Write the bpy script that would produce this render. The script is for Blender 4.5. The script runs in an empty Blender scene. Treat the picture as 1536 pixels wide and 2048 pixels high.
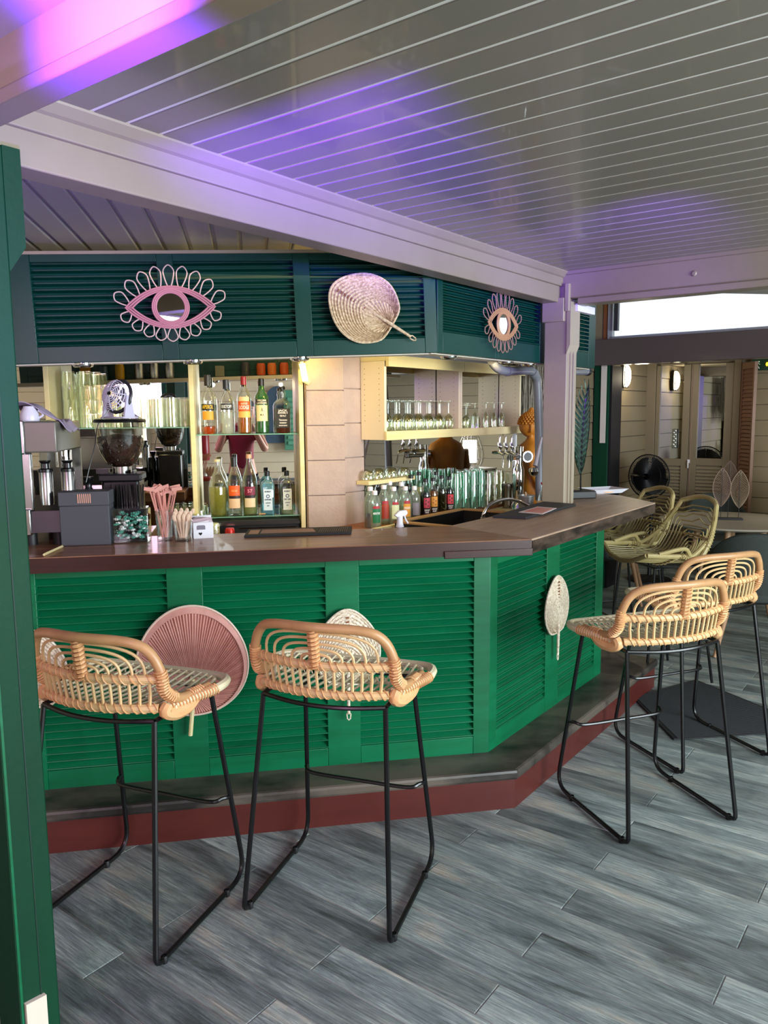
import bpy, math, random
from math import sin, cos, pi, radians, sqrt, atan2
from mathutils import Vector, Matrix
random.seed(7)
C = bpy.context.scene.collection
SC = bpy.context.scene

# ------------------------------------------------------------------ camera
F_PX, PITCH, ROLL, EYE = 1560.5, 0.1259, -0.00902, 1.6
_R0 = Vector((1, 0, 0)); CF = Vector((0, cos(PITCH), -sin(PITCH))); _U0 = Vector((0, sin(PITCH), cos(PITCH)))
CR = _R0 * cos(ROLL) + _U0 * sin(ROLL); CU = _U0 * cos(ROLL) - _R0 * sin(ROLL)
CAM = Vector((0, 0, EYE))
cd = bpy.data.cameras.new('camera'); cam = bpy.data.objects.new('camera', cd); C.objects.link(cam)
m = Matrix.Identity(4)
for i in range(3):
    m[i][0] = CR[i]; m[i][1] = CU[i]; m[i][2] = -CF[i]; m[i][3] = CAM[i]
cam.matrix_world = m
cd.sensor_fit = 'VERTICAL'; cd.sensor_height = 24.0; cd.lens = F_PX / 2048 * 24.0; cd.clip_start = 0.02
SC.camera = cam

# ------------------------------------------------------------------ world, exposure
SC.view_settings.view_transform = 'Standard'; SC.view_settings.look = 'None'
SC.view_settings.gamma = 1.0; SC.view_settings.exposure = 0.0
try: SC.view_settings.use_curve_mapping = False
except Exception: pass
W = bpy.data.worlds.new('sky'); SC.world = W; W.use_nodes = True
W.node_tree.nodes['Background'].inputs[0].default_value = (0.86, 0.94, 1.0, 1)
W.node_tree.nodes['Background'].inputs[1].default_value = 1.35
SC.cycles.max_bounces = 9; SC.cycles.transparent_max_bounces = 24; SC.cycles.glossy_bounces = 5
SC.cycles.diffuse_bounces = 4; SC.cycles.transmission_bounces = 6
SC.cycles.sample_clamp_indirect = 4.0; SC.cycles.caustics_reflective = False; SC.cycles.caustics_refractive = False

# frames: W runs along the front bar face (x = along, y = away), U along the right bar face
AW, AU = radians(9.8), radians(53.0)
FW = Matrix.Rotation(AW, 4, 'Z'); FU = Matrix.Rotation(AU, 4, 'Z'); F0 = Matrix.Identity(4)
def ray(px, py): return (CR * (px - 768) + CU * (1024 - py) + CF * F_PX).normalized()
def at_z(px, py, z, fr=F0):
    d = ray(px, py); P = CAM + d * ((z - EYE) / d.z); return fr.inverted() @ P
def at_y(px, py, y, fr):
    n = (fr.to_3x3() @ Vector((0, 1, 0))); d = ray(px, py); P = CAM + d * ((y - n.dot(CAM)) / n.dot(d)); return fr.inverted() @ P
def at_x(px, py, x, fr):
    n = (fr.to_3x3() @ Vector((1, 0, 0))); d = ray(px, py); P = CAM + d * ((x - n.dot(CAM)) / n.dot(d)); return fr.inverted() @ P
def project(P):
    q = Vector(P) - CAM; z = q.dot(CF)
    return (768 + F_PX * q.dot(CR) / z, 1024 - F_PX * q.dot(CU) / z, z)

# ------------------------------------------------------------------ lights
def light(name, kind, loc, power, color, fr=F0, target=None, size=0.3, size_y=None, spot=None, blend=0.4, spread=None):
    l = bpy.data.lights.new(name, kind); l.energy = power; l.color = color
    if kind == 'AREA':
        l.size = size
        if size_y: l.shape = 'RECTANGLE'; l.size_y = size_y
        if spread: l.spread = spread
    elif kind in ('POINT', 'SPOT'): l.shadow_soft_size = size
    if kind == 'SPOT': l.spot_size = spot or radians(60); l.spot_blend = blend
    o = bpy.data.objects.new(name, l); C.objects.link(o)
    P = fr @ Vector(loc); o.location = P
    if target is not None:
        d = (fr @ Vector(target)) - P; o.rotation_euler = d.to_track_quat('-Z', 'Y').to_euler()
    return o
# daylight coming in through the open right-hand side of the terrace
light('daylight_right', 'AREA', (2.6, -3.6, 1.75), 600, (0.84, 0.95, 1.0), FU, (2.9, 1.2, 0.6), 4.4, 2.0)
light('daylight_behind', 'AREA', (-2.4, -1.6, 2.2), 50, (0.9, 0.95, 1.0), FU, (1.6, 1.0, 0.7), 2.2, 1.6)
# violet party lights of the front bay, with a low violet spot added
light('violet_projector', 'POINT', (0.05, 0.95, 2.62), 3.6, (0.30, 0.10, 1.0), FU, size=0.035)
light('violet_beam_projector', 'SPOT', (0.20, 0.95, 2.05), 1500, (0.13, 0.02, 1.0), FU, (1.95, 1.58, 2.62), 0.035, spot=radians(39), blend=1.0)
light('violet_low_fill', 'SPOT', (0.4, 0.7, 1.25), 130, (0.32, 0.20, 1.0), FU, (1.25, 2.35, 2.35), 0.05, spot=radians(52), blend=1.0)  # added spot, puts violet on the ceiling over the bar
light('pink_projector', 'POINT', (-0.35, 1.62, 2.6), 3.4, (1.0, 0.20, 0.9), FU, size=0.05)
light('violet_far', 'SPOT', (2.3, 0.55, 1.95), 95, (0.22, 0.06, 1.0), FU, (3.92, 1.62, 2.22), 0.05, spot=radians(56), blend=0.9)
light('pink_wash', 'AREA', (-1.3, -0.2, 1.9), 17, (1.0, 0.45, 0.78), F0, (-0.2, 3.0, 0.9), 0.8)
# ------------------------------------------------------------------ materials
def _nt(name):
    m = bpy.data.materials.new(name); m.use_nodes = True; nt = m.node_tree
    return m, nt, nt.nodes['Principled BSDF']
def lin(c):
    f = lambda x: x / 12.92 if x <= 0.04045 else ((x + 0.055) / 1.055) ** 2.4
    if isinstance(c, str): c = tuple(int(c[i:i + 2], 16) / 255 for i in (0, 2, 4))
    return tuple(f(x) for x in c) + (1,)
def mat(name, col, rough=0.5, metal=0.0, col2=None, scale=(8, 8, 8), amt=0.5, bump=0.0, bscale=None, detail=4, rnd=0.0,
        coat=0.0, spec=0.5, emis=None, estr=0.0, alpha=1.0, rvar=0.0, distort=0.0):
    m, nt, b = _nt(name); N = nt.nodes; L = nt.links
    c1 = lin(col); b.inputs['Roughness'].default_value = rough; b.inputs['Metallic'].default_value = metal
    b.inputs['Specular IOR Level'].default_value = spec; b.inputs['Coat Weight'].default_value = coat
    b.inputs['Base Color'].default_value = c1
    if emis: b.inputs['Emission Color'].default_value = lin(emis); b.inputs['Emission Strength'].default_value = estr
    src = None
    if col2 or bump or rnd or rvar:
        tc = N.new('ShaderNodeTexCoord'); mp = N.new('ShaderNodeMapping'); L.new(tc.outputs['Object'], mp.inputs['Vector'])
        mp.inputs['Scale'].default_value = scale
        oi = N.new('ShaderNodeObjectInfo')
        if rnd:
            ml = N.new('ShaderNodeMath'); ml.operation = 'MULTIPLY'; ml.inputs[1].default_value = 37.0; L.new(oi.outputs['Random'], ml.inputs[0])
            cx = N.new('ShaderNodeCombineXYZ')
            for k in range(3): L.new(ml.outputs[0], cx.inputs[k])
            L.new(cx.outputs[0], mp.inputs['Location'])
        nz = N.new('ShaderNodeTexNoise'); nz.inputs['Scale'].default_value = 1.0; nz.inputs['Detail'].default_value = detail
        nz.inputs['Roughness'].default_value = 0.6; nz.inputs['Distortion'].default_value = distort
        L.new(mp.outputs[0], nz.inputs['Vector'])
        if col2:
            rp = N.new('ShaderNodeValToRGB'); rp.color_ramp.elements[0].position = 0.5 - amt / 2; rp.color_ramp.elements[1].position = 0.5 + amt / 2
            rp.color_ramp.elements[0].color = c1; rp.color_ramp.elements[1].color = lin(col2)
            L.new(nz.outputs['Fac'], rp.inputs[0]); src = rp.outputs[0]
        if rnd:
            hs = N.new('ShaderNodeHueSaturation')
            if src: L.new(src, hs.inputs['Color'])
            else: hs.inputs['Color'].default_value = c1
            mr = N.new('ShaderNodeMapRange'); mr.inputs['To Min'].default_value = 1 - rnd; mr.inputs['To Max'].default_value = 1 + rnd
            L.new(oi.outputs['Random'], mr.inputs['Value']); L.new(mr.outputs[0], hs.inputs['Value']); src = hs.outputs[0]
        if src: L.new(src, b.inputs['Base Color'])
        if rvar:
            mr2 = N.new('ShaderNodeMapRange'); mr2.inputs['To Min'].default_value = max(0.02, rough - rvar); mr2.inputs['To Max'].default_value = rough + rvar
            L.new(nz.outputs['Fac'], mr2.inputs['Value']); L.new(mr2.outputs[0], b.inputs['Roughness'])
        if bump:
            bp = N.new('ShaderNodeBump'); bp.inputs['Strength'].default_value = bump; bp.inputs['Distance'].default_value = 0.01
            if bscale:
                n2 = N.new('ShaderNodeTexNoise'); n2.inputs['Scale'].default_value = bscale; n2.inputs['Detail'].default_value = 3
                L.new(tc.outputs['Object'], n2.inputs['Vector']); L.new(n2.outputs['Fac'], bp.inputs['Height'])
            else: L.new(nz.outputs['Fac'], bp.inputs['Height'])
            L.new(bp.outputs[0], b.inputs['Normal'])
    return m
def glass(name, col=(1, 1, 1), k=0.75, base=0.04, rough=0.02, tint=0.0):
    """thin clear glass: see-through with a sheen that grows towards grazing angles"""
    m = bpy.data.materials.new(name); m.use_nodes = True; nt = m.node_tree; N = nt.nodes; L = nt.links; N.clear()
    out = N.new('ShaderNodeOutputMaterial'); mx = N.new('ShaderNodeMixShader'); tr = N.new('ShaderNodeBsdfTransparent')
    gl = N.new('ShaderNodeBsdfGlossy'); gl.inputs['Roughness'].default_value = rough
    lw = N.new('ShaderNodeLayerWeight'); lw.inputs['Blend'].default_value = 0.35
    ma = N.new('ShaderNodeMapRange'); ma.inputs['To Min'].default_value = base; ma.inputs['To Max'].default_value = k
    L.new(lw.outputs['Facing'], ma.inputs['Value']); L.new(ma.outputs[0], mx.inputs[0])
    tr.inputs[0].default_value = (*col, 1); gl.inputs[0].default_value = (0.95, 1, 0.98, 1)
    last = tr.outputs[0]
    if tint:
        df = N.new('ShaderNodeBsdfDiffuse'); df.inputs[0].default_value = (*col, 1); m2 = N.new('ShaderNodeMixShader'); m2.inputs[0].default_value = tint
        L.new(tr.outputs[0], m2.inputs[1]); L.new(df.outputs[0], m2.inputs[2]); last = m2.outputs[0]
    L.new(last, mx.inputs[1]); L.new(gl.outputs[0], mx.inputs[2]); L.new(mx.outputs[0], out.inputs[0])
    return m
def emit(name, col, s):
    m, nt, b = _nt(name); b.inputs['Base Color'].default_value = lin(col); b.inputs['Emission Color'].default_value = lin(col); b.inputs['Emission Strength'].default_value = s
    return m
def floor_mat():
    m, nt, b = _nt('weathered_plank_tile'); N = nt.nodes; L = nt.links
    tc = N.new('ShaderNodeTexCoord'); oi = N.new('ShaderNodeObjectInfo')
    ml = N.new('ShaderNodeMath'); ml.operation = 'MULTIPLY'; ml.inputs[1].default_value = 61.0; L.new(oi.outputs['Random'], ml.inputs[0])
    cx = N.new('ShaderNodeCombineXYZ'); L.new(ml.outputs[0], cx.inputs[0]); L.new(ml.outputs[0], cx.inputs[1])
    def nz(sc, det=6, dist=0.0, rg=0.65):
        mp = N.new('ShaderNodeMapping'); mp.inputs['Scale'].default_value = sc; L.new(tc.outputs['Object'], mp.inputs['Vector']); L.new(cx.outputs[0], mp.inputs['Location'])
        n = N.new('ShaderNodeTexNoise'); n.inputs['Scale'].default_value = 1; n.inputs['Detail'].default_value = det; n.inputs['Roughness'].default_value = rg
        n.inputs['Distortion'].default_value = dist; L.new(mp.outputs[0], n.inputs['Vector']); return n.outputs['Fac']
    big = nz((2.0, 10, 1), 6, 0.7); grain = nz((6, 150, 1), 12, 0.35, 0.8); patch = nz((1.1, 3.0, 1), 3, 0.2)
    def ramp(src, stops):
        r = N.new('ShaderNodeValToRGB'); e = r.color_ramp.elements
        while len(e) < len(stops): e.new(0.5)
        for i, (p, c) in enumerate(stops): e[i].position = p; e[i].color = lin(c)
        L.new(src, r.inputs[0]); return r.outputs[0]
    base = ramp(big, [(0.30, '58625f'), (0.45, '8b9898'), (0.56, 'a8b3b0'), (0.70, 'c2beb2')])
    gr = ramp(grain, [(0.38, '3c4144'), (0.50, 'a8a8a8'), (0.62, 'f0f0ee')])
    mx = N.new('ShaderNodeMix'); mx.data_type = 'RGBA'; mx.blend_type = 'OVERLAY'; mx.inputs[0].default_value = 0.50
    L.new(base, mx.inputs[6]); L.new(gr, mx.inputs[7])
    warm = ramp(patch, [(0.55, '808080'), (0.72, 'a08a78')])
    m2 = N.new('ShaderNodeMix'); m2.data_type = 'RGBA'; m2.blend_type = 'SOFT_LIGHT'; m2.inputs[0].default_value = 0.5
    L.new(mx.outputs[2], m2.inputs[6]); L.new(warm, m2.inputs[7])
    hs = N.new('ShaderNodeHueSaturation'); mr = N.new('ShaderNodeMapRange'); mr.inputs['To Min'].default_value = 0.68; mr.inputs['To Max'].default_value = 1.3
    L.new(oi.outputs['Random'], mr.inputs['Value']); L.new(mr.outputs[0], hs.inputs['Value']); L.new(m2.outputs[2], hs.inputs['Color']); L.new(hs.outputs[0], b.inputs['Base Color'])
    rr = N.new('ShaderNodeMapRange'); rr.inputs['To Min'].default_value = 0.24; rr.inputs['To Max'].default_value = 0.5; L.new(grain, rr.inputs['Value']); L.new(rr.outputs[0], b.inputs['Roughness'])
    bp = N.new('ShaderNodeBump'); bp.inputs['Strength'].default_value = 0.25; bp.inputs['Distance'].default_value = 0.004; L.new(grain, bp.inputs['Height']); L.new(bp.outputs[0], b.inputs['Normal'])
    return m
def weave(name, c1, c2, sx=90):
    m, nt, b = _nt(name); N = nt.nodes; L = nt.links
    uv = N.new('ShaderNodeTexCoord'); mp = N.new('ShaderNodeMapping'); mp.inputs['Scale'].default_value = (sx, sx, sx); L.new(uv.outputs['Object'], mp.inputs['Vector'])
    ck = N.new('ShaderNodeTexNoise'); ck.inputs['Scale'].default_value = 1.2; ck.inputs['Detail'].default_value = 2; L.new(mp.outputs[0], ck.inputs['Vector'])
    rp = N.new('ShaderNodeValToRGB'); rp.color_ramp.elements[0].position = 0.3; rp.color_ramp.elements[1].position = 0.7
    rp.color_ramp.elements[0].color = lin(c1); rp.color_ramp.elements[1].color = lin(c2); L.new(ck.outputs['Fac'], rp.inputs[0]); L.new(rp.outputs[0], b.inputs['Base Color'])
    b.inputs['Roughness'].default_value = 0.7
    return m
M = {}
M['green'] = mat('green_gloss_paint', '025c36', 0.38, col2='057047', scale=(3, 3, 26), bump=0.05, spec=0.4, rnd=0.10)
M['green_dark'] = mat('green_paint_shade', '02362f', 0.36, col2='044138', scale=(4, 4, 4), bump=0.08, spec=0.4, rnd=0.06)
M['green_bright'] = mat('green_paint_outside', '0fae6e', 0.4)
M['post_green'] = mat('green_post_paint', '01341f', 0.6, spec=0.25, col2='023f27', scale=(5, 5, 2), bump=0.08, bscale=60)
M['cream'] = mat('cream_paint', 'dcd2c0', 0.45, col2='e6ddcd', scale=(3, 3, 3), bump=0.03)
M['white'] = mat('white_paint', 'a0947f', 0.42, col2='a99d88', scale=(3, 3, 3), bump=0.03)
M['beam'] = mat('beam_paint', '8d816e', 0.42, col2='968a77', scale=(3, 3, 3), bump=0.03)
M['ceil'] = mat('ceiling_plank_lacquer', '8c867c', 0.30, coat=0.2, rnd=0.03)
M['ceil_groove_lit'] = mat('ceiling_groove_lit', 'fbf8f0', 0.35)  # near-white colour paints in the light caught by the groove bevels
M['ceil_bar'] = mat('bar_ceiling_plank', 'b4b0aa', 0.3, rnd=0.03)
M['yellowcream'] = mat('varnished_pale_wood', 'eddfae', 0.42, col2='e2cf94', scale=(2, 2, 22), bump=0.03)
M['melamine'] = mat('cream_melamine', 'f0dfc0', 0.4)
M['block'] = mat('painted_block', 'b29a92', 0.6, col2='bda69a', scale=(14, 14, 14), bump=0.2, bscale=70)
M['counter'] = mat('counter_wood', '6a3e2f', 0.36, col2='b08260', scale=(2.2, 30, 6), amt=0.42, bump=0.05, rvar=0.08, coat=0.15)
M['counter_r'] = mat('counter_wood_worn', '8f6d58', 0.40, col2='c0a68e', scale=(2.2, 26, 6), amt=0.5, bump=0.012, rvar=0.1, distort=0.5)
M['counter_edge'] = mat('counter_edge_wood', '2f1412', 0.32, col2='40201b', scale=(3, 60, 60), coat=0.15)
M['counter_edge_dark'] = mat('counter_edge_worn', '1c1714', 0.35, col2='55443a', scale=(6, 60, 26), amt=0.3)
M['plinth_red'] = mat('oxblood_plinth_paint', '4c1c19', 0.4, col2='5c2620', scale=(2, 12, 12), amt=0.6, bump=0.05)
M['plinth_top'] = mat('worn_step_paint', '2a2725', 0.38, col2='655c52', scale=(1.9, 4, 4), amt=0.2, detail=8, bump=0.05)
M['black'] = mat('black_metal', '0b0b0d', 0.28, spec=0.5)
M['blackmatte'] = mat('black_plastic', '101013', 0.5)
M['rubber'] = mat('black_rubber', '17191b', 0.75, bump=0.2, bscale=400)
M['rattan_d'] = mat('rattan_pole', 'b07f52', 0.38, col2='c99c6c', scale=(9, 9, 9), amt=0.5, bump=0.03)
M['rattan'] = mat('rattan_cane', 'd8b078', 0.45, col2='e3c391', scale=(14, 14, 14), amt=0.6)
M['rattan_seat'] = mat('rattan_cane_seat', 'd8caa2', 0.4, col2='ebe0bd', scale=(14, 14, 14), amt=0.6)
M['binding'] = mat('cane_binding', 'dca06a', 0.5, col2='e6b783', scale=(30, 30, 30))
M['steel'] = mat('steel', 'b8b8b8', 0.22, 1.0)
M['chrome'] = mat('chrome', 'dddddd', 0.06, 1.0)
M['mirror'] = mat('mirror_glass', 'f2f4f2', 0.0, 1.0)
M['pink_rattan'] = mat('pale_pink_cane', 'd08a9a', 0.5)
M['petal'] = mat('petal_cane', 'e2c0bc', 0.5)
M['tan_cane'] = mat('tan_cane', 'b98f63', 0.5)
M['tan_petal'] = mat('brown_petal_cane', '9c7a66', 0.5)
M['pink'] = mat('pink_pleated_fibre', 'c98c80', 0.6, col2='dca497', scale=(20, 20, 20))
M['pink_edge'] = mat('pale_hem', 'e6cdbb', 0.7)
M['straw'] = weave('woven_palm_fibre', 'b59a74', 'f0dcba')
M['straw_w'] = weave('pale_woven_palm_fibre', 'c8b69a', 'fbf0dc')
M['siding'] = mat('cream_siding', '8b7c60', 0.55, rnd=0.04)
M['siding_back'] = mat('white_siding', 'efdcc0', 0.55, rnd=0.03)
M['taupe'] = mat('taupe_paint', '80735c', 0.5, rnd=0.02)
M['taupe_dark'] = mat('taupe_shutter', '8a6a58', 0.5, rnd=0.03)
M['beam_dark'] = mat('dark_taupe_beam', '564b48', 0.28, coat=0.2)
M['brown'] = mat('brown_wood', '8a5230', 0.5)
M['grey_pvc'] = mat('grey_pvc', '7b7c86', 0.35)
M['gl'] = glass('clear_glass'); M['gl_y'] = glass('clear_tumbler_glass', (1, 1, 0.93), 0.9, 0.10)
M['gl_green'] = glass('green_glass', (0.55, 0.85, 0.68), 0.7, 0.08, tint=0.12)
M['gl_shelf'] = glass('shelf_glass', (0.80, 0.95, 0.87), 0.5, 0.05)
M['floor'] = floor_mat()
M['grout'] = mat('tile_grout', '8b8f8c', 0.8)
M['paper'] = mat('white_paper', 'ecebf2', 0.6)
M['mat_grey'] = mat('charcoal_bar_mat', '24262b', 0.6)

# ------------------------------------------------------------------ mesh building
class MB:
    def __init__(s): s.v = []; s.f = []
    def add(s, vs, fs, mtx=None):
        o = len(s.v); s.v += [tuple(mtx @ Vector(p)) if mtx else tuple(p) for p in vs]; s.f += [tuple(o + i for i in f) for f in fs]; return s
    def box(s, x0, x1, y0, y1, z0, z1, mtx=None):
        return s.add([(x0, y0, z0), (x1, y0, z0), (x1, y1, z0), (x0, y1, z0), (x0, y0, z1), (x1, y0, z1), (x1, y1, z1), (x0, y1, z1)],
                     [(0, 3, 2, 1), (4, 5, 6, 7), (0, 1, 5, 4), (1, 2, 6, 5), (2, 3, 7, 6), (3, 0, 4, 7)], mtx)
    def boxc(s, c, d, mtx=None): return s.box(c[0] - d[0] / 2, c[0] + d[0] / 2, c[1] - d[1] / 2, c[1] + d[1] / 2, c[2] - d[2] / 2, c[2] + d[2] / 2, mtx)
    def prism(s, poly, z0, z1, mtx=None):
        n = len(poly); a = sum(poly[i][0] * poly[(i + 1) % n][1] - poly[(i + 1) % n][0] * poly[i][1] for i in range(n))
        if a < 0: poly = poly[::-1]
        vs = [(x, y, z0) for x, y in poly] + [(x, y, z1) for x, y in poly]
        fs = [tuple(range(n))[::-1], tuple(range(n, 2 * n))] + [(i, (i + 1) % n, n + (i + 1) % n, n + i) for i in range(n)]
        return s.add(vs, fs, mtx)
    def tube(s, path, r, n=8, closed=False, cap=True, mtx=None, flat=1.0):
        P = [Vector(p) for p in path]; k = len(P); rr = r if isinstance(r, (list, tuple)) else [r] * k
        T = []
        for i in range(k):
            a = P[(i - 1) % k] if (closed or i) else P[0]; b = P[(i + 1) % k] if (closed or i < k - 1) else P[-1]
            t = (b - a); T.append(t.normalized() if t.length > 1e-9 else Vector((0, 0, 1)))
        up = Vector((0, 0, 1)) if abs(T[0].z) < 0.9 else Vector((0, 1, 0))
        nx = T[0].cross(up).normalized(); vs = []
        for i in range(k):
            nx = (nx - T[i] * nx.dot(T[i]));
            nx = nx.normalized() if nx.length > 1e-6 else T[i].orthogonal().normalized()
            ny = T[i].cross(nx)
            for j in range(n):
                a = 2 * pi * j / n; vs.append(P[i] + nx * (cos(a) * rr[i]) + ny * (sin(a) * rr[i] * flat))
        fs = []
        for i in range(k if closed else k - 1):
            for j in range(n):
                a = i * n + j; b = i * n + (j + 1) % n; c = ((i + 1) % k) * n + (j + 1) % n; d = ((i + 1) % k) * n + j
                fs.append((a, b, c, d))
        if cap and not closed: fs.append(tuple(range(n))[::-1]); fs.append(tuple(range((k - 1) * n, k * n)))
        return s.add(vs, fs, mtx)
    def lathe(s, prof, c=(0, 0, 0), n=20, mtx=None, close=False):
        vs = []; k = len(prof)
        for r, z in prof:
            for j in range(n):
                a = 2 * pi * j / n; vs.append((c[0] + r * cos(a), c[1] + r * sin(a), c[2] + z))
        fs = [(i * n + j, i * n + (j + 1) % n, (i + 1) * n + (j + 1) % n, (i + 1) * n + j) for i in range(k - 1) for j in range(n)]
        if close:
            fs.append(tuple(range(n))[::-1]); fs.append(tuple(range((k - 1) * n, k * n)))
        return s.add(vs, fs, mtx)
    def grid(s, nu, nv, fn, mtx=None, wrap=False):
        vs = [fn(i / nu, j / nv) for i in range(nu + 1) for j in range(nv + 1)]
        fs = [(i * (nv + 1) + j, (i + 1) * (nv + 1) + j, (i + 1) * (nv + 1) + j + 1, i * (nv + 1) + j + 1) for i in range(nu) for j in range(nv)]
        return s.add(vs, fs, mtx)
    def mesh(s, name, material, smooth=True, angle=38):
        me = bpy.data.meshes.new(name); me.from_pydata(s.v, [], s.f)
        me.validate(verbose=False); me.update()
        if material: me.materials.append(material)
        if smooth:
            me.polygons.foreach_set('use_smooth', [True] * len(me.polygons))
            try: me.set_sharp_from_angle(angle=radians(angle))
            except Exception: pass
        return me
    def obj(s, name, material, parent=None, fr=None, loc=None, smooth=True, angle=38, bevel=0.0):
        o = bpy.data.objects.new(name, s.mesh(name, material, smooth, angle)); C.objects.link(o)
        place(o, parent, fr, loc)
        if bevel:
            b = o.modifiers.new('bevel', 'BEVEL'); b.width = bevel; b.segments = 2; b.limit_method = 'ANGLE'; b.angle_limit = radians(50)
        return o
def place(o, parent=None, fr=None, loc=None, rot=0.0):
    if parent: o.parent = parent
    mm = (fr or Matrix.Identity(4)) @ (Matrix.Translation(Vector(loc)) if loc is not None else Matrix.Identity(4)) @ Matrix.Rotation(rot, 4, 'Z')
    if parent: o.matrix_basis = mm
    else: o.matrix_world = mm
def tag(o, label, cat, group=None, kind=None):
    if label: o['label'] = label
    if cat: o['category'] = cat
    if group: o['group'] = group
    if kind: o['kind'] = kind
    return o
def thing(name, label, cat, group=None, fr=F0, loc=(0, 0, 0), rot=0.0):
    o = bpy.data.objects.new(name, None); C.objects.link(o); o.empty_display_size = 0.1
    place(o, None, fr, loc, rot); return tag(o, label, cat, group)
def struct(o, label=None):
    o['kind'] = 'structure'
    if label: o['label'] = label
    return o
def frame_of(fr, loc, rot=0.0): return fr @ Matrix.Translation(Vector(loc)) @ Matrix.Rotation(rot, 4, 'Z')
def dup(root, label=None, fr=F0, loc=(0, 0, 0), rot=0.0, group=None):
    r = root.copy(); C.objects.link(r); place(r, None, fr, loc, rot)
    if label: r['label'] = label
    if group: r['group'] = group
    for ch in list(root.children):
        c = ch.copy(); C.objects.link(c); c.parent = r; c.matrix_parent_inverse = ch.matrix_parent_inverse; c.matrix_basis = ch.matrix_basis.copy()
        for g in list(ch.children):
            d = g.copy(); C.objects.link(d); d.parent = c; d.matrix_basis = g.matrix_basis.copy()
    return r
def text_mesh(name, txt, size, material, parent, mtx, width=None, cyl=None, depth=0.0006, bold=0.0, align='CENTER', label=None):
    """flat lettering; mtx places it (text x right, y up, faces +z); cyl bends it round a cylinder of that radius"""
    cu = bpy.data.curves.new(name, 'FONT'); cu.body = txt; cu.size = size; cu.align_x = align; cu.align_y = 'CENTER'; cu.extrude = depth; cu.offset = bold; cu.resolution_u = 3
    t = bpy.data.objects.new('tmp', cu); C.objects.link(t); dg = bpy.context.evaluated_depsgraph_get(); dg.update()
    me = bpy.data.meshes.new_from_object(t.evaluated_get(dg)); bpy.data.objects.remove(t); bpy.data.curves.remove(cu)
    if me.vertices:
        xs = [v.co.x for v in me.vertices]; w = max(xs) - min(xs)
        k = width / w if (width and w > 0) else 1.0
        for v in me.vertices:
            v.co.x *= k
            if cyl:
                a = v.co.x / cyl; r = cyl + v.co.z; v.co.x = sin(a) * r; v.co.z = cos(a) * r - cyl
    me.materials.clear(); me.materials.append(material); me.name = name
    o = bpy.data.objects.new(name, me); C.objects.link(o)
    if parent: o.parent = parent
    o.matrix_basis = mtx
    return o
FACE = Matrix(((1, 0, 0, 0), (0, 0, -1, 0), (0, 1, 0, 0), (0, 0, 0, 1)))   # text plane standing up, facing -y
def face_at(x, y, z, rz=0.0): return Matrix.Translation((x, y, z)) @ Matrix.Rotation(rz, 4, 'Z') @ FACE
def bez(pts, n=8, closed=False):
    """Catmull-Rom through points"""
    P = [Vector(p) for p in pts]; out = []; k = len(P)
    rng = range(k) if closed else range(k - 1)
    for i in rng:
        if closed: a, b, c, d = P[(i - 1) % k], P[i], P[(i + 1) % k], P[(i + 2) % k]
        else: a, b, c, d = P[max(i - 1, 0)], P[i], P[i + 1], P[min(i + 2, k - 1)]
        for j in range(n):
            t = j / n
            out.append(0.5 * ((2 * b) + (c - a) * t + (2 * a - 5 * b + 4 * c - d) * t * t + (3 * b - a - 3 * c + d) * t ** 3))
    if not closed: out.append(P[-1])
    return out
def resample(P, n):
    L = [0]
    for i in range(1, len(P)): L.append(L[-1] + (P[i] - P[i - 1]).length)
    out = []
    for q in range(n + 1):
        t = L[-1] * q / n; i = 1
        while i < len(L) - 1 and L[i] < t: i += 1
        f = (t - L[i - 1]) / max(1e-9, L[i] - L[i - 1]); out.append(P[i - 1].lerp(P[i], min(1, max(0, f))))
    return out
def helix(path, r, turns, steps=9, phase=0.0):
    P = resample(path, int(turns * steps)); out = []; up = Vector((0, 0, 1))
    for i, p in enumerate(P):
        t = (P[min(i + 1, len(P) - 1)] - P[max(i - 1, 0)]).normalized()
        a = t.cross(up); a = a.normalized() if a.length > 0.05 else Vector((0, 1, 0)); b = t.cross(a)
        th = 2 * pi * i / steps + phase; out.append(p + a * (cos(th) * r) + b * (sin(th) * r))
    return out
# ------------------------------------------------------------------ floor
fl = struct(MB().box(-5, 9.5, -6, 4.5, -0.06, -0.0022).obj('floor', M['grout'], fr=FU))
PW, PL = 0.1375, 0.97
def plank_mesh(w, l, t=0.008):
    b = MB(); e = 0.0016
    b.box(-l / 2, l / 2, -w / 2, w / 2, -t, -e); o = len(b.v)
    b.add([(-l / 2, -w / 2, -e), (l / 2, -w / 2, -e), (l / 2, w / 2, -e), (-l / 2, w / 2, -e),
           (-l / 2 + e, -w / 2 + e, 0), (l / 2 - e, -w / 2 + e, 0), (l / 2 - e, w / 2 - e, 0), (-l / 2 + e, w / 2 - e, 0)],
          [(4, 5, 6, 7), (0, 1, 5, 4), (1, 2, 6, 5), (2, 3, 7, 6), (3, 0, 4, 7)])
    return b.mesh('plank', M['floor'], smooth=False)
pm_ = plank_mesh(PW - 0.0026, PL - 0.003)
cand = []; rest = MB()
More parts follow.
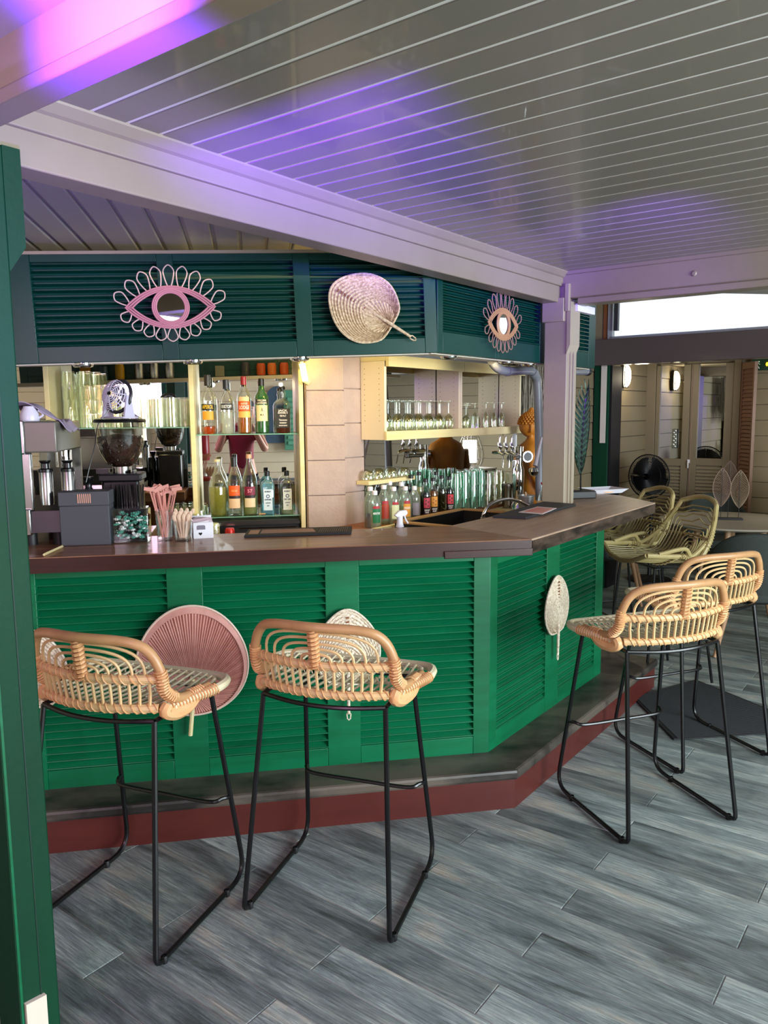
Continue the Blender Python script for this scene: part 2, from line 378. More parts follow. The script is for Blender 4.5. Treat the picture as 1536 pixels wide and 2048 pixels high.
for r in range(-36, 46):
    a = 2.005 + PW * r
    off = 0.963 if r % 2 == 0 else 0.46
    for k in range(-5, 4):
        y = off + PL * k + PL / 2
        if a > 8.3 or y > 3.3 or y < -3.6 or a < -2.8: continue
        P = FU @ Vector((a, y, 0)); W_ = FW.inverted() @ P
        if W_.y > 3.6 and y > 2.2 and a < 4.2: continue
        vis = False
        for q in (-0.5, -0.25, 0, 0.25, 0.5):
            X, Y, Z = project(FU @ Vector((a, y + q * PL, 0)))
            if Z > 0.3 and -20 < X < 1560 and Y < 2090: vis = True
        if (W_.y > 3.55 and y > 2.05 and a < 4.1): vis = False
        if vis: cand.append((P.length, a, y))
        else: rest.boxc((y, -a, -0.004), (PL - 0.0022, PW - 0.0022, 0.008))
cand.sort()
for i, (d_, a, y) in enumerate(cand):
    if i < 296:
        o = bpy.data.objects.new('plank', pm_); C.objects.link(o); o.parent = fl
        o.matrix_basis = Matrix.Translation((a, y, 0)) @ Matrix.Rotation(radians(90 if (i * 7) % 3 else -90), 4, 'Z')
    else: rest.boxc((y, -a, -0.004), (PL - 0.0022, PW - 0.0022, 0.008))
o = rest.obj('plank_field', M['floor'], fl, fr=Matrix.Rotation(radians(90), 4, 'Z'), smooth=False); o['kind'] = 'stuff'

# ------------------------------------------------------------------ walls
def siding(parent, x0, x1, y, z0, z1, pitch, m, side=-1, t=0.018):
    """horizontal lapped boards on the face y; side=-1 faces -y"""
    n = int(round((z1 - z0) / pitch)); w = (x1 - x0)
    b = MB(); h = pitch - 0.004
    prof = [(0, 0), (side * t, 0.004), (side * t * 0.72, h), (0, h)]
    vs = [(px_, p[0], p[1]) for px_ in (-w / 2, w / 2) for p in prof]
    b.add(vs, [(0, 1, 2, 3), (7, 6, 5, 4), (0, 4, 5, 1), (1, 5, 6, 2), (2, 6, 7, 3), (3, 7, 4, 0)])
    me = b.mesh('board', m, smooth=False)
    for i in range(n):
        o = bpy.data.objects.new('board', me); C.objects.link(o); o.parent = parent; o.matrix_basis = Matrix.Translation(((x0 + x1) / 2, y, z0 + i * pitch))
wb = struct(MB().box(3.45, 6.86, 2.76, 2.86, 0, 2.95).box(6.86, 8.4, 2.76, 2.86, 0, 2.15).obj('wall_left', M['taupe'], fr=FU))
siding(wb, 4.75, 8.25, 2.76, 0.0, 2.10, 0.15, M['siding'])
wd = struct(MB().box(8.27, 8.37, -4.2, 2.9, 0, 2.2).obj('wall_far', M['taupe'], fr=FU))
FD = FU @ Matrix.Translation((8.27, 0, 0)) @ Matrix.Rotation(radians(-90), 4, 'Z')   # x runs along -y(U), y away
o_sd = bpy.data.objects.new('siding_boards', None)
C.objects.link(o_sd); o_sd.parent = wd; o_sd.matrix_basis = Matrix.Translation((8.27, 0, 0)) @ Matrix.Rotation(radians(-90), 4, 'Z')
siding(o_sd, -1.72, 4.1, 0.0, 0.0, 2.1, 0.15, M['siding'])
# wall behind the photographer, seen in the bar mirrors
wk = struct(MB().box(-4.2, 3.2, -2.92, -2.8, 0, 2.98).obj('wall_behind', M['siding_back'], fr=FW))
siding(wk, -4.2, 3.2, -2.8, 0.0, 2.98, 0.149, M['siding_back'], side=1)
wl = struct(MB().box(-3.5, -3.4, -2.9, 4.7, 0, 2.98).obj('wall_side', M['siding_back'], fr=FW))
wbar = struct(MB().box(-3.4, 0.50, 4.49, 4.6, 0, 2.4).obj('wall_bar', M['taupe'], fr=FW))
# window in the wall behind (bright, seen in the mirror)
def window(name, fr, x0, x1, y, z0, z1, mf, fw=0.05, dp=0.06, panes=1):
    w = thing(name, '', None, fr=fr); w['kind'] = 'structure'
    MB().box(x0, x0 + fw, y, y + dp, z0, z1).box(x1 - fw, x1, y, y + dp, z0, z1).box(x0, x1, y, y + dp, z0, z0 + fw).box(x0, x1, y, y + dp, z1 - fw, z1).obj('window_frame', mf, w)
    n = panes
    for i in range(n):
        a = x0 + fw + (x1 - x0 - 2 * fw) * i / n; c = x0 + fw + (x1 - x0 - 2 * fw) * (i + 1) / n
        MB().box(a + 0.004, c - 0.004, y + dp * 0.45, y + dp * 0.55, z0 + fw, z1 - fw).obj('pane', M['gl'], w)
    return w
w1 = window('window_1', FW, -2.35, -1.38, -2.80, 0.95, 2.06, M['white'])
for p in w1.children:
    if p.name.startswith('pane'):
        p.data.materials[0] = emit('daylit_frosted_pane', 'fbfdff', 2.4)
# ------------------------------------------------------------------ ceiling over the seating side
ce = struct(MB().box(0.86, 3.96, -3.4, 1.80, 2.3258, 2.40).obj('ceiling', M['ceil_groove_lit'], fr=FU))
GP, G0 = 0.0998, 1.162
def cplank(w, l, t=0.013, c=0.004):
    b = MB(); z0 = 0.0
    prof = [(-w / 2, t), (-w / 2, c), (-w / 2 + c, 0), (w / 2 - c, 0), (w / 2, c), (w / 2, t)]
    vs = [(p[0], yy, p[1]) for yy in (-l / 2, l / 2) for p in prof]; n = 6
    b.add(vs, [tuple(range(n)), tuple(range(n, 2 * n))[::-1]] + [(i, n + i, n + (i + 1) % n, (i + 1) % n) for i in range(n)])
    return b
cme = cplank(GP - 0.012, 5.2, 0.0023, 0.0012).mesh('ceiling_plank', M['ceil'], smooth=False)
k = -3
while G0 + GP * k < 3.92:
    a = G0 + GP * (k + 0.5)
    if a > 0.86:
        o = bpy.data.objects.new('ceiling_plank', cme); C.objects.link(o); o.parent = ce; o.matrix_basis = Matrix.Translation((a, -0.86, 2.3235))
    k += 1
struct(MB().box(4.1, 8.3, -3.5, -3.4, 0, 2.95).obj('skylight_block_wall', M['siding'], fr=FU))  # unseen wall added to keep skylight out of the far bay
# roof over the front bay and fascia
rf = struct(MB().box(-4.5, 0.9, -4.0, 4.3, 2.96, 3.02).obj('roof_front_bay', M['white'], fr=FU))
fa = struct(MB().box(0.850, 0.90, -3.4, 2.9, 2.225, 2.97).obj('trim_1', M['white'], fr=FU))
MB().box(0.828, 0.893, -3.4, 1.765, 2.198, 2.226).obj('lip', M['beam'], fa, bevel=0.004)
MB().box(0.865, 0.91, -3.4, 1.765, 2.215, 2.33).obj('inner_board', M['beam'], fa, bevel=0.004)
# long beam and right beam
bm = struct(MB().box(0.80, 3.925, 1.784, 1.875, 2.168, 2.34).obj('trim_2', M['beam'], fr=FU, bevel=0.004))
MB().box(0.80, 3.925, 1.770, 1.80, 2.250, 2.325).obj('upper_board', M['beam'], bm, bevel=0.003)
cr = MB(); cr.add([(x, y, z) for x in (0.80, 3.93) for y, z in ((1.772, 2.292), (1.760, 2.298), (1.742, 2.318), (1.740, 2.327), (1.772, 2.327))],
                  [(0, 1, 2, 3, 4), (9, 8, 7, 6, 5)] + [(i, 5 + i, 5 + (i + 1) % 5, (i + 1) % 5) for i in range(5)])
cr.obj('crown_moulding', M['beam'], bm, smooth=False)
b2 = struct(MB().box(3.924, 4.01, -3.4, 1.79, 2.187, 2.34).obj('trim_3', M['beam'], fr=FU, bevel=0.004))
MB().box(3.912, 3.926, -3.4, 1.76, 2.305, 2.327).obj('crown_moulding', M['beam'], b2, bevel=0.003)
MB().box(3.95, 4.05, -3.4, 1.70, 2.155, 2.188).obj('under_strip', M['beam'], b2, bevel=0.003)
bolt = MB().lathe([(0, 0.006), (0.008, 0.006), (0.013, 0.002), (0.014, 0)], n=12)
for px, py in ((1388, 547), (1372, 583)):
    q = at_x(px, py, 3.922, FU)
    if px == 1388: bolt.obj('bolt_cover', M['beam'], b2, fr=Matrix.Translation(q) @ Matrix.Rotation(radians(-90), 4, 'Y'))
# bar ceiling: planks run away from the counter
cb = struct(MB().box(-3.4, 3.5, 1.2, 4.6, 2.3285, 2.42).obj('ceiling_bar', M['ceil_bar'], fr=FW))
s0 = at_z(117, 490.5, 2.31, FW).x; pb = (at_z(274, 490.5, 2.31, FW).x - s0) / 3
for k in range(-9, 30):
    s = s0 + pb * (k + 0.5); d0 = max(1.25, (1.86 + 0.6846 * (s + pb / 2)) / 0.729)
    if d0 > 4.4: continue
    b = cplank(pb - 0.014, 4.6 - d0, 0.018, 0.005); o = b.obj('ceiling_plank', M['ceil_bar'], cb, smooth=False); o.matrix_basis = Matrix.Translation((s, (4.6 + d0) / 2, 2.312))
# middle bay and far bay roofs
struct(MB().box(4.0, 6.8, -3.6, 2.9, 2.90, 2.96).obj('ceiling_middle_bay', M['white'], fr=FU))
struct(MB().box(4.0, 4.08, 1.8, 2.9, 2.33, 2.92).obj('trim_4', M['white'], fr=FU))
struct(MB().box(6.82, 8.3, -3.6, 2.8, 2.10, 2.16).obj('ceiling_far_bay', M['white'], fr=FU))
yb = at_x(1187, 700, 6.62, FU).y
db = struct(MB().box(6.62, 6.74, -3.4, yb, 1.995, 2.215).obj('trim_5', M['beam_dark'], fr=FU, bevel=0.004))
# clerestory window above the dark beam
w2 = thing('window_2', '', None, fr=FU); w2['kind'] = 'structure'
wy0 = at_x(1222, 640, 6.76, FU).y
MB().box(6.74, 6.80, -3.4, wy0, 2.215, 2.245).box(6.74, 6.80, -3.4, wy0, 2.84, 2.90).box(6.74, 6.80, wy0 - 0.02, wy0 + 0.02, 2.225, 2.9).obj('window_frame', mat('grey_window_frame', 'a9abb0', 0.4), w2)
MB().box(6.765, 6.775, -3.4, wy0 - 0.02, 2.245, 2.84).obj('pane', M['gl'], w2)
y1 = at_x(1230, 640, 6.73, FU).y; y2 = at_x(1238, 640, 6.73, FU).y
MB().box(6.70, 6.74, y2, y1, 2.29, 2.6).obj('handle_bar', mat('dark_window_catch', '33343a', 0.4), w2)
# wall piece and brown jamb left of the window
ya = at_x(1187, 650, 6.76, FU).y; yc = at_x(1208, 650, 6.76, FU).y
struct(MB().box(6.76, 6.86, yc, ya + 0.8, 2.2, 2.9).obj('trim_6', M['siding'], fr=FU))
struct(MB().box(6.75, 6.84, wy0 + 0.02, yc, 2.2, 2.9).obj('trim_7', M['brown'], fr=FU))

# ------------------------------------------------------------------ posts
pr = thing('corner_post', 'white square corner post rising through the right end of the counter to the ceiling beams', 'post', fr=FU, loc=(3.989, 1.807, 0))
MB().box(-0.065, 0.065, -0.065, 0.065, 0.0, 2.19).obj('shaft', M['white'], pr, bevel=0.004)
MB().box(-0.093, -0.064, -0.055, 0.067, 2.07, 2.19).obj('bracket_block', M['white'], pr, bevel=0.003)
MB().add([(x, y, z) for x in (-0.072, 0.05) for y, z in ((-0.065, 1.90), (-0.085, 1.95), (-0.085, 2.17), (-0.065, 2.17))], [(0, 1, 2, 3), (7, 6, 5, 4), (0, 4, 5, 1), (1, 5, 6, 2), (2, 6, 7, 3), (3, 7, 4, 0)]).obj('corbel', M['white'], pr, smooth=False)
MB().box(-0.03, -0.018, -0.074, -0.064, 1.1, 2.12).box(0.01, 0.022, -0.074, -0.064, 1.1, 2.12).obj('cover_strip', M['white'], pr, bevel=0.002)
MB().box(-0.01, 0.22, -0.10, -0.066, 2.125, 2.165).obj('cable_duct', M['paper'], pr, bevel=0.003)
MB().box(-0.088, -0.064, -0.08, -0.058, 2.12, 2.26).obj('corner_clip', M['white'], pr, bevel=0.002)
for py, zz in ((875, 0), (860, 0)):
    pass
lp = thing('door_post', 'dark green square wooden post at the left edge, nearest the camera', 'post', fr=FU, loc=(0.903, 1.83, 0))
MB().box(-0.05, 0.048, -0.06, 0.06, 0.0, 2.2).obj('shaft', M['post_green'], lp, bevel=0.005)
pz = [(0.046, 1.925), (0.088, 1.985), (0.088, 2.2), (0.046, 2.2)]
MB().add([(x, y, z) for y in (-0.06, 0.03) for x, z in pz], [(0, 1, 2, 3), (7, 6, 5, 4), (0, 4, 5, 1), (1, 5, 6, 2), (2, 6, 7, 3), (3, 7, 4, 0)]).obj('corbel', M['post_green'], lp, smooth=False)
MB().box(-0.052, -0.046, -0.064, -0.056, 0.02, 2.19).obj('corner_bead', M['green'], lp)
MB().box(0.000, 0.003, -0.0615, -0.058, 0.02, 2.19).obj('board_joint', mat('dark_joint', '032a1e', 0.6), lp)
q0 = at_y(50, 2015, 1.765, FU); q1 = at_y(92, 2015, 1.765, FU); zt = at_y(88, 1988, 1.765, FU).z; zs = at_y(48, 2009, 1.765, FU).z
MB().add([(x - 0.903, y - 1.83, z) for y in (1.758, 1.771) for x, z in ((q0.x, 0.0), (q1.x, 0.0), (q1.x, zt), (q0.x, zs))], [(0, 1, 2, 3), (7, 6, 5, 4), (0, 4, 5, 1), (1, 5, 6, 2), (2, 6, 7, 3), (3, 7, 4, 0)]).obj('skirting_offcut', M['cream'], lp, smooth=False)
pa = min(2.735, at_x(1182, 850, 6.76, FU).y); pb_ = at_x(1216, 850, 6.76, FU).y
gp = thing('green_post', 'green post below the dark beam, a cream strip down its face', 'post', fr=FU, loc=(6.76, (pa + pb_) / 2, 0))
MB().box(0, 0.25, (pb_ - pa) / 2, (pa - pb_) / 2, 0, 2.0).obj('shaft', M['post_green'], gp, bevel=0.004)
sa = at_x(1200, 850, 6.75, FU).y; sb = at_x(1210.5, 850, 6.75, FU).y; sz = at_x(1205, 886, 6.75, FU).z; cy = (pa + pb_) / 2
MB().box(-0.012, 0.001, sb - cy, sa - cy, sz, 1.995).obj('cover_strip', M['cream'], gp)
MB().box(0.02, 0.26, (pb_ - pa) / 2 - 0.02, (pb_ - pa) / 2, 0, 2.0).obj('shaded_side_face', M['blackmatte'], gp)  # black sheet stands in for shade on the post's side face

# ------------------------------------------------------------------ bar front
def slat_mesh(w, vert=0.034, dep=0.022, t=0.006):
    b = MB(); prof = [(-dep / 2, -vert / 2), (-dep / 2 + t * 0.6, -vert / 2 - t * 0.3), (dep / 2 + t * 0.6, vert / 2), (dep / 2, vert / 2 + t * 0.3)]
    vs = [(x, p[0], p[1]) for x in (-w / 2, w / 2) for p in prof]
    b.add(vs, [(0, 3, 2, 1), (4, 5, 6, 7), (0, 1, 5, 4), (1, 2, 6, 5), (2, 3, 7, 6), (3, 0, 4, 7)])
    r = t * 0.55
    b.tube([(-w / 2, -dep / 2 + 0.001, -vert / 2 + 0.001), (w / 2, -dep / 2 + 0.001, -vert / 2 + 0.001)], r, 6)
    return b
def louvres(parent, x0, x1, y, z0, z1, n, m, mtx=Matrix.Identity(4)):
    p = (z1 - z0) / n; me = slat_mesh(x1 - x0 + 0.008, p * 0.74, 0.029, 0.0055).mesh('slat', m, smooth=False)
    for i in range(n):
        o = bpy.data.objects.new('slat', me); C.objects.link(o); o.parent = parent
        o.matrix_basis = mtx @ Matrix.Translation(((x0 + x1) / 2, y, z0 + p * (i + 0.5)))
def louvre_front(parent, x0, x1, zb, zt, yf, panels, pz0, pz1, m, mtx=Matrix.Identity(4), th=0.034, n=25, bead=True):
    xs = [x0] + [v for p in panels for v in p] + [x1]
    for i in range(0, len(xs), 2):
        MB().box(xs[i], xs[i + 1], yf, yf + th, zb, zt).obj('stile', m, parent, fr=mtx, bevel=0.002)
    for a, c in panels:
        MB().box(a, c, yf + 0.001, yf + th - 0.001, zb, pz0).obj('rail', m, parent, fr=mtx, bevel=0.002)
        MB().box(a, c, yf + 0.001, yf + th - 0.001, pz1, zt).obj('rail', m, parent, fr=mtx, bevel=0.002)
        MB().box(a, c, yf + th - 0.006, yf + th, pz0, pz1).obj('backing', M['green_dark'], parent, fr=mtx)
        louvres(parent, a, c, yf + 0.016, pz0, pz1, n, m, mtx)
bf = thing('louvred_bar_counter', 'long green louvred bar front facing the two left rattan stools', 'bar counter', fr=FW)
louvre_front(bf, -1.45, 0.968, 0.16, 1.045, 3.04, [(-1.40, -0.93), (-0.80, -0.326), (-0.191, 0.285), (0.42, 0.898)], 0.242, 0.995, M['green'])
br = thing('louvred_bar_counter', 'short green louvred bar front on the right, below the worn end of the counter', 'bar counter', fr=FU)
louvre_front(br, 2.789, 4.036, 0.16, 1.045, 1.555, [(2.853, 3.33), (3.472, 3.935)], 0.24, 0.97, M['green'])
MB().box(4.0, 4.036, 1.59, 1.735, 0.16, 1.045).obj('end_panel', M['green'], br)
# footrest step
pcor = FW.inverted() @ (FU @ Vector((0, 0, 0)))
def corner(dW, yU):
    """world point where the line W:y=dW meets the line U:y=yU"""
    A = FW.to_3x3() @ Vector((1, 0, 0)); B = FW @ Vector((0, dW, 0)); n = FU.to_3x3() @ Vector((0, 1, 0))
    t = (yU - n.dot(B)) / n.dot(A); return B + A * t
def poly_w(pts): return [(p.x, p.y) for p in pts]
st = thing('footrest_step', 'red-fronted footrest step with worn dark top running along the bar', 'step')
Wp = lambda s, d: FW @ Vector((s, d, 0)); Up = lambda a, y: FU @ Vector((a, y, 0))
def run(d, y, s0, a1, db_=3.06, yb_=1.575): return poly_w([Wp(s0, d), corner(d, y), Up(a1, y), Up(a1, yb_), corner(db_, yb_), Wp(s0, db_)])
MB().prism(run(2.869, 1.390, -1.45, 4.45), 0.0, 0.124).obj('riser', M['plinth_red'], st, smooth=False)
MB().prism(run(2.856, 1.377, -1.45, 4.47, 3.20, 1.72), 0.124, 0.168).obj('tread', M['plinth_top'], st, smooth=False, bevel=0.012)
# countertop
ct = thing('countertop', 'brown wooden bar counter top bending to the right, worn pale at its right end', 'counter')
cc = corner(2.91, 1.37); cbk = corner(3.34, 1.84)
tW = [(p.x, p.y) for p in [FW.inverted() @ q for q in (Wp(-1.45, 2.91), cc, cbk, Wp(-0.42, 3.34), Wp(-0.42, 3.66), Wp(-1.45, 3.66))]]
e1 = at_z(1244, 991, 1.1, FU); tip = at_z(1307, 1005, 1.1, FU)
tU = [(p.x, p.y) for p in [FU.inverted() @ q for q in (cc, Up(tip.x, 1.37), Up(e1.x, e1.y), Up(4.63, 1.87), Up(4.064, 1.87), Up(4.064, 1.732), Up(3.914, 1.732), Up(3.914, 1.84), cbk)]]
MB().prism(tW, 1.042, 1.10).obj('board', M['counter'], ct, fr=FW, smooth=False, bevel=0.003)
MB().prism(tU, 1.042, 1.10).obj('board', M['counter_r'], ct, fr=FU, smooth=False, bevel=0.005)
ccW = FW.inverted() @ cc; ccU = FU.inverted() @ cc
MB().box(-1.45, ccW.x - 0.002, 2.906, 2.9105, 1.043, 1.097).obj('edge', M['counter_edge'], ct, fr=FW)
MB().box(ccW.x - 0.36, ccW.x - 0.001, 2.897, 2.9065, 1.036, 1.066).obj('edge_patch', M['counter_edge'], ct, fr=FW, bevel=0.002)
MB().box(ccU.x, tip.x - 0.01, 1.3665, 1.3705, 1.043, 1.094).obj('edge', M['counter_edge_dark'], ct, fr=FU)
MB().box(-1.40, 4.0, 0, 0.001, 0, 0.001)
# bar end bracket and inner carcass below the counter
MB().box(-1.45, 0.85, 3.08, 3.32, 0.168, 1.042).obj('carcass', M['brown'], bf)
# ------------------------------------------------------------------ louvred canopy above the bar
TILT = 0.031
cn = corner(3.385, 1.90); cnW = FW.inverted() @ cn; cnU = FU.inverted() @ cn
TM = Matrix.Translation((cnW.x, 3.385, 1.862)) @ Matrix.Rotation(-TILT, 4, 'Y')
cpy = thing('louvred_canopy', 'dark green louvred canopy box hanging over the bar, long left run', 'canopy', fr=FW)
X = cnW.x
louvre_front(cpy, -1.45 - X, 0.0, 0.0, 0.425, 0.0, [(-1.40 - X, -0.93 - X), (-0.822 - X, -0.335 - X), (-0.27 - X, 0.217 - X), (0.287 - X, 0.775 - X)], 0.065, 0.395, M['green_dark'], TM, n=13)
MB().box(-1.45 - X, 0.0, 0.034, 0.11, -0.004, 0.02).obj('soffit_board', M['cream'], cpy, fr=TM)
MB().box(-1.45 - X, 0.02, -0.012, 0.03, 0.424, 0.436).obj('top_trim', M['white'], cpy, fr=TM)
for px in (205, 398, 588):
    q = at_z(px, 733, 1.83, FW); tt = q.x - X
    MB().lathe([(0.0, -0.012), (0.024, -0.012), (0.03, -0.016), (0.038, -0.014), (0.042, -0.006), (0.042, 0.0)], (tt, 0.065, 0), 20).obj('downlight_ring', M['chrome'], cpy, fr=TM)
cpr = thing('louvred_canopy', 'dark green louvred canopy box on the right, behind the brown eye mirror', 'canopy', fr=FU)
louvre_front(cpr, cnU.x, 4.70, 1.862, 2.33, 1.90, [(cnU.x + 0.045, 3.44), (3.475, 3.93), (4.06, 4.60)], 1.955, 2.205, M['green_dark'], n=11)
MB().box(cnU.x, 4.70, 1.934, 2.01, 1.858, 1.88).obj('soffit_board', M['cream'], cpr)
for px, py in ((905, 712), (985, 725), (1035, 729)):
    q = at_z(px, py, 1.86, FU)
    MB().lathe([(0.0, -0.008), (0.024, -0.008), (0.03, -0.012), (0.038, -0.01), (0.042, -0.003), (0.042, 0.0)], (q.x, 1.972, 1.86), 20).obj('downlight_ring', M['chrome'], cpr)
# ------------------------------------------------------------------ rattan bar stools
def yb(x, z):  # curved backrest surface
    return -0.185 + 1.15 * x * x - 0.14 * (z - 0.74)
def make_stool():
    t = thing('rattan_bar_stool', '', 'stool', 'rattan bar stools at the counter')
    z1 = 0.712; rl, rr, fl_, fr_ = (-0.207, -0.15), (0.207, -0.15), (-0.20, 0.15), (0.20, 0.15)
    R = 0.0085
    for sgn in (-1, 1):
        top_r = Vector((sgn * 0.207, -0.15, z1)); bot_r = Vector((sgn * 0.248, -0.249, 0.012)); top_f = Vector((sgn * 0.20, 0.15, z1)); bot_f = Vector((sgn * 0.248, 0.249, 0.012))
        def bend(p, q, r_, d=0.05, n=6):
            a = q + (p - q).normalized() * d; b = q + (r_ - q).normalized() * d
            return [a.lerp(q, t_).lerp(q.lerp(b, t_), t_) for t_ in [i / n for i in range(n + 1)]]
        br_ = bend(top_r, bot_r, bot_f, 0.03); bf_ = bend(bot_r, bot_f, top_f, 0.085)
        MB().tube([top_r] + br_, R, 8).obj('leg', M['black'], t)
        MB().tube([br_[-1]] + [bf_[0]], R, 8).obj('runner', M['black'], t)
        MB().tube(bf_ + [top_f], R, 8).obj('leg', M['black'], t)
        for yy in (-0.21, 0.13):
            MB().lathe([(0.0, 0), (0.011, 0), (0.012, 0.01), (0.009, 0.022)], (sgn * 0.248, yy, 0.0), 8).obj('foot_glide', M['blackmatte'], t)
    f = (0.712 - 0.31) / 0.712
    sl = Vector((-0.20, 0.15, z1)).lerp(Vector((-0.248, 0.249, 0.0)), f); sr = Vector((-sl.x, sl.y, sl.z))
    MB().tube(bez([sl, sl + Vector((0.012, -0.03, 0.006)), sl + Vector((0.05, -0.055, 0.0)), (0, sl.y - 0.058, 0.31), sr + Vector((-0.05, -0.055, 0)), sr + Vector((-0.012, -0.03, 0.006)), sr], 6), 0.007, 8).obj('stretcher', M['black'], t)
    ring = bez([(-0.207, -0.15, z1), (-0.1, -0.178, z1 - 0.004), (0, -0.185, z1 - 0.006), (0.1, -0.178, z1 - 0.004), (0.207, -0.15, z1)], 5)
    MB().tube(ring, 0.0075, 8).tube([(0.207, -0.15, z1), (0.20, 0.15, z1)], 0.0075, 8).tube([(-0.207, -0.15, z1), (-0.20, 0.15, z1)], 0.0075, 8).tube([(-0.20, 0.15, z1), (0.20, 0.15, z1)], 0.0075, 8).obj('seat_ring', M['black'], t)
    # seat rim
    zs = 0.738
    rim = bez([(-0.215, -0.125, zs), (-0.262, -0.03, zs + 0.012), (-0.288, 0.07, zs + 0.014), (-0.262, 0.15, zs + 0.012), (-0.17, 0.185, zs + 0.004), (0, 0.195, zs), (0.17, 0.185, zs + 0.004), (0.262, 0.15, zs + 0.012), (0.288, 0.07, zs + 0.014), (0.262, -0.03, zs + 0.012), (0.215, -0.125, zs)], 6)
    o = MB().tube(rim, 0.0145, 8).obj('seat_rim', M['rattan_seat'], t)
    inner = [Vector((p.x * 0.88, (p.y - 0.03) * 0.84 + 0.03, p.z + 0.004)) for p in rim]
    MB().tube(inner, 0.006, 6).obj('seat_rim_inner', M['rattan_seat'], t)
    MB().tube(helix(rim[2:12], 0.0165, 16, 8), 0.003, 4).tube(helix(rim[-12:-2], 0.0165, 16, 8), 0.003, 4).obj('rim_binding', M['binding'], o)['kind'] = 'stuff'
    # seat rods run from front to back
    nrod = 17
    for i in range(nrod):
        x = -0.248 + 0.496 * i / (nrod - 1); e = abs(x) / 0.27
        yf = 0.178 - 0.10 * e ** 4; yb2 = -0.150 + 0.02 * e ** 2 + 0.13 * e ** 8; up = 0.016 * e ** 2
        MB().tube(bez([(x, yb2, zs + 0.010 + up), (x, yb2 * 0.5 + yf * 0.5, zs - 0.002 + up), (x, yf, zs + 0.008 + up)], 3), 0.0046, 6).obj('seat_rod', M['rattan_seat'], t)
    for y in (-0.10, 0.0, 0.11):
        MB().tube(bez([(-0.25, y, zs + 0.006), (0, y, zs - 0.013), (0.25, y, zs + 0.006)], 5), 0.0055, 6).obj('seat_bearer', M['rattan_seat'], t)
    b = MB()
    for y in (0.005, 0.115):
        b.tube(helix(bez([(-0.245, y, zs + 0.014), (0, y, zs - 0.003), (0.245, y, zs + 0.014)], 5), 0.008, 17, 6), 0.0022, 3)
    b.obj('seat_binding', M['rattan_seat'], t)['kind'] = 'stuff'
    # top rail sweeping down and forward into the arms
    def bp(x, z, dy=0.0): return Vector((x, yb(x, z) + dy, z))
    top = bez([(-0.262, 0.05, 0.758), (-0.252, -0.03, 0.757), (-0.243, -0.09, 0.768), (-0.236, yb(0.225, 0.8), 0.805), (-0.233, yb(0.22, 0.87), 0.868), (-0.205, yb(0.205, 0.93), 0.928), (-0.15, yb(0.15, 0.96), 0.957), (0, yb(0, 0.967) - 0.004, 0.965),
               (0.15, yb(0.15, 0.96), 0.957), (0.205, yb(0.205, 0.93), 0.928), (0.233, yb(0.22, 0.87), 0.868), (0.236, yb(0.225, 0.8), 0.805), (0.243, -0.09, 0.768), (0.252, -0.03, 0.757), (0.262, 0.05, 0.758)], 6)
    o = MB().tube(top, 0.0155, 10).obj('back_frame', M['rattan_d'], t)
    k = len(top)
    b = MB()
    for s_ in (0, 1):
        seg = top[13:25] if s_ == 0 else top[k - 25:k - 13]
        b.tube(helix(seg, 0.0172, 13, 8), 0.0034, 4)
        seg = top[3:8] if s_ == 0 else top[k - 8:k - 3]
        b.tube(helix(seg, 0.018, 6, 8), 0.0034, 4)
    b.obj('cane_binding', M['binding'], o)['kind'] = 'stuff'
    for s_ in (-1, 1):   # wrapped corner knuckle under the seat
        MB().tube(bez([(s_ * 0.232, -0.115, 0.755), (s_ * 0.228, -0.125, 0.735), (s_ * 0.236, -0.09, 0.722), (s_ * 0.25, -0.05, 0.728), (s_ * 0.262, -0.02, 0.745)], 4), [0.016, 0.017, 0.0175, 0.019, 0.02, 0.021, 0.022, 0.023, 0.024, 0.024, 0.024, 0.024, 0.023, 0.022, 0.020, 0.018, 0.016], 9).obj('corner_wrap', M['binding'], t)
    for nm, z, rr_ in (('middle_rail', 0.84, 0.0135), ('lower_rail', 0.747, 0.0135)):
        hw = 0.222 if z > 0.8 else 0.212
        P = [bp(-hw + 2 * hw * i / 14, z) for i in range(15)]
        o = MB().tube(P, rr_, 9).obj(nm, M['rattan'], t)
        MB().tube(helix(P, rr_ + 0.0016, 9, 8), 0.0021, 4).tube(helix(P[::-1], rr_ + 0.0016, 9, 8, 0.6), 0.0021, 4).obj('cane_binding', M['binding'], o)['kind'] = 'stuff'
    for i in range(15):
        x = -0.196 + 0.392 * i / 14
        MB().tube([bp(x * 0.97, 0.755), bp(x, 0.795), bp(x * 1.01, 0.835)], 0.0052, 6).obj('spindle', M['rattan'], t)
    for i, (hw, h) in enumerate(((0.188, 0.098), (0.153, 0.08), (0.118, 0.062), (0.084, 0.045), (0.05, 0.028))):
        P = []
        for j in range(21):
            a = pi * j / 20; x = -hw * (abs(cos(a)) ** 0.72) * (1 if cos(a) > 0 else -1); zz = 0.848 + h * (abs(sin(a)) ** 0.62)
            P.append(bp(x, zz, 0.004))
        MB().tube(P, 0.0048, 6).obj('back_loop', M['rattan'], t)
    P = [bp(0, 0.835, -0.004), bp(0, 0.88, -0.004), bp(0, 0.92, -0.004), bp(0, 0.955, -0.004)]
    o = MB().tube(P, 0.0145, 8, flat=0.8).obj('back_stay', M['rattan_d'], t)
    MB().tube(helix(P, 0.0165, 9, 8), 0.0026, 4).tube(helix(P[::-1], 0.0165, 9, 8, 0.7), 0.0026, 4).obj('cane_binding', M['binding'], o)['kind'] = 'stuff'
    return t
stool = make_stool()
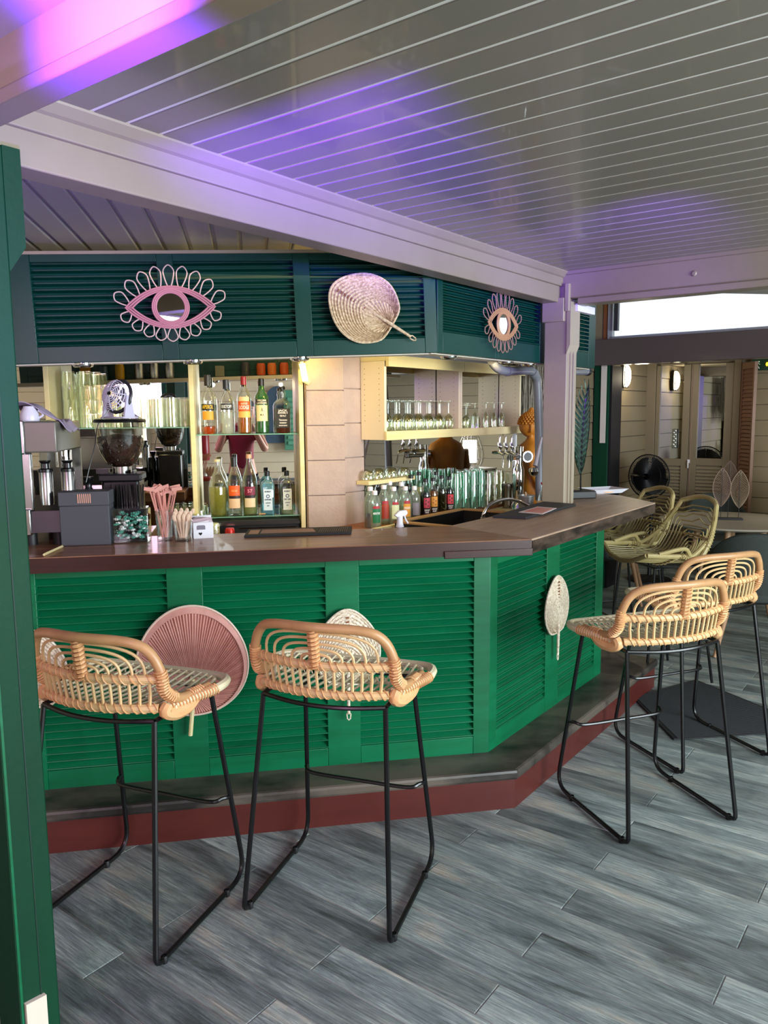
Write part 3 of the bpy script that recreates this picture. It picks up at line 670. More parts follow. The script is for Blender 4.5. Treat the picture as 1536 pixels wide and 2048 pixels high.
poses = [(-0.147, 2.486, 19.2, 'rattan bar stool at the middle of the bar, a white woven fan behind it'),
         (-0.817, 2.401, 20.8, 'leftmost rattan bar stool, next to the green post and the pink pleated fan'),
         (1.045, 3.017, -18.8, 'nearer of the two rattan bar stools on the right, in front of the step corner'),
         (1.454, 3.582, -20.2, 'farther of the two rattan bar stools on the right, legs on the dark doormat side')]
for i, (x, y, az, lb) in enumerate(poses):
    if i == 0:
        stool['label'] = lb; place(stool, None, F0, (x, y, 0), radians(-az))
    else: dup(stool, lb, F0, (x, y, 0), radians(-az))

# ------------------------------------------------------------------ high-backed rattan chairs at the counter end
def make_tall():
    t = thing('rattan_shell_stool', '', 'stool', 'green-tinged rattan shell stools at the far counter end')
    G = M['rattan_green']; zs = 0.72
    # side-profile curve: seat front (y=+0.24) to back top (y=-0.26, z=1.05)
    def prof(u_):   # 0 front .. 1 top
        pts = bez([(0, 0.25, zs + 0.01), (0, 0.12, zs - 0.005), (0, -0.02, zs - 0.01), (0, -0.14, zs + 0.02), (0, -0.21, zs + 0.11), (0, -0.25, zs + 0.22), (0, -0.275, zs + 0.33)], 6)
        return resample(pts, 30)[int(round(u_ * 30))]
    def wid(u_): return 0.235 + 0.02 * sin(pi * u_) - 0.07 * max(0, u_ - 0.72) / 0.28
    def S(x, u_):
        p = prof(u_); c = 1.0 * x * x / 0.06 * 0.05
        w_ = min(1, max(0, (u_ - 0.3) / 0.3))
        return Vector((x, p.y + c * 1.6 * w_, p.z + c * (1 - w_) * 1.4))
    outer = [S(-wid(i / 30), i / 30) for i in range(0, 31)]
    topc = [S(wid(1) * (-1 + 2 * j / 8), 1) + Vector((0, -0.006, 0.035 * sin(pi * j / 8))) for j in range(1, 8)]
    outer += topc + [S(wid(i / 30), i / 30) for i in range(30, -1, -1)]
    o = MB().tube(outer, 0.0145, 8).obj('shell_frame', G, t)
    b = MB()
    for i0 in (8, 20):
        b.tube(helix(outer[i0:i0 + 5], 0.017, 6, 8), 0.003, 4).tube(helix(outer[len(outer) - i0 - 5:len(outer) - i0], 0.017, 6, 8), 0.003, 4)
    b.obj('cane_binding', G, o)['kind'] = 'stuff'
    MB().tube([S(-0.235, 0), S(-0.12, 0) + Vector((0, 0.02, 0)), S(0, 0) + Vector((0, 0.025, 0)), S(0.12, 0) + Vector((0, 0.02, 0)), S(0.235, 0)], 0.0145, 8).obj('front_rail', G, t)
    # arms
    for s_ in (-1, 1):
        MB().tube(bez([S(s_ * 0.24, 0.1) + Vector((0, 0, 0.01)), S(s_ * 0.25, 0.3) + Vector((s_ * 0.01, 0, 0.045)), S(s_ * 0.245, 0.55) + Vector((s_ * 0.012, 0.05, 0.03)), S(s_ * 0.235, 0.72) + Vector((0, 0.01, 0))], 5), 0.0125, 8).obj('arm_hoop', G, t)
    n = 21
    for i in range(n):   # long rods arching over at the top
        fx = -1 + 2 * i / (n - 1)
        if i > n // 2 - 0.5: continue
        w0 = max(0.012, abs(fx) * 0.212); ut = 0.60 + 0.36 * abs(fx); P = [S(-w0, q / 20 * (ut - 0.06)) for q in range(21)]
        r_ = w0
        for q in range(1, 8):
            a = pi * q / 8; P.append(S(-w0 * cos(a), (ut - 0.06) + 0.06 * sin(a) ** 0.8))
        P += [S(w0, q / 20 * (ut - 0.06)) for q in range(20, -1, -1)]
        MB().tube(P, 0.0046, 5, cap=False).obj('shell_rod', G, t)
    b = MB()
    for u_ in (0.22, 0.52, 0.74):
        P = [S(-wid(u_) + 2 * wid(u_) * j / 12, u_) + Vector((0, -0.008, -0.006)) for j in range(13)]
        b.tube(P, 0.007, 6); b.tube(helix(P, 0.010, 14, 6), 0.003, 3)
    b.obj('cross_rail', G, t)['kind'] = 'stuff'
    for s_ in (-1, 1):
        MB().tube([(s_ * 0.18, 0.16, zs - 0.012), (s_ * 0.22, 0.22, 0.008)], 0.008, 8).obj('leg', M['black'], t)
        MB().tube([(s_ * 0.18, -0.12, zs - 0.012), (s_ * 0.22, -0.22, 0.008)], 0.008, 8).obj('leg', M['black'], t)
        MB().tube([(s_ * 0.207, 0.197, 0.27), (s_ * 0.207, -0.185, 0.27)], 0.007, 8).obj('foot_bar', M['black'], t)
    MB().tube([(-0.18, 0.16, zs - 0.012), (0.18, 0.16, zs - 0.012), (0.18, -0.12, zs - 0.012), (-0.18, -0.12, zs - 0.012)], 0.0075, 8, closed=True).obj('seat_ring', M['black'], t)
    MB().tube([(-0.207, 0.197, 0.27), (0.207, 0.197, 0.27)], 0.007, 8).obj('foot_bar', M['black'], t)
    return t
M['rattan_green'] = mat('olive_rattan_cane', 'a4925a', 0.42, col2='bcab78', scale=(12, 12, 12), amt=0.6)
tall = make_tall(); tall['label'] = 'nearer olive rattan shell stool with a high rounded back, under the counter tip'
place(tall, None, F0, (1.655, 4.59, 0), radians(104))
dup(tall, 'second olive rattan shell stool, half hidden behind the counter end panel', F0, (1.62, 5.18, 0), radians(104))

# ------------------------------------------------------------------ doormat
q = [at_z(x, y, 0) for x, y in ((1347, 1480), (1536, 1468), (1390, 1362), (1265, 1385))]
g = FU.inverted(); ql = [g @ p for p in q]
a0 = min(ql[0].x, ql[1].x); 
dm = MB(); p0 = at_z(1347, 1480, 0); p2 = at_z(1392, 1362, 0); d1 = (at_z(1600, 1463, 0) - p0).normalized(); 
c_ = [at_z(1347, 1481, 0), at_z(1265, 1396, 0), at_z(1392, 1361, 0)]
c_.append(c_[0] + (c_[2] - c_[1]) * 1.0); c_[3] = at_z(1640, 1462, 0)
dmo = thing('doormat', 'dark grey ribbed rubber doormat lying on the floor by the end of the bar', 'doormat')
MB().prism([(p.x, p.y) for p in c_], 0.0005, 0.008).obj('base', M['rubber'], dmo, smooth=False, bevel=0.003)
b = MB(); A, B_, C_, D_ = c_[0], c_[1], c_[2], c_[3]
for i in range(1, 60):
    t_ = i / 60; u0 = B_.lerp(A, t_); u1 = C_.lerp(D_, t_)
    b.tube([u0.lerp(u1, 0.03) + Vector((0, 0, 0.008)), u0.lerp(u1, 0.97) + Vector((0, 0, 0.008))], 0.003, 4)
o = b.obj('rib', M['rubber'], dmo); o['kind'] = 'stuff'

# ------------------------------------------------------------------ fans hung on the louvres
def palm_fan(label, fr, loc, tilt, w, h, m, hl, group=None, mtx=None, outline=None):
    """woven fan: tip up, handle down; local x right, z up, faces -y, origin at blade base"""
    t = thing('woven_fan', label, 'fan', group, fr=fr, loc=loc)
    RT = Matrix.Rotation(tilt, 4, 'Y')
    def outp(th):  # th -1..1 ; leaf outline round its middle, base at th = +-1
        a = th * pi; k = 1 + 0.10 * max(0, cos(a)) ** 6
        x = w / 2 * sin(a) * (1 - 0.10 * cos(a)) * (1 if abs(th) < 0.9 else 1.0); z = h * 0.5 - h * -0.5 * cos(a) * k
        if abs(th) > 0.86: z += 0.0
        return x, z / 1.05 - h * 0.035 * (1 - math.exp(-((abs(th) - 0.82) / 0.12) ** 2)) * 0 - h * 0.03 * math.exp(-((abs(th) - 0.84) / 0.08) ** 2)
    def fn(uu, vv):
        th = vv * 2 - 1; ex, ez = outp(th); k = 0.03 + 0.97 * uu; x = ex * k; z = 0.012 + (ez - 0.012) * k
        if uu < 0.44: yy = 0.0035 * sin(vv * 150)
        else: yy = 0.0035 * sin(uu * 120) + 0.0018 * sin(vv * 260 + (int(uu * 38) % 2) * pi)
        return (x, -0.012 - yy - 0.012 * sin(pi * uu) * (1 - abs(th)), z)
    o = MB().grid(76, 150, fn).obj('blade', m, t, fr=RT)
    rimp = []
    for j in range(61):
        x, y, z = fn(1.0, j / 60); rimp.append((x, -0.012, z))
    MB().tube(rimp, 0.005, 6).obj('braided_rim', m, t, fr=RT)
    hb = MB().tube([(0, -0.016, h * 0.42), (0, -0.020, 0.02), (0, -0.018, -hl)], [0.004, 0.008, 0.006], 8)
    hb.tube([(0, -0.018, -hl + 0.012), (0.008, -0.018, -hl - 0.002), (0.006, -0.018, -hl - 0.02), (0, -0.018, -hl - 0.026), (-0.006, -0.018, -hl - 0.02), (-0.008, -0.018, -hl - 0.002)], 0.0028, 6, closed=True)
    hb.obj('handle', m, t, fr=RT)
    bb = MB()
    for q in range(9):
        bb.box(-0.006, 0.006, -0.024, -0.0185, h * (0.45 + q * 0.055), h * (0.45 + q * 0.055) + 0.006)
    bb.obj('lacing', M['brown'], t, fr=RT)
    return t
def unproj_W(px, py, d): return at_y(px, py, d, FW)
# canopy fan: base lower right, tip upper left
bs = at_y(783, 651, 3.372, FW); tp = at_y(676, 583, 3.372, FW)
ang = atan2(tp.x - bs.x, tp.z - bs.z)
palm_fan('woven palm fan tilted with its handle down right, hung between the two eye mirrors', FW, bs, ang, 0.285, 0.30, M['straw'], 0.095)
bs = at_y(700, 1330, 3.028, FW)
palm_fan('pale woven fan on the bar front behind the middle stool', FW, (bs.x - 0.01, 3.028, 0.515), 0.0, 0.26, 0.31, M['straw_w'], 0.12)
q = at_y(1109, 1264, 1.542, FU); q2 = at_y(1107, 1153, 1.542, FU)
palm_fan('small pale leaf-shaped woven fan hung on the right bar front', FU, (q.x, 1.542, q.z), -0.02, 0.255, q2.z - q.z, M['straw_w'], 0.11)
palm_fan('pale woven fan mostly hidden by the green post, behind the leftmost stool', FW, (-0.83, 3.028, 0.51), 0.0, 0.26, 0.30, M['straw_w'], 0.11)
# pink pleated fan
pf = thing('pleated_fan', 'round dusty pink pleated fan on a short bamboo stick, hung on the bar front', 'fan', fr=FW)
bp0 = at_y(388, 1400, 3.03, FW); cx, cz = -0.238, 0.635
def pout(a):   # outline from centre, a=0 up
    return 0.20 + 0.034 * cos(a) ** 3 * (1 if cos(a) > 0 else 0.2) + 0.012 * (abs(sin(a)) ** 2)
bx, bz = bp0.x, bp0.z + 0.02
def pfn(uu, vv):
    a = -pi + 2 * pi * vv; ex = cx + pout(a) * sin(a); ez = cz + pout(a) * cos(a) * 1.02
    x = bx + (ex - bx) * uu; z = bz + (ez - bz) * uu
    return (x, 3.022 - 0.010 * uu - 0.0065 * uu * (1 if int(vv * 150) % 2 else -1), z)
b = MB(); NP = 230
for i in range(NP):
    a0_, a1_ = i / NP, (i + 1) / NP
    pts = []
    for uu in (0.03, 0.5, 0.93):
        for k, vv in enumerate((a0_, a1_)):
            a = -pi + 2 * pi * vv; ex = cx + pout(a) * sin(a); ez = cz + pout(a) * cos(a) * 1.02
            dd = 0.0042 * uu * (1 if (i + k) % 2 else -1) * (0.7 + 0.6 * ((i * 7919) % 13) / 13)
            pts.append((bx + (ex - bx) * uu, 3.018 - 0.008 * uu + dd, bz + (ez - bz) * uu))
    b.add(pts, [(0, 1, 3, 2), (2, 3, 5, 4)])
b.obj('pleated_blade', M['pink'], pf, smooth=False)
hem = []
hb = MB(); N_ = 72
for i in range(N_ + 1):
    a = -pi + 2 * pi * i / N_; ex = cx + pout(a) * sin(a); ez = cz + pout(a) * cos(a) * 1.02
    hem.append(((bx + (ex - bx) * 0.92, 3.004, bz + (ez - bz) * 0.92), (ex, 3.010, ez)))
for i in range(N_):
    (p, q_), (r_, s_) = hem[i], hem[i + 1]
    o_ = len(hb.v); hb.v += [p, q_, s_, r_, (p[0], p[1] + 0.008, p[2]), (q_[0], q_[1] + 0.008, q_[2]), (s_[0], s_[1] + 0.008, s_[2]), (r_[0], r_[1] + 0.008, r_[2])]
    hb.f += [(o_, o_ + 1, o_ + 2, o_ + 3), (o_ + 1, o_ + 5, o_ + 6, o_ + 2), (o_, o_ + 3, o_ + 7, o_ + 4)]
hb.obj('stitched_hem', M['pink'], pf, smooth=False)
MB().tube([h[1] for h in hem], 0.0045, 6, closed=True).obj('pale_edge', M['pink_edge'], pf)
bt = at_y(381, 1470, 3.015, FW)
MB().tube([(bx, 3.006, bz + 0.10), (bx, 3.0, bz), (bt.x, 3.012, bt.z)], 0.0085, 8).obj('bamboo_handle', M['yellowcream'], pf)

# ------------------------------------------------------------------ eye mirrors
def eye(label, fr, c, w, h, rad, mm, pm2, n_top, n_bot, topf, name='eye_mirror', rot=0.0, pl=0.075, pl2=0.05):
    t = thing(name, label, 'mirror', fr=fr @ Matrix.Translation(Vector(c)) @ Matrix.Rotation(rot, 4, 'Y'))
    place(t, None, fr, c)
    t.matrix_world = fr @ Matrix.Translation(Vector(c)) @ Matrix.Rotation(rot, 4, 'Y')
    def lid(s_, k, up, off=0.0):  # s_ -1..1
        hh = (h / 2) * (1 - abs(s_) ** 2.0) ** 0.9 if abs(s_) < 1 else 0
        return Vector((s_ * (w / 2 + off), k, (hh + off * (1 if hh > 0 else 0)) * (1 if up else -1)))
    for off in (0.0, -0.007, -0.014):
        up = [lid(-1 + 2 * i / 24, -0.010, True, off) for i in range(25)]; dn = [lid(1 - 2 * i / 24, -0.010, False, off) for i in range(1, 24)]
        MB().tube(up + dn, 0.004, 7, closed=True).obj('lid_cane', mm, t)
    for rr_ in (rad, rad - 0.007, rad - 0.0135):
        MB().tube([(rr_ * cos(2 * pi * i / 36), -0.012, rr_ * sin(2 * pi * i / 36)) for i in range(36)], 0.004, 7, closed=True).obj('iris_ring', mm, t)
    MB().lathe([(0, -0.010), (rad - 0.008, -0.010), (rad - 0.008, 0.0), (0, 0)], n=36).obj('mirror_disc', M['mirror'], t, fr=Matrix.Rotation(radians(90), 4, 'X') @ Matrix.Scale(-1, 4, (0, 0, 1)))
    def petal(s_, up, ln, wd):
        p = lid(s_, -0.008, up); q_ = lid(s_ + 0.02, -0.008, up); r_ = lid(s_ - 0.02, -0.008, up)
        tg = (q_ - r_).normalized(); nm = Vector((-tg.z, 0, tg.x)) if up else Vector((tg.z, 0, -tg.x))
        ctr = Vector((p.x * 0.55, 0, p.z * 0.3)); dr = (p - ctr); dr.y = 0; dr = (dr.normalized() * 0.55 + nm * 0.45 + Vector((0, 0, 0.35 if up else -0.35))).normalized()
        sd = Vector((dr.z, 0, -dr.x))
        P = bez([p + sd * wd * 0.16, p + dr * ln * 0.35 + sd * wd * 0.40, p + dr * ln * 0.75 + sd * wd * 0.5, p + dr * ln, p + dr * ln * 0.75 - sd * wd * 0.5, p + dr * ln * 0.35 - sd * wd * 0.40, p - sd * wd * 0.16], 5)
        MB().tube(P, 0.0027, 6).obj('petal', pm2, t)
    for i in range(n_top):
        s_ = -0.93 + 1.86 * i / (n_top - 1); petal(s_, True, pl * (0.86 + 0.26 * (1 - s_ * s_)), w * 0.115)
    for i in range(n_bot):
        s_ = -0.9 + 1.8 * i / (n_bot - 1); petal(s_, False, pl2 * (0.92 + 0.2 * (1 - s_ * s_)), w * 0.112)
    return t
ec = at_y(342, 615, 3.372, FW)
eye('eye-shaped pale pink cane mirror with petal lashes, hung on the canopy at left', FW, ec, 0.355, 0.165, 0.072, M['pink_rattan'], M['petal'], 9, 9, 1, rot=-0.03, pl=0.076, pl2=0.048)
ec = at_y(1003, 649, 1.888, FU)
eye('eye-shaped brown cane mirror with petal lashes, hung on the right canopy near the white post', FU, ec, 0.30, 0.15, 0.066, M['tan_cane'], M['tan_petal'], 9, 9, 1, pl=0.075, pl2=0.055)
# ------------------------------------------------------------------ back bar unit with mirror and glass shelves
MIR = 4.45; FR_ = 4.17
def sW(px, py, d): return at_y(px, py, d, FW)
dv = [sW(x, 850, FR_).x for x in (97, 385, 603)]
bu = thing('back_bar_unit', 'cream framed back bar unit with mirror panels and glass shelves behind the counter', 'shelving unit', fr=FW)
for x in dv:
    MB().box(x - 0.012, x + 0.012, FR_, MIR - 0.004, 0.92, 2.28).obj('divider', M['yellowcream'], bu, bevel=0.002)
MB().box(-2.2, dv[0] - 0.013, MIR - 0.003, MIR + 0.01, 0.95, 2.28).obj('mirror_panel', M['mirror'], bu)
MB().box(dv[0] - 0.001, dv[1] - 0.001, MIR - 0.003, MIR + 0.01, 0.95, 2.28).obj('mirror_panel', M['mirror'], bu)
MB().box(dv[1] + 0.001, dv[2] - 0.001, MIR - 0.003, MIR + 0.01, 1.03, 2.28).obj('mirror_panel', M['mirror'], bu)
MB().box(-2.2, dv[2] + 0.012, MIR + 0.011, MIR + 0.04, 0.9, 2.28).obj('back_panel', M['melamine'], bu)
zl = sW(250, 855, 4.2).z; zA = sW(500, 867.5, 4.2).z; zB = sW(500, 1032, 4.2).z
for a, b, z in ((dv[0] + 0.014, dv[1] - 0.014, zl), (dv[1] + 0.014, dv[2] - 0.014, zA), (dv[1] + 0.014, dv[2] - 0.014, zB)):
    MB().box(a, b, 4.2, MIR - 0.006, z - 0.006, z).obj('glass_shelf', M['gl_shelf'], bu)
    MB().box(a, b, 4.1985, 4.2005, z - 0.0055, z - 0.0005).obj('shelf_edge', mat('green_glass_edge', '7fae98', 0.2, coat=0.3), bu)
MB().box(-2.2, 0.6, 4.05, MIR + 0.03, 0.90, 0.94).obj('worktop', M['steel'], bu)
# drinks fridge under the middle shelf
fg = thing('drinks_fridge', 'black glass-fronted drinks fridge below the lower bottle shelf', 'fridge', fr=FW, loc=((dv[1] + dv[2]) / 2, 4.3, 0.94))
w_ = (dv[2] - dv[1]) / 2 - 0.02
MB().box(-w_, w_, -0.11, 0.12, 0.0, zB - 0.94 - 0.02).obj('cabinet_body', M['blackmatte'], fg, bevel=0.004)
MB().box(-w_, w_, -0.125, -0.111, zB - 0.94 - 0.045, zB - 0.94 - 0.03).obj('steel_strip', M['steel'], fg)
MB().box(-w_ + 0.2, w_ - 0.02, -0.122, -0.1105, zB - 0.94 - 0.065, zB - 0.94 - 0.06).obj('chrome_line', M['chrome'], fg)
for nm, lb, px, py0, py1, c in (('drink_can', 'green patterned can in front of the fridge, beside the white carton', 430, 1075, 1046, 'a7b04a'), ('drink_can', 'small red can in front of the black fridge', 460, 1076, 1056, 'd0302c')):
    p = sW(px, py0, 4.12); q = sW(px, py1, 4.12); 
    t = thing(nm, lb, 'can', fr=FW, loc=(p.x, 4.12, 0.94)); r_ = 0.026
    MB().lathe([(0, 0), (r_ - 0.004, 0), (r_, 0.006), (r_, q.z - 0.94 - 0.012), (r_ - 0.004, q.z - 0.94 - 0.003), (r_ - 0.005, q.z - 0.94), (0, q.z - 0.94 - 0.003)], n=18).obj('can_body', mat('can_' + c, c, 0.3, 0.4, col2='ffffff' if c[0] == 'a' else None, scale=(60, 60, 60), amt=0.2), t)
    MB().lathe([(0, 0), (r_ * 0.6, 0), (r_ * 0.6, 0.001), (0, 0.001)], (0, 0, q.z - 0.94 - 0.003), 12).obj('can_lid', M['steel'], t)

# ------------------------------------------------------------------ bottles
LQ = {}
def liquid(c):
    if c not in LQ:
        cc = tuple(v for v in lin(c)[:3]); LQ[c] = glass('liquid_' + c, cc, 0.35, 0.02, 0.05, tint=0.35)
    return LQ[c]
MC = {}
def flat(c, r=0.5, me=0.0):
    k = (c, r, me)
    if k not in MC: MC[k] = mat('plain_' + c, c, r, me)
    return MC[k]
def label_patch(t, r, z0, z1, half, m, name='label', sq=False, ctr=0.0, parent=None, dy=0.0):
    b = MB(); n = 10
    if sq:
        b.box(-half, half, -r - 0.0012, -r - 0.0002, z0, z1)
    else:
        vs = []; 
        for k in range(n + 1):
            a = -half + 2 * half * k / n + ctr
            vs += [((r + 0.0006) * sin(a), -(r + 0.0006) * cos(a), z0), ((r + 0.0006) * sin(a), -(r + 0.0006) * cos(a), z1), ((r + 0.0014) * sin(a), -(r + 0.0014) * cos(a), z0), ((r + 0.0014) * sin(a), -(r + 0.0014) * cos(a), z1)]
        fs = []
        for k in range(n):
            o = k * 4; fs += [(o + 2, o + 6, o + 7, o + 3), (o, o + 1, o + 5, o + 4), (o + 1, o + 3, o + 7, o + 5), (o, o + 4, o + 6, o + 2)]
        fs += [(0, 2, 3, 1), (n * 4, n * 4 + 1, n * 4 + 3, n * 4 + 2)]
        b.add(vs, fs)
    return b.obj(name, m, t)
def bottle(label, fr, loc, H_, r, shape, gm, liq=None, lvl=0.5, cap=('222222', 0.05, 0.016), labels=(), texts=(), group=None, name='bottle', sq=False, rot=0.0):
    t = thing(name, label, 'bottle', group, fr=fr, loc=loc, rot=rot)
    n = 4 if sq else 20
    prof = [(r * a, H_ * b) for a, b in shape]
    mt = Matrix.Rotation(pi / 4, 4, 'Z') if sq else None
    k = 1.38 if sq else 1.0
    P = [(p[0] * k if p[1] < H_ * 0.72 else p[0], p[1]) for p in prof]
    if sq:   # superelliptic body section
        b = MB(); nn = 24; vs = []
        for rr_, z in prof:
            w = min(1, max(0, (rr_ / r - 0.35) / 0.4))
            for j in range(nn):
                a = 2 * pi * j / nn; ca, sa_ = cos(a), sin(a); e = 1 - 0.62 * w
                vs.append((rr_ * abs(ca) ** e * (1 if ca > 0 else -1), rr_ * abs(sa_) ** e * (1 if sa_ > 0 else -1), z))
        fs = [(i * nn + j, i * nn + (j + 1) % nn, (i + 1) * nn + (j + 1) % nn, (i + 1) * nn + j) for i in range(len(prof) - 1) for j in range(nn)]
        b.add(vs, fs); b.obj('glass_body', gm, t)
    else: MB().lathe(prof, n=n).obj('glass_body', gm, t)
    if liq:
        inn = [(0.0, 0.008)] + [(max(0.001, a - 0.003), b) for a, b in prof[1:] if b < H_ * lvl and a > 0.004]
        ra = inn[-1][0]; inn += [(ra, H_ * lvl), (0.0, H_ * lvl)]
        MB().lathe(inn, n=18).obj('liquid', liquid(liq), t)
    if cap:
        c, ch, cr_ = cap
        o = MB().lathe([(0, H_ - ch), (cr_, H_ - ch), (cr_, H_ - 0.003), (cr_ - 0.003, H_), (0, H_)], n=16).obj('cap', flat(c, 0.35), t)
    for (z0, z1, half, c, *rr_) in labels:
        label_patch(t, rr_[0] if rr_ else r, z0, z1, half, flat(c, 0.5), sq=sq)
    for tx in texts:
        txt, z, size, width, c, *rr_ = tx; R_ = (rr_[0] if rr_ else r)
        text_mesh('lettering', txt, size, flat(c, 0.5), t, face_at(0, -R_ - 0.0016, z), width=width, cyl=None if sq else R_ + 0.0016, depth=0.0003, bold=0.0004)
    return t
SPIRIT = [(0, 0.01), (0.85, 0), (1, 0.02), (1, 0.60), (0.92, 0.68), (0.55, 0.76), (0.40, 0.82), (0.37, 0.93), (0.37, 0.985)]
ROUND = [(0, 0.01), (0.9, 0), (1, 0.03), (1, 0.55), (0.96, 0.62), (0.75, 0.70), (0.45, 0.76), (0.34, 0.82), (0.33, 0.98)]
CARAFE = [(0, 0.01), (0.82, 0), (0.92, 0.03), (1, 0.30), (1, 0.50), (0.82, 0.62), (0.5, 0.74), (0.33, 0.82), (0.30, 0.97)]
SQB = [(0, 0.01), (0.95, 0), (1, 0.02), (1, 0.60), (0.8, 0.67), (0.4, 0.74), (0.38, 0.80), (0.44, 0.86), (0.33, 0.94), (0.33, 0.99)]
GIN = [(0, 0.01), (0.88, 0), (0.92, 0.02), (1, 0.66), (0.8, 0.74), (0.36, 0.80), (0.32, 0.86), (0.32, 0.97)]
def onshelf(px, d, z): return (sW(px, 866, d).x, d, z)
bottle('orange-yellow aperitif bottle with a black cap, leftmost on the upper glass shelf', FW, onshelf(418, 4.30, zA), 0.312, 0.038, ROUND, M['gl'], 'e8641c', 0.12, ('1c1418', 0.058, 0.0165),
       [(0.125, 0.158, 0.95, '151310'), (0.075, 0.12, 0.8, 'e8a030')], [('APEROL', 0.142, 0.028, 0.062, 'f0c020')])
bottle('clear vodka bottle with a dark blue cap, second on the upper glass shelf', FW, onshelf(455, 4.31, zA), 0.287, 0.037, ROUND, M['gl'], 'f0f4ea', 0.4, ('161a2c', 0.05, 0.017),
       [(0.128, 0.160, 0.9, '1a1a1c')], [('ERISTOFF', 0.143, 0.024, 0.058, 'e6e6e6')])
bottle('whisky bottle with a red cap and an orange label, middle of the upper glass shelf', FW, onshelf(490, 4.31, zA), 0.304, 0.038, SPIRIT, M['gl'], 'd98a1c', 0.28, ('a8202a', 0.045, 0.0155),
       [(0.118, 0.172, 0.9, 'e85a1e'), (0.172, 0.195, 0.75, 'f0c890'), (0.085, 0.118, 0.9, 'f2b860')], [('HUNTING', 0.158, 0.014, 0.036, 'f6d0b0'), ('LODGE', 0.138, 0.028, 0.056, 'fdf0e0')])
bottle('green glass whisky bottle with a cream label and black cap, fourth on the upper shelf', FW, onshelf(525, 4.31, zA), 0.293, 0.0375, SPIRIT, glass('dark_green_glass', (0.10, 0.42, 0.12), 0.6, 0.06, tint=0.25), '1c3410', 0.3, ('121210', 0.04, 0.0155),
       [(0.155, 0.182, 0.95, '1a1a14'), (0.065, 0.150, 0.85, 'ecdca6')], [('WILLIAM', 0.175, 0.014, 0.050, 'f2e8c0'), ('LAWSON\'S', 0.161, 0.014, 0.056, 'f2e8c0'), ('A', 0.125, 0.03, 0.012, '50503a'), ('M A', 0.098, 0.014, 0.02, '50503a')])
bottle('square whiskey bottle with a black label and amber remains, rightmost on the upper shelf', FW, onshelf(566, 4.31, zA), 0.250, 0.042, SQB, M['gl'], '8a3c14', 0.16, ('15120f', 0.016, 0.0165),
       [(0.028, 0.132, 0.037, '17110f')], [('JACK', 0.120, 0.014, 0.050, 'f0e8e0'), ('DANIEL\'S', 0.108, 0.013, 0.052, 'f0e8e0'), ('Old No.7', 0.092, 0.013, 0.034, 'f0e8e0'), ('Tennessee', 0.070, 0.013, 0.044, 'f0e8e0'), ('WHISKEY', 0.054, 0.010, 0.040, 'f0e8e0'), ('SOUR MASH', 0.040, 0.008, 0.044, 'f0e8e0')], sq=True)
t = bottle('open clear bottle with dark branches and yellow herbs steeped inside, lower shelf left', FW, onshelf(432, 4.30, zB), 0.300, 0.050, CARAFE, M['gl'], 'c9c75a', 0.5, ('d8c8a0', 0.012, 0.017))
b = MB(); random.seed(3)
for k in range(9):
    a = random.uniform(-1, 1) * 0.02; P = [Vector((a, random.uniform(-.01, .02), 0.02))]
    for q in range(6): P.append(P[-1] + Vector((random.uniform(-0.009, 0.009), random.uniform(-0.006, 0.002), 0.020)))
    P = [Vector((max(-.04, min(.04, p.x)), max(-0.038, min(.03, p.y)), p.z)) for p in P]; b.tube(P, 0.0014, 4)
b.obj('herb_stems', flat('2a2412'), t)['kind'] = 'stuff'
bottle('clear rum bottle with an orange label and black neck, lower shelf', FW, onshelf(465, 4.29, zB), 0.312, 0.041, CARAFE, M['gl'], 'eaf2e4', 0.0, ('161616', 0.052, 0.0145),
       [(0.105, 0.160, 0.75, 'e85a18'), (0.09, 0.104, 0.75, '2a1c22'), (0.038, 0.09, 0.75, 'e8c098')], [('RHUM', 0.132, 0.014, 0.03, 'f6a860')])
bottle('clear rum bottle with a cork stopper and a crimson label, lower shelf middle', FW, onshelf(496, 4.30, zB), 0.325, 0.043, CARAFE, M['gl'], 'cfd68c', 0.3, ('e0a886', 0.022, 0.0155),
       [(0.105, 0.152, 0.7, '7c1834', 0.0425), (0.09, 0.104, 0.7, '241a1e', 0.0425), (0.04, 0.09, 0.7, 'ecd2a8', 0.0415)], [('57', 0.128, 0.026, 0.026, 'e890a0', 0.0425)])
for px, lb, gm_, lc in ((532, 'pale blue gin bottle with a black cap, lower shelf', glass('blue_glass', (0.42, 0.80, 0.90), 0.6, 0.08, tint=0.2), 'd8e6ee'), (571, 'clear gin bottle with a black cap and pale label, rightmost on the lower shelf', M['gl'], 'dfe2d8')):
    bottle(lb, FW, onshelf(px, 4.30, zB), 0.232, 0.038, GIN, gm_, 'e6f2d0' if px > 550 else None, 0.10, ('15161a', 0.028, 0.0135),
           [(0.02, 0.135, 0.0235, lc)], [('BOMBAY', 0.122, 0.012, 0.034, '2a2c48'), ('o', 0.100, 0.042, 0.02, '4a4c70'), ('SAPPHIRE' if px < 550 else 'DRY GIN', 0.078, 0.011, 0.036, '2a2c48'), ('LONDON', 0.06, 0.009, 0.026, '50526a'), ('DRY', 0.045, 0.009, 0.014, '50526a')], sq=True)
# short knife with a wooden handle on the lower shelf
t = thing('small_knife', 'small wooden-handled knife lying on the lower glass shelf', 'knife', fr=FW, loc=(sW(518, 1030, 4.23).x, 4.225, zB + 0.0045))
MB().tube([(0, 0, 0.001), (0.035, 0.003, 0.001)], 0.0045, 6).obj('handle', M['rattan_d'], t)
MB().tube([(-0.05, 0, 0), (0, 0, 0)], 0.003, 6).obj('blade', M['blackmatte'], t)

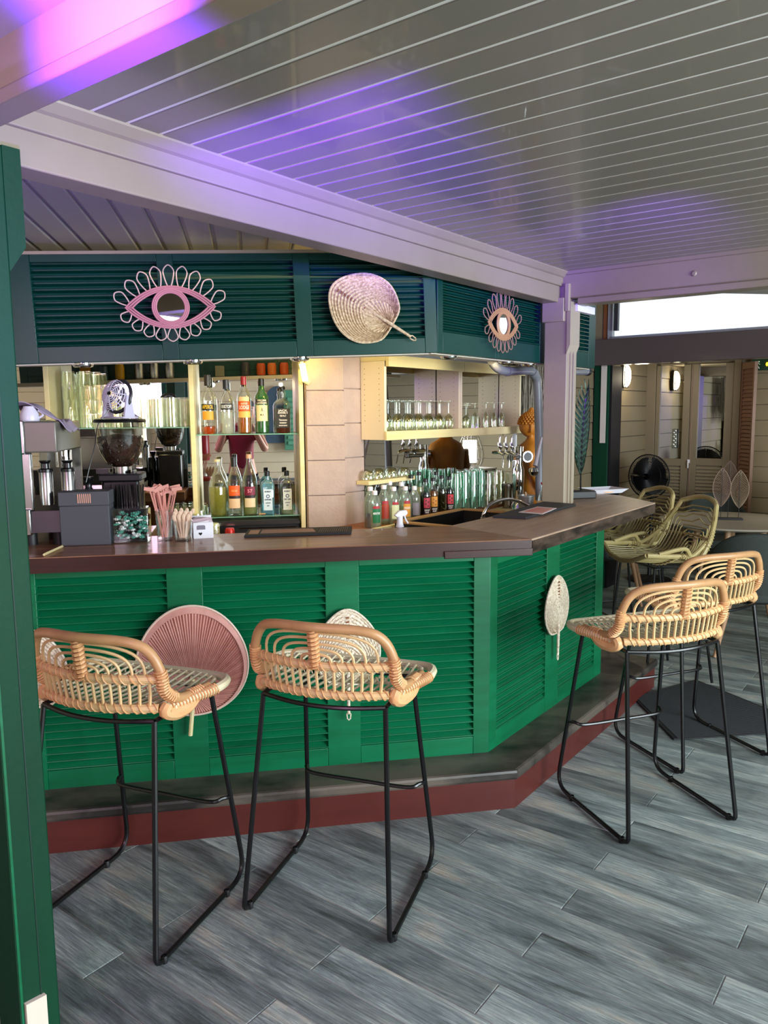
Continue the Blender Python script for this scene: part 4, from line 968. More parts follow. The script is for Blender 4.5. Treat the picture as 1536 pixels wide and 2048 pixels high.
# ------------------------------------------------------------------ tumblers on the left shelf
def tumbler_mesh(r=0.036, h=0.105, taper=0.8, fl=0, name='glass'):
    b = MB(); n = 18; prof = [(0.0, 0.006), (r * taper - 0.004, 0.008), (r - 0.003, h), (r, h), (r * taper, 0.0), (0, 0)]
    b.lathe(prof, n=n); return b
tg = 'upturned tumblers on the left glass shelf'
ORD = ['first', 'second', 'third', 'fourth', 'fifth', 'sixth', 'seventh', 'eighth', 'ninth', 'tenth']; UPS = ['lowest', 'second', 'third', 'fourth']
WHR = ['nearest the cream divider', 'back row by the divider', 'front row second', 'back row middle', 'front row third', 'back row right', 'front row beside the fan', 'back row left']
cols = [(143, 4.30, 4), (170, 4.38, 4), (176, 4.28, 4), (196, 4.37, 4), (206, 4.28, 3), (222, 4.36, 3), (232, 4.29, 2), (152, 4.39, 3)]
me_t = tumbler_mesh(0.036, 0.075, 0.82).mesh('tumbler', M['gl_y'])
for j, (px, d, n) in enumerate(cols):
    p = sW(px, 850, d)
    for k in range(n):
        o = bpy.data.objects.new('tumbler', me_t); C.objects.link(o)
        # upturned: rim down
        o.matrix_world = FW @ Matrix.Translation((p.x, d, zl + 0.0755 + k * 0.071)) @ Matrix.Rotation(pi, 4, 'X')
        tag(o, f'clear tumbler {UPS[k]} from the shelf, stack {WHR[j]}, left shelf', 'glass', tg)
me_s = tumbler_mesh(0.0345, 0.152, 0.97).mesh('highball_glass', M['gl_y'])
for j in range(8):
    px = 290 + 27.5 * (j % 4); d = 4.26 if j < 4 else 4.36
    o = bpy.data.objects.new('highball_glass', me_s); C.objects.link(o)
    o.matrix_world = FW @ Matrix.Translation((sW(px, 850, 4.26).x, d, zl + 0.1525)) @ Matrix.Rotation(pi, 4, 'X')
    tag(o, f'{ORD[j % 4]} straight highball glass from the left, ' + ('front' if j < 4 else 'back') + ' row on the left glass shelf', 'glass', 'highball glasses on the left glass shelf')
for j in range(10):
    px = 328 + 16 * (j % 5); d = 4.17 if j < 5 else 4.30
    o = bpy.data.objects.new('tumbler', me_t); C.objects.link(o)
    o.matrix_world = FW @ Matrix.Translation((sW(px, 990, 4.2).x + 0.01 * (j // 5), d, 0.94 + 0.0755)) @ Matrix.Rotation(pi, 4, 'X')
    tag(o, f'{ORD[j % 5]} upturned tumbler from the left, lower layer, ' + ('front' if j < 5 else 'back') + ' row on the steel worktop', 'glass', 'tumblers on the back worktop')
    o = bpy.data.objects.new('tumbler', me_t); C.objects.link(o)
    o.matrix_world = FW @ Matrix.Translation((sW(px, 990, 4.2).x + 0.01 * (j // 5), d, 0.94 + 0.1475)) @ Matrix.Rotation(pi, 4, 'X')
    tag(o, f'{ORD[j % 5]} upturned tumbler from the left, upper layer, ' + ('front' if j < 5 else 'back') + ' row on the steel worktop', 'glass', 'tumblers on the back worktop')

# things stored on the inner shelf of the canopy (they show in the mirror)
def store(px, kind, col, w, h, label):
    s = (px - 498) / 1560 * 5.42; z = 1.862 + TILT * (s - X) + 0.024
    t = thing(kind, label, kind.split('_')[-1], fr=FW, loc=(s, 3.452, z))
    if 'box' in kind: MB().box(-w / 2, w / 2, -0.028, 0.03, 0, h).obj('carton_body', flat(col), t, bevel=0.003)
    else: MB().lathe([(0, 0), (w * 0.42, 0), (w * 0.5, h * 0.12), (w * 0.5, h * 0.8), (w * 0.42, h), (w * 0.38, h * 0.98), (w * 0.36, h * 0.5), (0, h * 0.4)], n=18).obj('pot_body', flat(col, 0.35, 1.0 if col == 'b8b8b8' else 0.0), t)
    return t
for px, kd, col, w, h, lb in ((150, 'storage_box', '9a8468', 0.055, 0.09, 'brown storage box reflected above the left tumblers'), (200, 'storage_box', 'd08c2c', 0.06, 0.10, 'orange packet reflected above the left tumblers'),
        (232, 'storage_pot', '3d5a70', 0.06, 0.09, 'blue jar reflected in the mirror above the fan'), (262, 'storage_pot', 'e0b020', 0.06, 0.10, 'yellow tub reflected in the mirror above the highball glasses'),
        (298, 'storage_pot', 'b8b8b8', 0.058, 0.10, 'leftmost steel pot reflected above the highball glasses'), (326, 'storage_pot', 'b8b8b8', 0.058, 0.10, 'middle steel pot reflected above the highball glasses'), (354, 'storage_pot', 'b8b8b8', 0.058, 0.10, 'rightmost steel pot reflected above the highball glasses'),
        (448, 'storage_box', '8a8a74', 0.06, 0.07, 'grey-green carton reflected above the vodka bottle'), (497, 'storage_pot', '3c3c40', 0.06, 0.09, 'dark mug reflected above the red-capped bottle'), (527, 'storage_pot', 'c8561e', 0.06, 0.08, 'left orange pot reflected above the bottles'), (548, 'storage_pot', 'd8742c', 0.06, 0.08, 'middle orange pot reflected above the bottles'), (572, 'storage_pot', 'c8561e', 0.06, 0.08, 'right orange pot reflected above the bottles')):
    store(px, kd, col, w, h, lb)

# ------------------------------------------------------------------ on the counter, left
def cz(px, py): return at_z(px, py, 1.1, FW)
p = cz(125, 1091); q = cz(220, 1091)
t = thing('takeaway_box', 'dark grey cardboard box with peach stripes on its lid, on the counter at left', 'box', fr=FW, loc=((p.x + q.x) / 2, 3.20, 1.1)); w = (q.x - p.x) / 2
hz = at_y(170, 983, 3.16, FW).z - 1.1
MB().box(-w, w, -0.05, 0.06, 0.0, hz * 0.74).obj('box_base', flat('47494f', 0.6), t, bevel=0.003)
MB().box(-w - 0.002, w + 0.002, -0.052, 0.062, hz * 0.74, hz).obj('box_lid', flat('4a4c52', 0.6), t, bevel=0.003)
b = MB()
for k in range(7): b.box(-0.022 + k * 0.0075, -0.0185 + k * 0.0075, -0.0532, -0.0522, hz * 0.79, hz * 0.96)
b.obj('printed_stripes', flat('e0a890'), t)
t = thing('straw_holder', 'black holder packed with black straws, behind the sweet jar', 'holder', fr=FW, loc=(cz(258, 1075).x, 3.279, 1.1))
MB().box(-0.075, 0.075, -0.025, 0.027, 0, 0.13).obj('holder_box', M['blackmatte'], t, bevel=0.003)
for k in range(22):
    x = -0.068 + 0.0065 * k; ln = random.uniform(-0.01, 0.012)
    MB().tube([(x, -0.018 + 0.016 * (k % 3), 0.1), (x + ln, -0.018 + 0.016 * (k % 3), 0.222)], 0.003, 6).obj('straw', M['black'], t)
p = cz(224, 1088); q = cz(299, 1088)
t = thing('sweet_jar', 'square glass jar of green wrapped mints on the counter', 'jar', fr=FW, loc=((p.x + q.x) / 2, 3.205, 1.1)); w = (q.x - p.x) / 2 - 0.004
hz = at_y(260, 1017, 3.165, FW).z - 1.1
MB().box(-w, w, -0.045, 0.045, 0, hz).obj('glass_body', M['gl'], t, bevel=0.006)
MB().box(-w + 0.004, w - 0.004, -0.041, 0.041, 0.003, 0.010).obj('glass_base', M['gl_shelf'], t)
random.seed(5); b = MB(); b2_ = MB()
for k in range(120):
    c = Vector((random.uniform(-w + 0.013, w - 0.013), random.uniform(-0.033, 0.033), random.uniform(0.018, hz - 0.02)))
    mm = Matrix.Translation(c) @ Matrix.Rotation(random.uniform(0, 6), 4, 'Z') @ Matrix.Rotation(random.uniform(-1, 1), 4, 'X')
    (b if k % 3 else b2_).tube([(-0.010, 0, 0), (-0.006, 0, 0), (0, 0, 0), (0.006, 0, 0), (0.010, 0, 0)], [0.0045, 0.003, 0.0065, 0.003, 0.0045], 6, mtx=mm)
b.obj('mint_sweets', flat('4f9a86', 0.3), t)['kind'] = 'stuff'; b2_.obj('white_sweets', flat('dfe8e2', 0.3), t)['kind'] = 'stuff'
def tumbler(lb, px, py, r, h, d, cat='glass'):
    t = thing('glass_tumbler', lb, cat, fr=FW, loc=(cz(px, py).x, d, 1.1))
    MB().lathe([(0, 0.012), (r * 0.8, 0.012), (r - 0.002, h), (r, h), (r * 0.86, 0.0), (0, 0)], n=20).obj('glass_body', M['gl'], t); return t
tumbler('tall glass tumbler holding the pink drink stirrers', 329, 1084, 0.036, 0.125, 3.20)
p = cz(329, 1084); random.seed(11)
for k in range(22):
    a = random.uniform(-0.42, 0.42); bb_ = random.uniform(-0.25, 0.2)
    x0 = random.uniform(-0.012, 0.012); L_ = random.uniform(0.185, 0.215)
    t = thing('drink_stirrer', 'pink wooden drink stirrer in the tall tumbler', 'stirrer', 'pink stirrers in the tall tumbler', fr=FW, loc=(p.x + x0, 3.20 + random.uniform(-0.01, 0.01), 1.115))
    mm = Matrix.Rotation(a * 0.55, 4, 'Y') @ Matrix.Rotation(bb_ * 0.5, 4, 'X')
    MB().box(-0.0026, 0.0026, -0.001, 0.001, 0, L_, mm).obj('stick', flat('d99486', 0.6), t, smooth=False)
    MB().box(-0.020, 0.020, -0.0015, 0.0015, L_ - 0.012, L_ + 0.002, mm @ Matrix.Translation((0, 0, L_)) @ Matrix.Rotation(random.uniform(-0.6, 0.6), 4, 'Y') @ Matrix.Translation((0, 0, -L_))).obj('paddle', flat('e2a294', 0.6), t, smooth=False)
tumbler('short glass tumbler holding wooden tasting spoons', 366, 1084, 0.038, 0.083, 3.18)
p = cz(366, 1084)
for k in range(12):
    a = -0.4 + 0.07 * k; t = thing('wooden_spoon', 'pale wooden tasting spoon in the short tumbler', 'spoon', 'wooden spoons in the short tumbler', fr=FW, loc=(p.x - 0.01 + 0.002 * k, 3.18 + 0.012 * ((k % 3) - 1), 1.114))
    mm = Matrix.Rotation(a * 0.7, 4, 'Y') @ Matrix.Rotation(0.1 * ((k % 3) - 1), 4, 'X')
    L_ = 0.095 + 0.012 * (k % 3)
    MB().box(-0.003, 0.003, -0.0008, 0.0008, 0, L_ - 0.02, mm).obj('handle', flat('ddbba0', 0.6), t)
    MB().lathe([(0, -0.014), (0.006, -0.009), (0.0075, 0), (0.006, 0.009), (0, 0.014)], (0, 0, 0), 8, mm @ Matrix.Translation((0, 0, L_ - 0.012)) @ Matrix.Scale(0.25, 4, (0, 1, 0))).obj('bowl', flat('e4c4a8', 0.6), t)
p = cz(385, 1078)
t = thing('sachet_carton', 'white carton of sugar sachets with a black heart on its front', 'carton', fr=FW, loc=(p.x + 0.038, 3.27, 1.1), rot=radians(8))
MB().box(-0.04, 0.04, -0.04, 0.035, 0, 0.002).box(-0.04, 0.04, -0.042, -0.04, 0, 0.065).box(-0.04, -0.038, -0.04, 0.035, 0, 0.06).box(0.038, 0.04, -0.04, 0.035, 0, 0.06).box(-0.04, 0.04, 0.033, 0.035, 0, 0.085).obj('carton_body', M['paper'], t, smooth=False)
MB().prism([(-0.026, 0.036), (0.008, 0.036), (0.008, 0.050), (0.004, 0.054), (-0.022, 0.054), (-0.026, 0.050)], -0.0004, 0.0006).obj('window_print', flat('7d7684'), t, fr=Matrix(((1, 0, 0, 0), (0, 0, -1, -0.0422), (0, 1, 0, 0), (0, 0, 0, 1))))
MB().prism([(0, 0.012), (0.007, 0.019), (0.007, 0.023), (0.0035, 0.025), (0, 0.022), (-0.0035, 0.025), (-0.007, 0.023), (-0.007, 0.019)], -0.0004, 0.0006).obj('heart_print', M['black'], t, fr=Matrix(((1, 0, 0, -0.012), (0, 0, -1, -0.0422), (0, 1, 0, 0), (0, 0, 0, 1))))
for k in range(7): MB().box(-0.034, 0.034, -0.03 + 0.009 * k, -0.027 + 0.009 * k, 0.004, 0.068 + 0.012 * (k % 2), Matrix.Rotation(0.05 * (k - 3), 4, 'Y')).obj('sachet', flat('c0a4ac' if k % 2 else 'e2d8dc'), t, smooth=False)
t = thing('storage_tub', 'grey tub with a red rim behind the pink stirrers', 'tub', fr=FW, loc=(sW(355, 1030, 3.45).x, 3.45, 1.0))
MB().lathe([(0, 0), (0.05, 0), (0.055, 0.16), (0.0, 0.16)], n=20).obj('tub_body', flat('9c9494'), t); MB().lathe([(0.0, 0.155), (0.057, 0.155), (0.06, 0.165), (0.06, 0.18), (0.053, 0.18), (0.053, 0.17), (0, 0.17)], n=20).obj('red_lid', flat('b03a38', 0.35), t)
t = thing('dark_canister', 'small dark navy canister beside the white carton', 'canister', fr=FW, loc=(sW(388, 1030, 3.42).x, 3.42, 1.0))
MB().lathe([(0, 0), (0.018, 0), (0.018, 0.115), (0.0, 0.115)], n=16).obj('canister_body', flat('16223a', 0.3), t)
# lower staff shelf that carries the tub and the canister
MB().box(-0.41, 0.9, 3.345, 3.56, 0.985, 1.0).obj('staff_shelf', M['steel'], ct, fr=FW)

# coffee grinder
t = thing('coffee_grinder', 'black coffee grinder with a clear hopper of beans, mini fan standing on top', 'grinder', fr=FW, loc=(sW(241, 900, 3.38).x, 3.40, 1.1))
gx = t.matrix_world.copy()
MB().box(-0.075, 0.075, -0.07, 0.10, 0.0, 0.24).obj('grinder_body', M['black'], t, bevel=0.012)
MB().box(-0.085, 0.085, -0.08, 0.09, 0.232, 0.262).obj('collar_plate', M['blackmatte'], t, bevel=0.006)
MB().box(0.05, 0.058, -0.085, 0.0, 0.262, 0.275).box(-0.10, -0.05, -0.03, 0.0, 0.262, 0.282).obj('lever', M['black'], t)
MB().lathe([(0.038, 0.262), (0.038, 0.29)], n=24).obj('hopper_neck', M['steel'], t)
MB().lathe([(0.036, 0.288), (0.062, 0.308), (0.082, 0.345), (0.094, 0.39), (0.100, 0.45), (0.102, 0.472)], n=32).obj('hopper', glass('hopper_glass', (0.93, 0.9, 0.82), 0.6, 0.05), t)
random.seed(2); b = MB()
b.lathe([(0.0, 0.285), (0.034, 0.29), (0.058, 0.308), (0.078, 0.346), (0.089, 0.388), (0.091, 0.405), (0.07, 0.416), (0.03, 0.424), (0, 0.425)], n=28); b.obj('bean_mass', mat('coffee_beans', '1d100a', 0.35, col2='4a2a1a', scale=(190, 190, 190), amt=0.3, bump=0.8), t)['kind'] = 'stuff'
b = MB()
for k in range(420):
    a = random.uniform(0, 2 * pi); h_ = random.uniform(0.30, 0.41)
    rr = 0.0905 if h_ > 0.388 else 0.058 + (h_ - 0.308) * 0.42 if h_ < 0.346 else 0.078 + (h_ - 0.346) * 0.29
    if random.random() < 0.3: h_ = 0.412; rr = random.uniform(0, 0.085)
    mm = Matrix.Translation((rr * cos(a), rr * sin(a), h_)) @ Matrix.Rotation(random.uniform(0, 6), 4, 'Z') @ Matrix.Rotation(random.uniform(-1.5, 1.5), 4, 'X')
    b.lathe([(0, -0.005), (0.003, -0.003), (0.0038, 0), (0.003, 0.003), (0, 0.005)], n=5, mtx=mm)
b.obj('coffee_bean', mat('bean_brown', '2a1710', 0.3), t)['kind'] = 'stuff'
MB().lathe([(0, 0.472), (0.104, 0.472), (0.106, 0.478), (0.100, 0.486), (0.0, 0.487)], n=32).obj('hopper_lid', M['black'], t)
# mini fan
fl_ = gx @ Vector((-0.005, 0, 0.488)); fw_ = FW.inverted() @ fl_
t = thing('mini_fan', 'small white desk fan standing on the coffee grinder', 'fan', fr=FW @ Matrix.Translation(fw_) @ Matrix.Scale(1.28, 4), rot=radians(-36))
MB().box(-0.05, 0.05, -0.03, 0.04, 0, 0.006).obj('base', flat('d9d4ea', 0.4), t, bevel=0.003)
MB().add([(s_ * 0.048 + dx, y, z) for s_ in (-1,) for dx in (0, 0.006) for y, z in ((-0.024, 0), (0.024, 0), (0.009, 0.075), (-0.009, 0.075))], [(0, 1, 2, 3), (7, 6, 5, 4), (0, 4, 5, 1), (1, 5, 6, 2), (2, 6, 7, 3), (3, 7, 4, 0)]).obj('stand_arm', flat('d9d4ea', 0.4), t, smooth=False)
MB().add([(0.044 + dx, y, z) for dx in (0, 0.006) for y, z in ((-0.024, 0), (0.024, 0), (0.009, 0.075), (-0.009, 0.075))], [(0, 1, 2, 3), (7, 6, 5, 4), (0, 4, 5, 1), (1, 5, 6, 2), (2, 6, 7, 3), (3, 7, 4, 0)]).obj('stand_arm', flat('d9d4ea', 0.4), t, smooth=False)
HM = Matrix.Translation((0, 0, 0.072)) @ Matrix.Rotation(radians(-14), 4, 'X')
b = MB()
for rr in (0.012, 0.018, 0.024, 0.030, 0.036, 0.042, 0.048):
    yb_ = -0.030 * (1 - (rr / 0.052) ** 2) ** 0.5 - 0.004
    b.tube([(rr * cos(2 * pi * i / 26), yb_, rr * sin(2 * pi * i / 26)) for i in range(26)], 0.0016, 5, closed=True, mtx=HM)
for k in range(8):
    a = 2 * pi * k / 8
    b.tube([(rr * cos(a), -0.030 * (1 - (rr / 0.052) ** 2) ** 0.5 - 0.004, rr * sin(a)) for rr in (0.008, 0.02, 0.032, 0.042, 0.051)], 0.0016, 5, mtx=HM)
b.lathe([(0, -0.037), (0.013, -0.037), (0.013, -0.03), (0, -0.03)], n=16, mtx=HM @ Matrix.Rotation(radians(-90), 4, 'X') @ Matrix.Scale(-1, 4, (0, 0, 1)))
b.obj('rear_cage', flat('e2def0', 0.4), t)
MB().tube([(0.052 * cos(2 * pi * i / 32), 0.006, 0.052 * sin(2 * pi * i / 32)) for i in range(32)], 0.006, 8, closed=True, mtx=HM).obj('rim', flat('2c2c34', 0.4), t)
MB().boxc((0, -0.036, 0), (0.009, 0.006, 0.009), HM).obj('switch', M['black'], t)
b = MB()
for k in range(4):
    a = k * pi / 2; b.add([(0, 0.0, 0), (0.04 * cos(a), 0.006, 0.04 * sin(a)), (0.04 * cos(a + 0.9), -0.006, 0.04 * sin(a + 0.9)), (0.0, 0.002, 0.002)], [(0, 1, 2), (0, 2, 1)], HM)
b.obj('blade', flat('4a4a56'), t)
cp = [sW(218, 820, 3.38), sW(196, 850, 3.36), sW(190, 890, 3.33), sW(180, 930, 3.3), sW(172, 965, 3.28)]
o = MB().tube(bez(cp, 8), 0.0022, 5).obj('power_cable', M['black'], fr=FW); tag(o, 'thin black cable hanging from the mini fan down the left of the grinder', 'cable')

# espresso machine
xr = sW(118, 880, 3.22).x; xl = -1.42
t = thing('espresso_machine', 'grey steel espresso machine at the left end of the counter', 'coffee machine', fr=FW, loc=(0, 0, 0))
zt_ = sW(80, 843, 3.2).z; zm = sW(80, 905, 3.2).z; zb_ = sW(100, 1020, 3.2).z
MB().box(xl, xr, 3.18, 3.62, zm, zt_).obj('top_housing', mat('grey_enamel', '77736c', 0.38, 0.3), t, bevel=0.006)
MB().box(xl, sW(48, 870, 3.17).x, 3.165, 3.62, zm - 0.004, zt_ + 0.004).obj('side_trim', M['steel'], t, bevel=0.004)
MB().box(xl, sW(64, 960, 3.17).x, 3.17, 3.20, zb_, zm).obj('corner_column', M['steel'], t, bevel=0.006)
MB().box(sW(66, 960, 3.35).x, xr, 3.60, 3.62, zb_, zm).obj('splash_panel', M['steel'], t)
z1_ = sW(100, 1062, 3.2).z
MB().add([(x, y, z) for x in (xl, xr + 0.03) for y, z in ((3.16, z1_), (3.62, z1_), (3.62, zb_ + 0.02), (3.17, zb_))], [(0, 1, 2, 3), (7, 6, 5, 4), (0, 4, 5, 1), (1, 5, 6, 2), (2, 6, 7, 3), (3, 7, 4, 0)]).obj('drip_tray', flat('2c2b2c', 0.35, 0.4), t, smooth=False)
MB().box(xl, sW(62, 1040, 3.16).x, 3.155, 3.2, z1_ - 0.01, zb_ + 0.01).obj('tray_corner', M['steel'], t, bevel=0.004)
for x in (xl + 0.08, sW(60, 1080, 3.2).x, xr - 0.02):
    MB().lathe([(0, 0), (0.024, 0), (0.024, z1_ - 1.1), (0, z1_ - 1.1)], (x, 3.22, 1.1), 16).obj('foot', M['blackmatte'], t)
    MB().lathe([(0, 0), (0.024, 0), (0.024, z1_ - 1.1), (0, z1_ - 1.1)], (x, 3.58, 1.1), 16).obj('foot', M['blackmatte'], t)
for x in (xr - 0.03, xr - 0.22):
    o = MB().lathe([(0, 0), (0.032, 0), (0.032, 0.07), (0, 0.07)], (x, 3.42, zm - 0.07), 18).obj('group_head', M['chrome'], t)
    MB().tube([(x, 3.42, zm - 0.06), (x, 3.52, zm - 0.075)], 0.010, 8).obj('handle', M['blackmatte'], o)
for i, (px, h0) in enumerate(((93, 1000), (137, 985))):
    d = 3.22 + 0.03 * i; top = sW(px, 921 if i == 0 else 920, d).z; bt_ = 1.1 if i else zb_ + 0.02
    p = sW(px, 970, d)
    t = thing('steel_tamper', ('left' if i == 0 else 'right') + ' steel cylinder with a black knob, beside the espresso machine', 'tamper', fr=FW, loc=(p.x, d, bt_))
    H_ = top - bt_
    MB().lathe([(0, 0), (0.0255, 0), (0.0255, H_ - 0.045), (0.024, H_ - 0.042), (0, H_ - 0.042)], n=20).obj('steel_sleeve', M['steel'], t)
    MB().lathe([(0, H_ - 0.045), (0.028, H_ - 0.045), (0.028, H_ - 0.034), (0.016, H_ - 0.03), (0.015, H_ - 0.012), (0.022, H_ - 0.003), (0.022, H_), (0, H_)], n=20).obj('knob', M['black'], t)
t = thing('black_stopper', 'small black stopper standing up behind the dark grey box', 'mill', fr=FW, loc=(sW(176, 970, 3.32).x, 3.33, 1.1))  # black knobbed shape, its use unknown
MB().lathe([(0, 0), (0.02, 0), (0.02, 0.2), (0.013, 0.21), (0.014, 0.235), (0.021, 0.245), (0.021, 0.255), (0, 0.255)], n=18).obj('knob_body', M['black'], t)
# cup and cloth on the machine
p = sW(58, 840, 3.24)
t = thing('espresso_cup', 'white cup lying upturned on top of the espresso machine', 'cup', fr=FW, loc=(p.x, 3.25, zt_ + 0.001))
MB().lathe([(0.036, 0), (0.037, 0.003), (0.034, 0.03), (0.022, 0.052), (0.02, 0.058), (0, 0.056)], n=24).obj('cup_bowl', flat('e4e0f0', 0.25), t)
MB().tube([(0.033 + 0.018 * sin(pi * i / 10), 0, 0.012 + 0.03 * i / 10 + 0.0) for i in range(11)], 0.0045, 8).obj('handle', flat('e4e0f0', 0.25), t)
cl = [sW(x, y, 3.27) for x, y in ((22, 808), (50, 806), (75, 812), (98, 828), (118, 842), (140, 852))]
def clf(u_, v_):
    P = bez(cl, 6); q = P[int(u_ * (len(P) - 1))]
    return (q.x + 0.004 * sin(v_ * 9), 3.24 + 0.2 * v_, max(zt_ + 0.003, q.z - 0.0 - 0.03 * v_ * v_) + 0.006 * sin(v_ * 14 + u_ * 9) - (0.04 * max(0, u_ - 0.85) / 0.15 if u_ > 0.85 else 0))
o = MB().grid(28, 20, clf).obj('dish_cloth', flat('a99bb4', 0.8), fr=FW); md = o.modifiers.new('s', 'SOLIDIFY'); md.thickness = 0.003
tag(o, 'crumpled lilac dish cloth draped over the espresso machine', 'cloth')
t = thing('wood_board', 'thin pale plywood strip leaning out under the espresso machine', 'board', fr=FW, loc=(0, 0, 1.1002))
A = cz(88, 1113); B_ = cz(125, 1096)
MB().tube([(A.x, A.y, 0.006), (B_.x, B_.y, 0.006)], 0.005, 4).obj('strip', M['yellowcream'], t)

# ------------------------------------------------------------------ bar mats, card
def flatpoly(pts, z, fr=F0): return [(q.x, q.y) for q in [at_z(x, y, z, fr) for x, y in pts]]
t = thing('bar_mat', 'long black rubber bar mat lying lengthwise on the middle of the counter', 'bar mat')
P4 = [at_z(x, y, 1.1) for x, y in ((488, 1076), (702, 1069), (704, 1056.5), (497, 1063))]
MB().prism([(p.x, p.y) for p in P4], 1.1005, 1.110).obj('mat_base', M['rubber'], t, smooth=False, bevel=0.002)
A, B_, C_, D_ = P4
def inner(u_, v_): 
    p = A.lerp(B_, u_).lerp(D_.lerp(C_, u_), v_); return (p.x, p.y)
MB().prism([inner(0.03, 0.2), inner(0.12, 0.2), inner(0.12, 0.8), inner(0.03, 0.8)], 1.110, 1.1105).obj('tan_panel', flat('a8785e', 0.5), t)
MB().prism([inner(0.14, 0.25), inner(0.66, 0.25), inner(0.62, 0.8), inner(0.14, 0.8)], 1.110, 1.1105).obj('pink_panel', flat('8f6058', 0.5), t)
for k in range(14): MB().prism([inner(0.69 + k * 0.02, 0.15), inner(0.696 + k * 0.02, 0.15), inner(0.706 + k * 0.02, 0.85), inner(0.70 + k * 0.02, 0.85)], 1.110, 1.1115).obj('rib', flat('3a3438', 0.5), t)
t = thing('bar_mat', 'charcoal slate mat with a pink card on it, at the bend of the counter', 'bar mat')
P4 = [at_z(x, y, 1.1) for x, y in ((985, 1036), (1052, 1039), (1152, 1012), (1087, 1007))]
MB().prism([(p.x, p.y) for p in P4], 1.1005, 1.112).obj('mat_base', M['mat_grey'], t, smooth=False, bevel=0.002)
P4 = [at_z(x, y, 1.112) for x, y in ((1037, 1025), (1085, 1029), (1113, 1017), (1075, 1014))]
t = thing('menu_card', 'pink and white printed card lying on the charcoal mat', 'card')
MB().prism([(p.x, p.y) for p in P4], 1.1125, 1.1145).obj('card_sheet', flat('e9dcd8', 0.5), t, smooth=False)
A, B_, C_, D_ = P4
for k, (u0, u1, c) in enumerate(((0.12, 0.5, 'd98a84'), (0.52, 0.92, 'e09a90'))):
    MB().prism([inner(u0, 0.12), inner(u1, 0.12), inner(u1, 0.88), inner(u0, 0.88)], 1.1146, 1.1151).obj('printed_panel', flat(c, 0.5), t)
# ------------------------------------------------------------------ painted block column
def sU(px, py, y): return at_y(px, py, y, FU)
c1 = sW(613, 850, 4.18); c2 = sW(689, 850, 4.18)
A = FW @ Vector((c1.x, 4.18, 0)); B_ = FW @ Vector((c2.x, 4.18, 0)); bu_ = FU.inverted() @ B_
YB = bu_.y   # face of the right-hand back bar wall
cfar = sU(728, 850, YB)
C_ = FU @ Vector((cfar.x, YB, 0)); D_ = FU @ Vector((cfar.x, YB + 0.5, 0)); E_ = FW @ Vector((c1.x, 4.6, 0))
col = struct(MB().prism([(p.x, p.y) for p in [FU @ (FU.inverted() @ A + Vector((0.01, 0.02, 0))), B_ + (FW.to_3x3() @ Vector((0, 0.012, 0))), FU @ Vector((cfar.x - 0.006, YB + 0.012, 0)), D_, E_]], 0.9, 2.3).obj('wall_column', M['block'], smooth=False))
zj = [sW(650, y, 4.18).z for y in (1060, 991, 921, 851, 781, 711, 641)]
for i in range(len(zj) - 1):
    z0, z1 = zj[i] + 0.0015, zj[i + 1] - 0.0015
    MB().prism([(p.x, p.y) for p in (A, B_, FW @ Vector((c2.x, 4.2, 0)), FW @ Vector((c1.x, 4.2, 0)))], z0, z1).obj('block', M['block'], col, smooth=False, bevel=0.004)
    MB().prism([(p.x, p.y) for p in (FU @ Vector((bu_.x + 0.002, YB, 0)), C_, FU @ Vector((cfar.x, YB + 0.02, 0)), FU @ Vector((bu_.x + 0.002, YB + 0.02, 0)))], z0 + 0.01, z1 + 0.01).obj('block', M['block'], col, smooth=False, bevel=0.004)
# clip-on tube lamp
p = sW(604, 727, 4.12); q = sW(611, 762, 4.12)
t = thing('tube_lamp', 'short yellow-glowing clip-on tube lamp at the top of the block column', 'lamp', fr=FW, loc=(0, 0, 0))
MB().tube([(p.x, 4.12, p.z), (q.x, 4.12, q.z)], 0.016, 10).obj('lamp_tube', emit('warm_tube', 'ffe27a', 7.0), t)
MB().tube([(q.x - 0.012, 4.13, q.z + 0.006), (q.x + 0.014, 4.13, q.z - 0.012), (q.x + 0.02, 4.14, q.z - 0.004)], 0.012, 8).tube([(p.x - 0.003, 4.13, p.z), (p.x - 0.006, 4.13, p.z + 0.04)], 0.012, 8).obj('end_cap', M['yellowcream'], t)
MB().box(p.x - 0.01, p.x + 0.02, 4.14, 4.185, p.z - 0.03, p.z + 0.0).obj('clip', M['steel'], t)
light('column_lamp', 'POINT', (p.x + 0.03, 4.04, p.z + 0.02), 1.6, (1.0, 0.70, 0.12), FW, size=0.03)

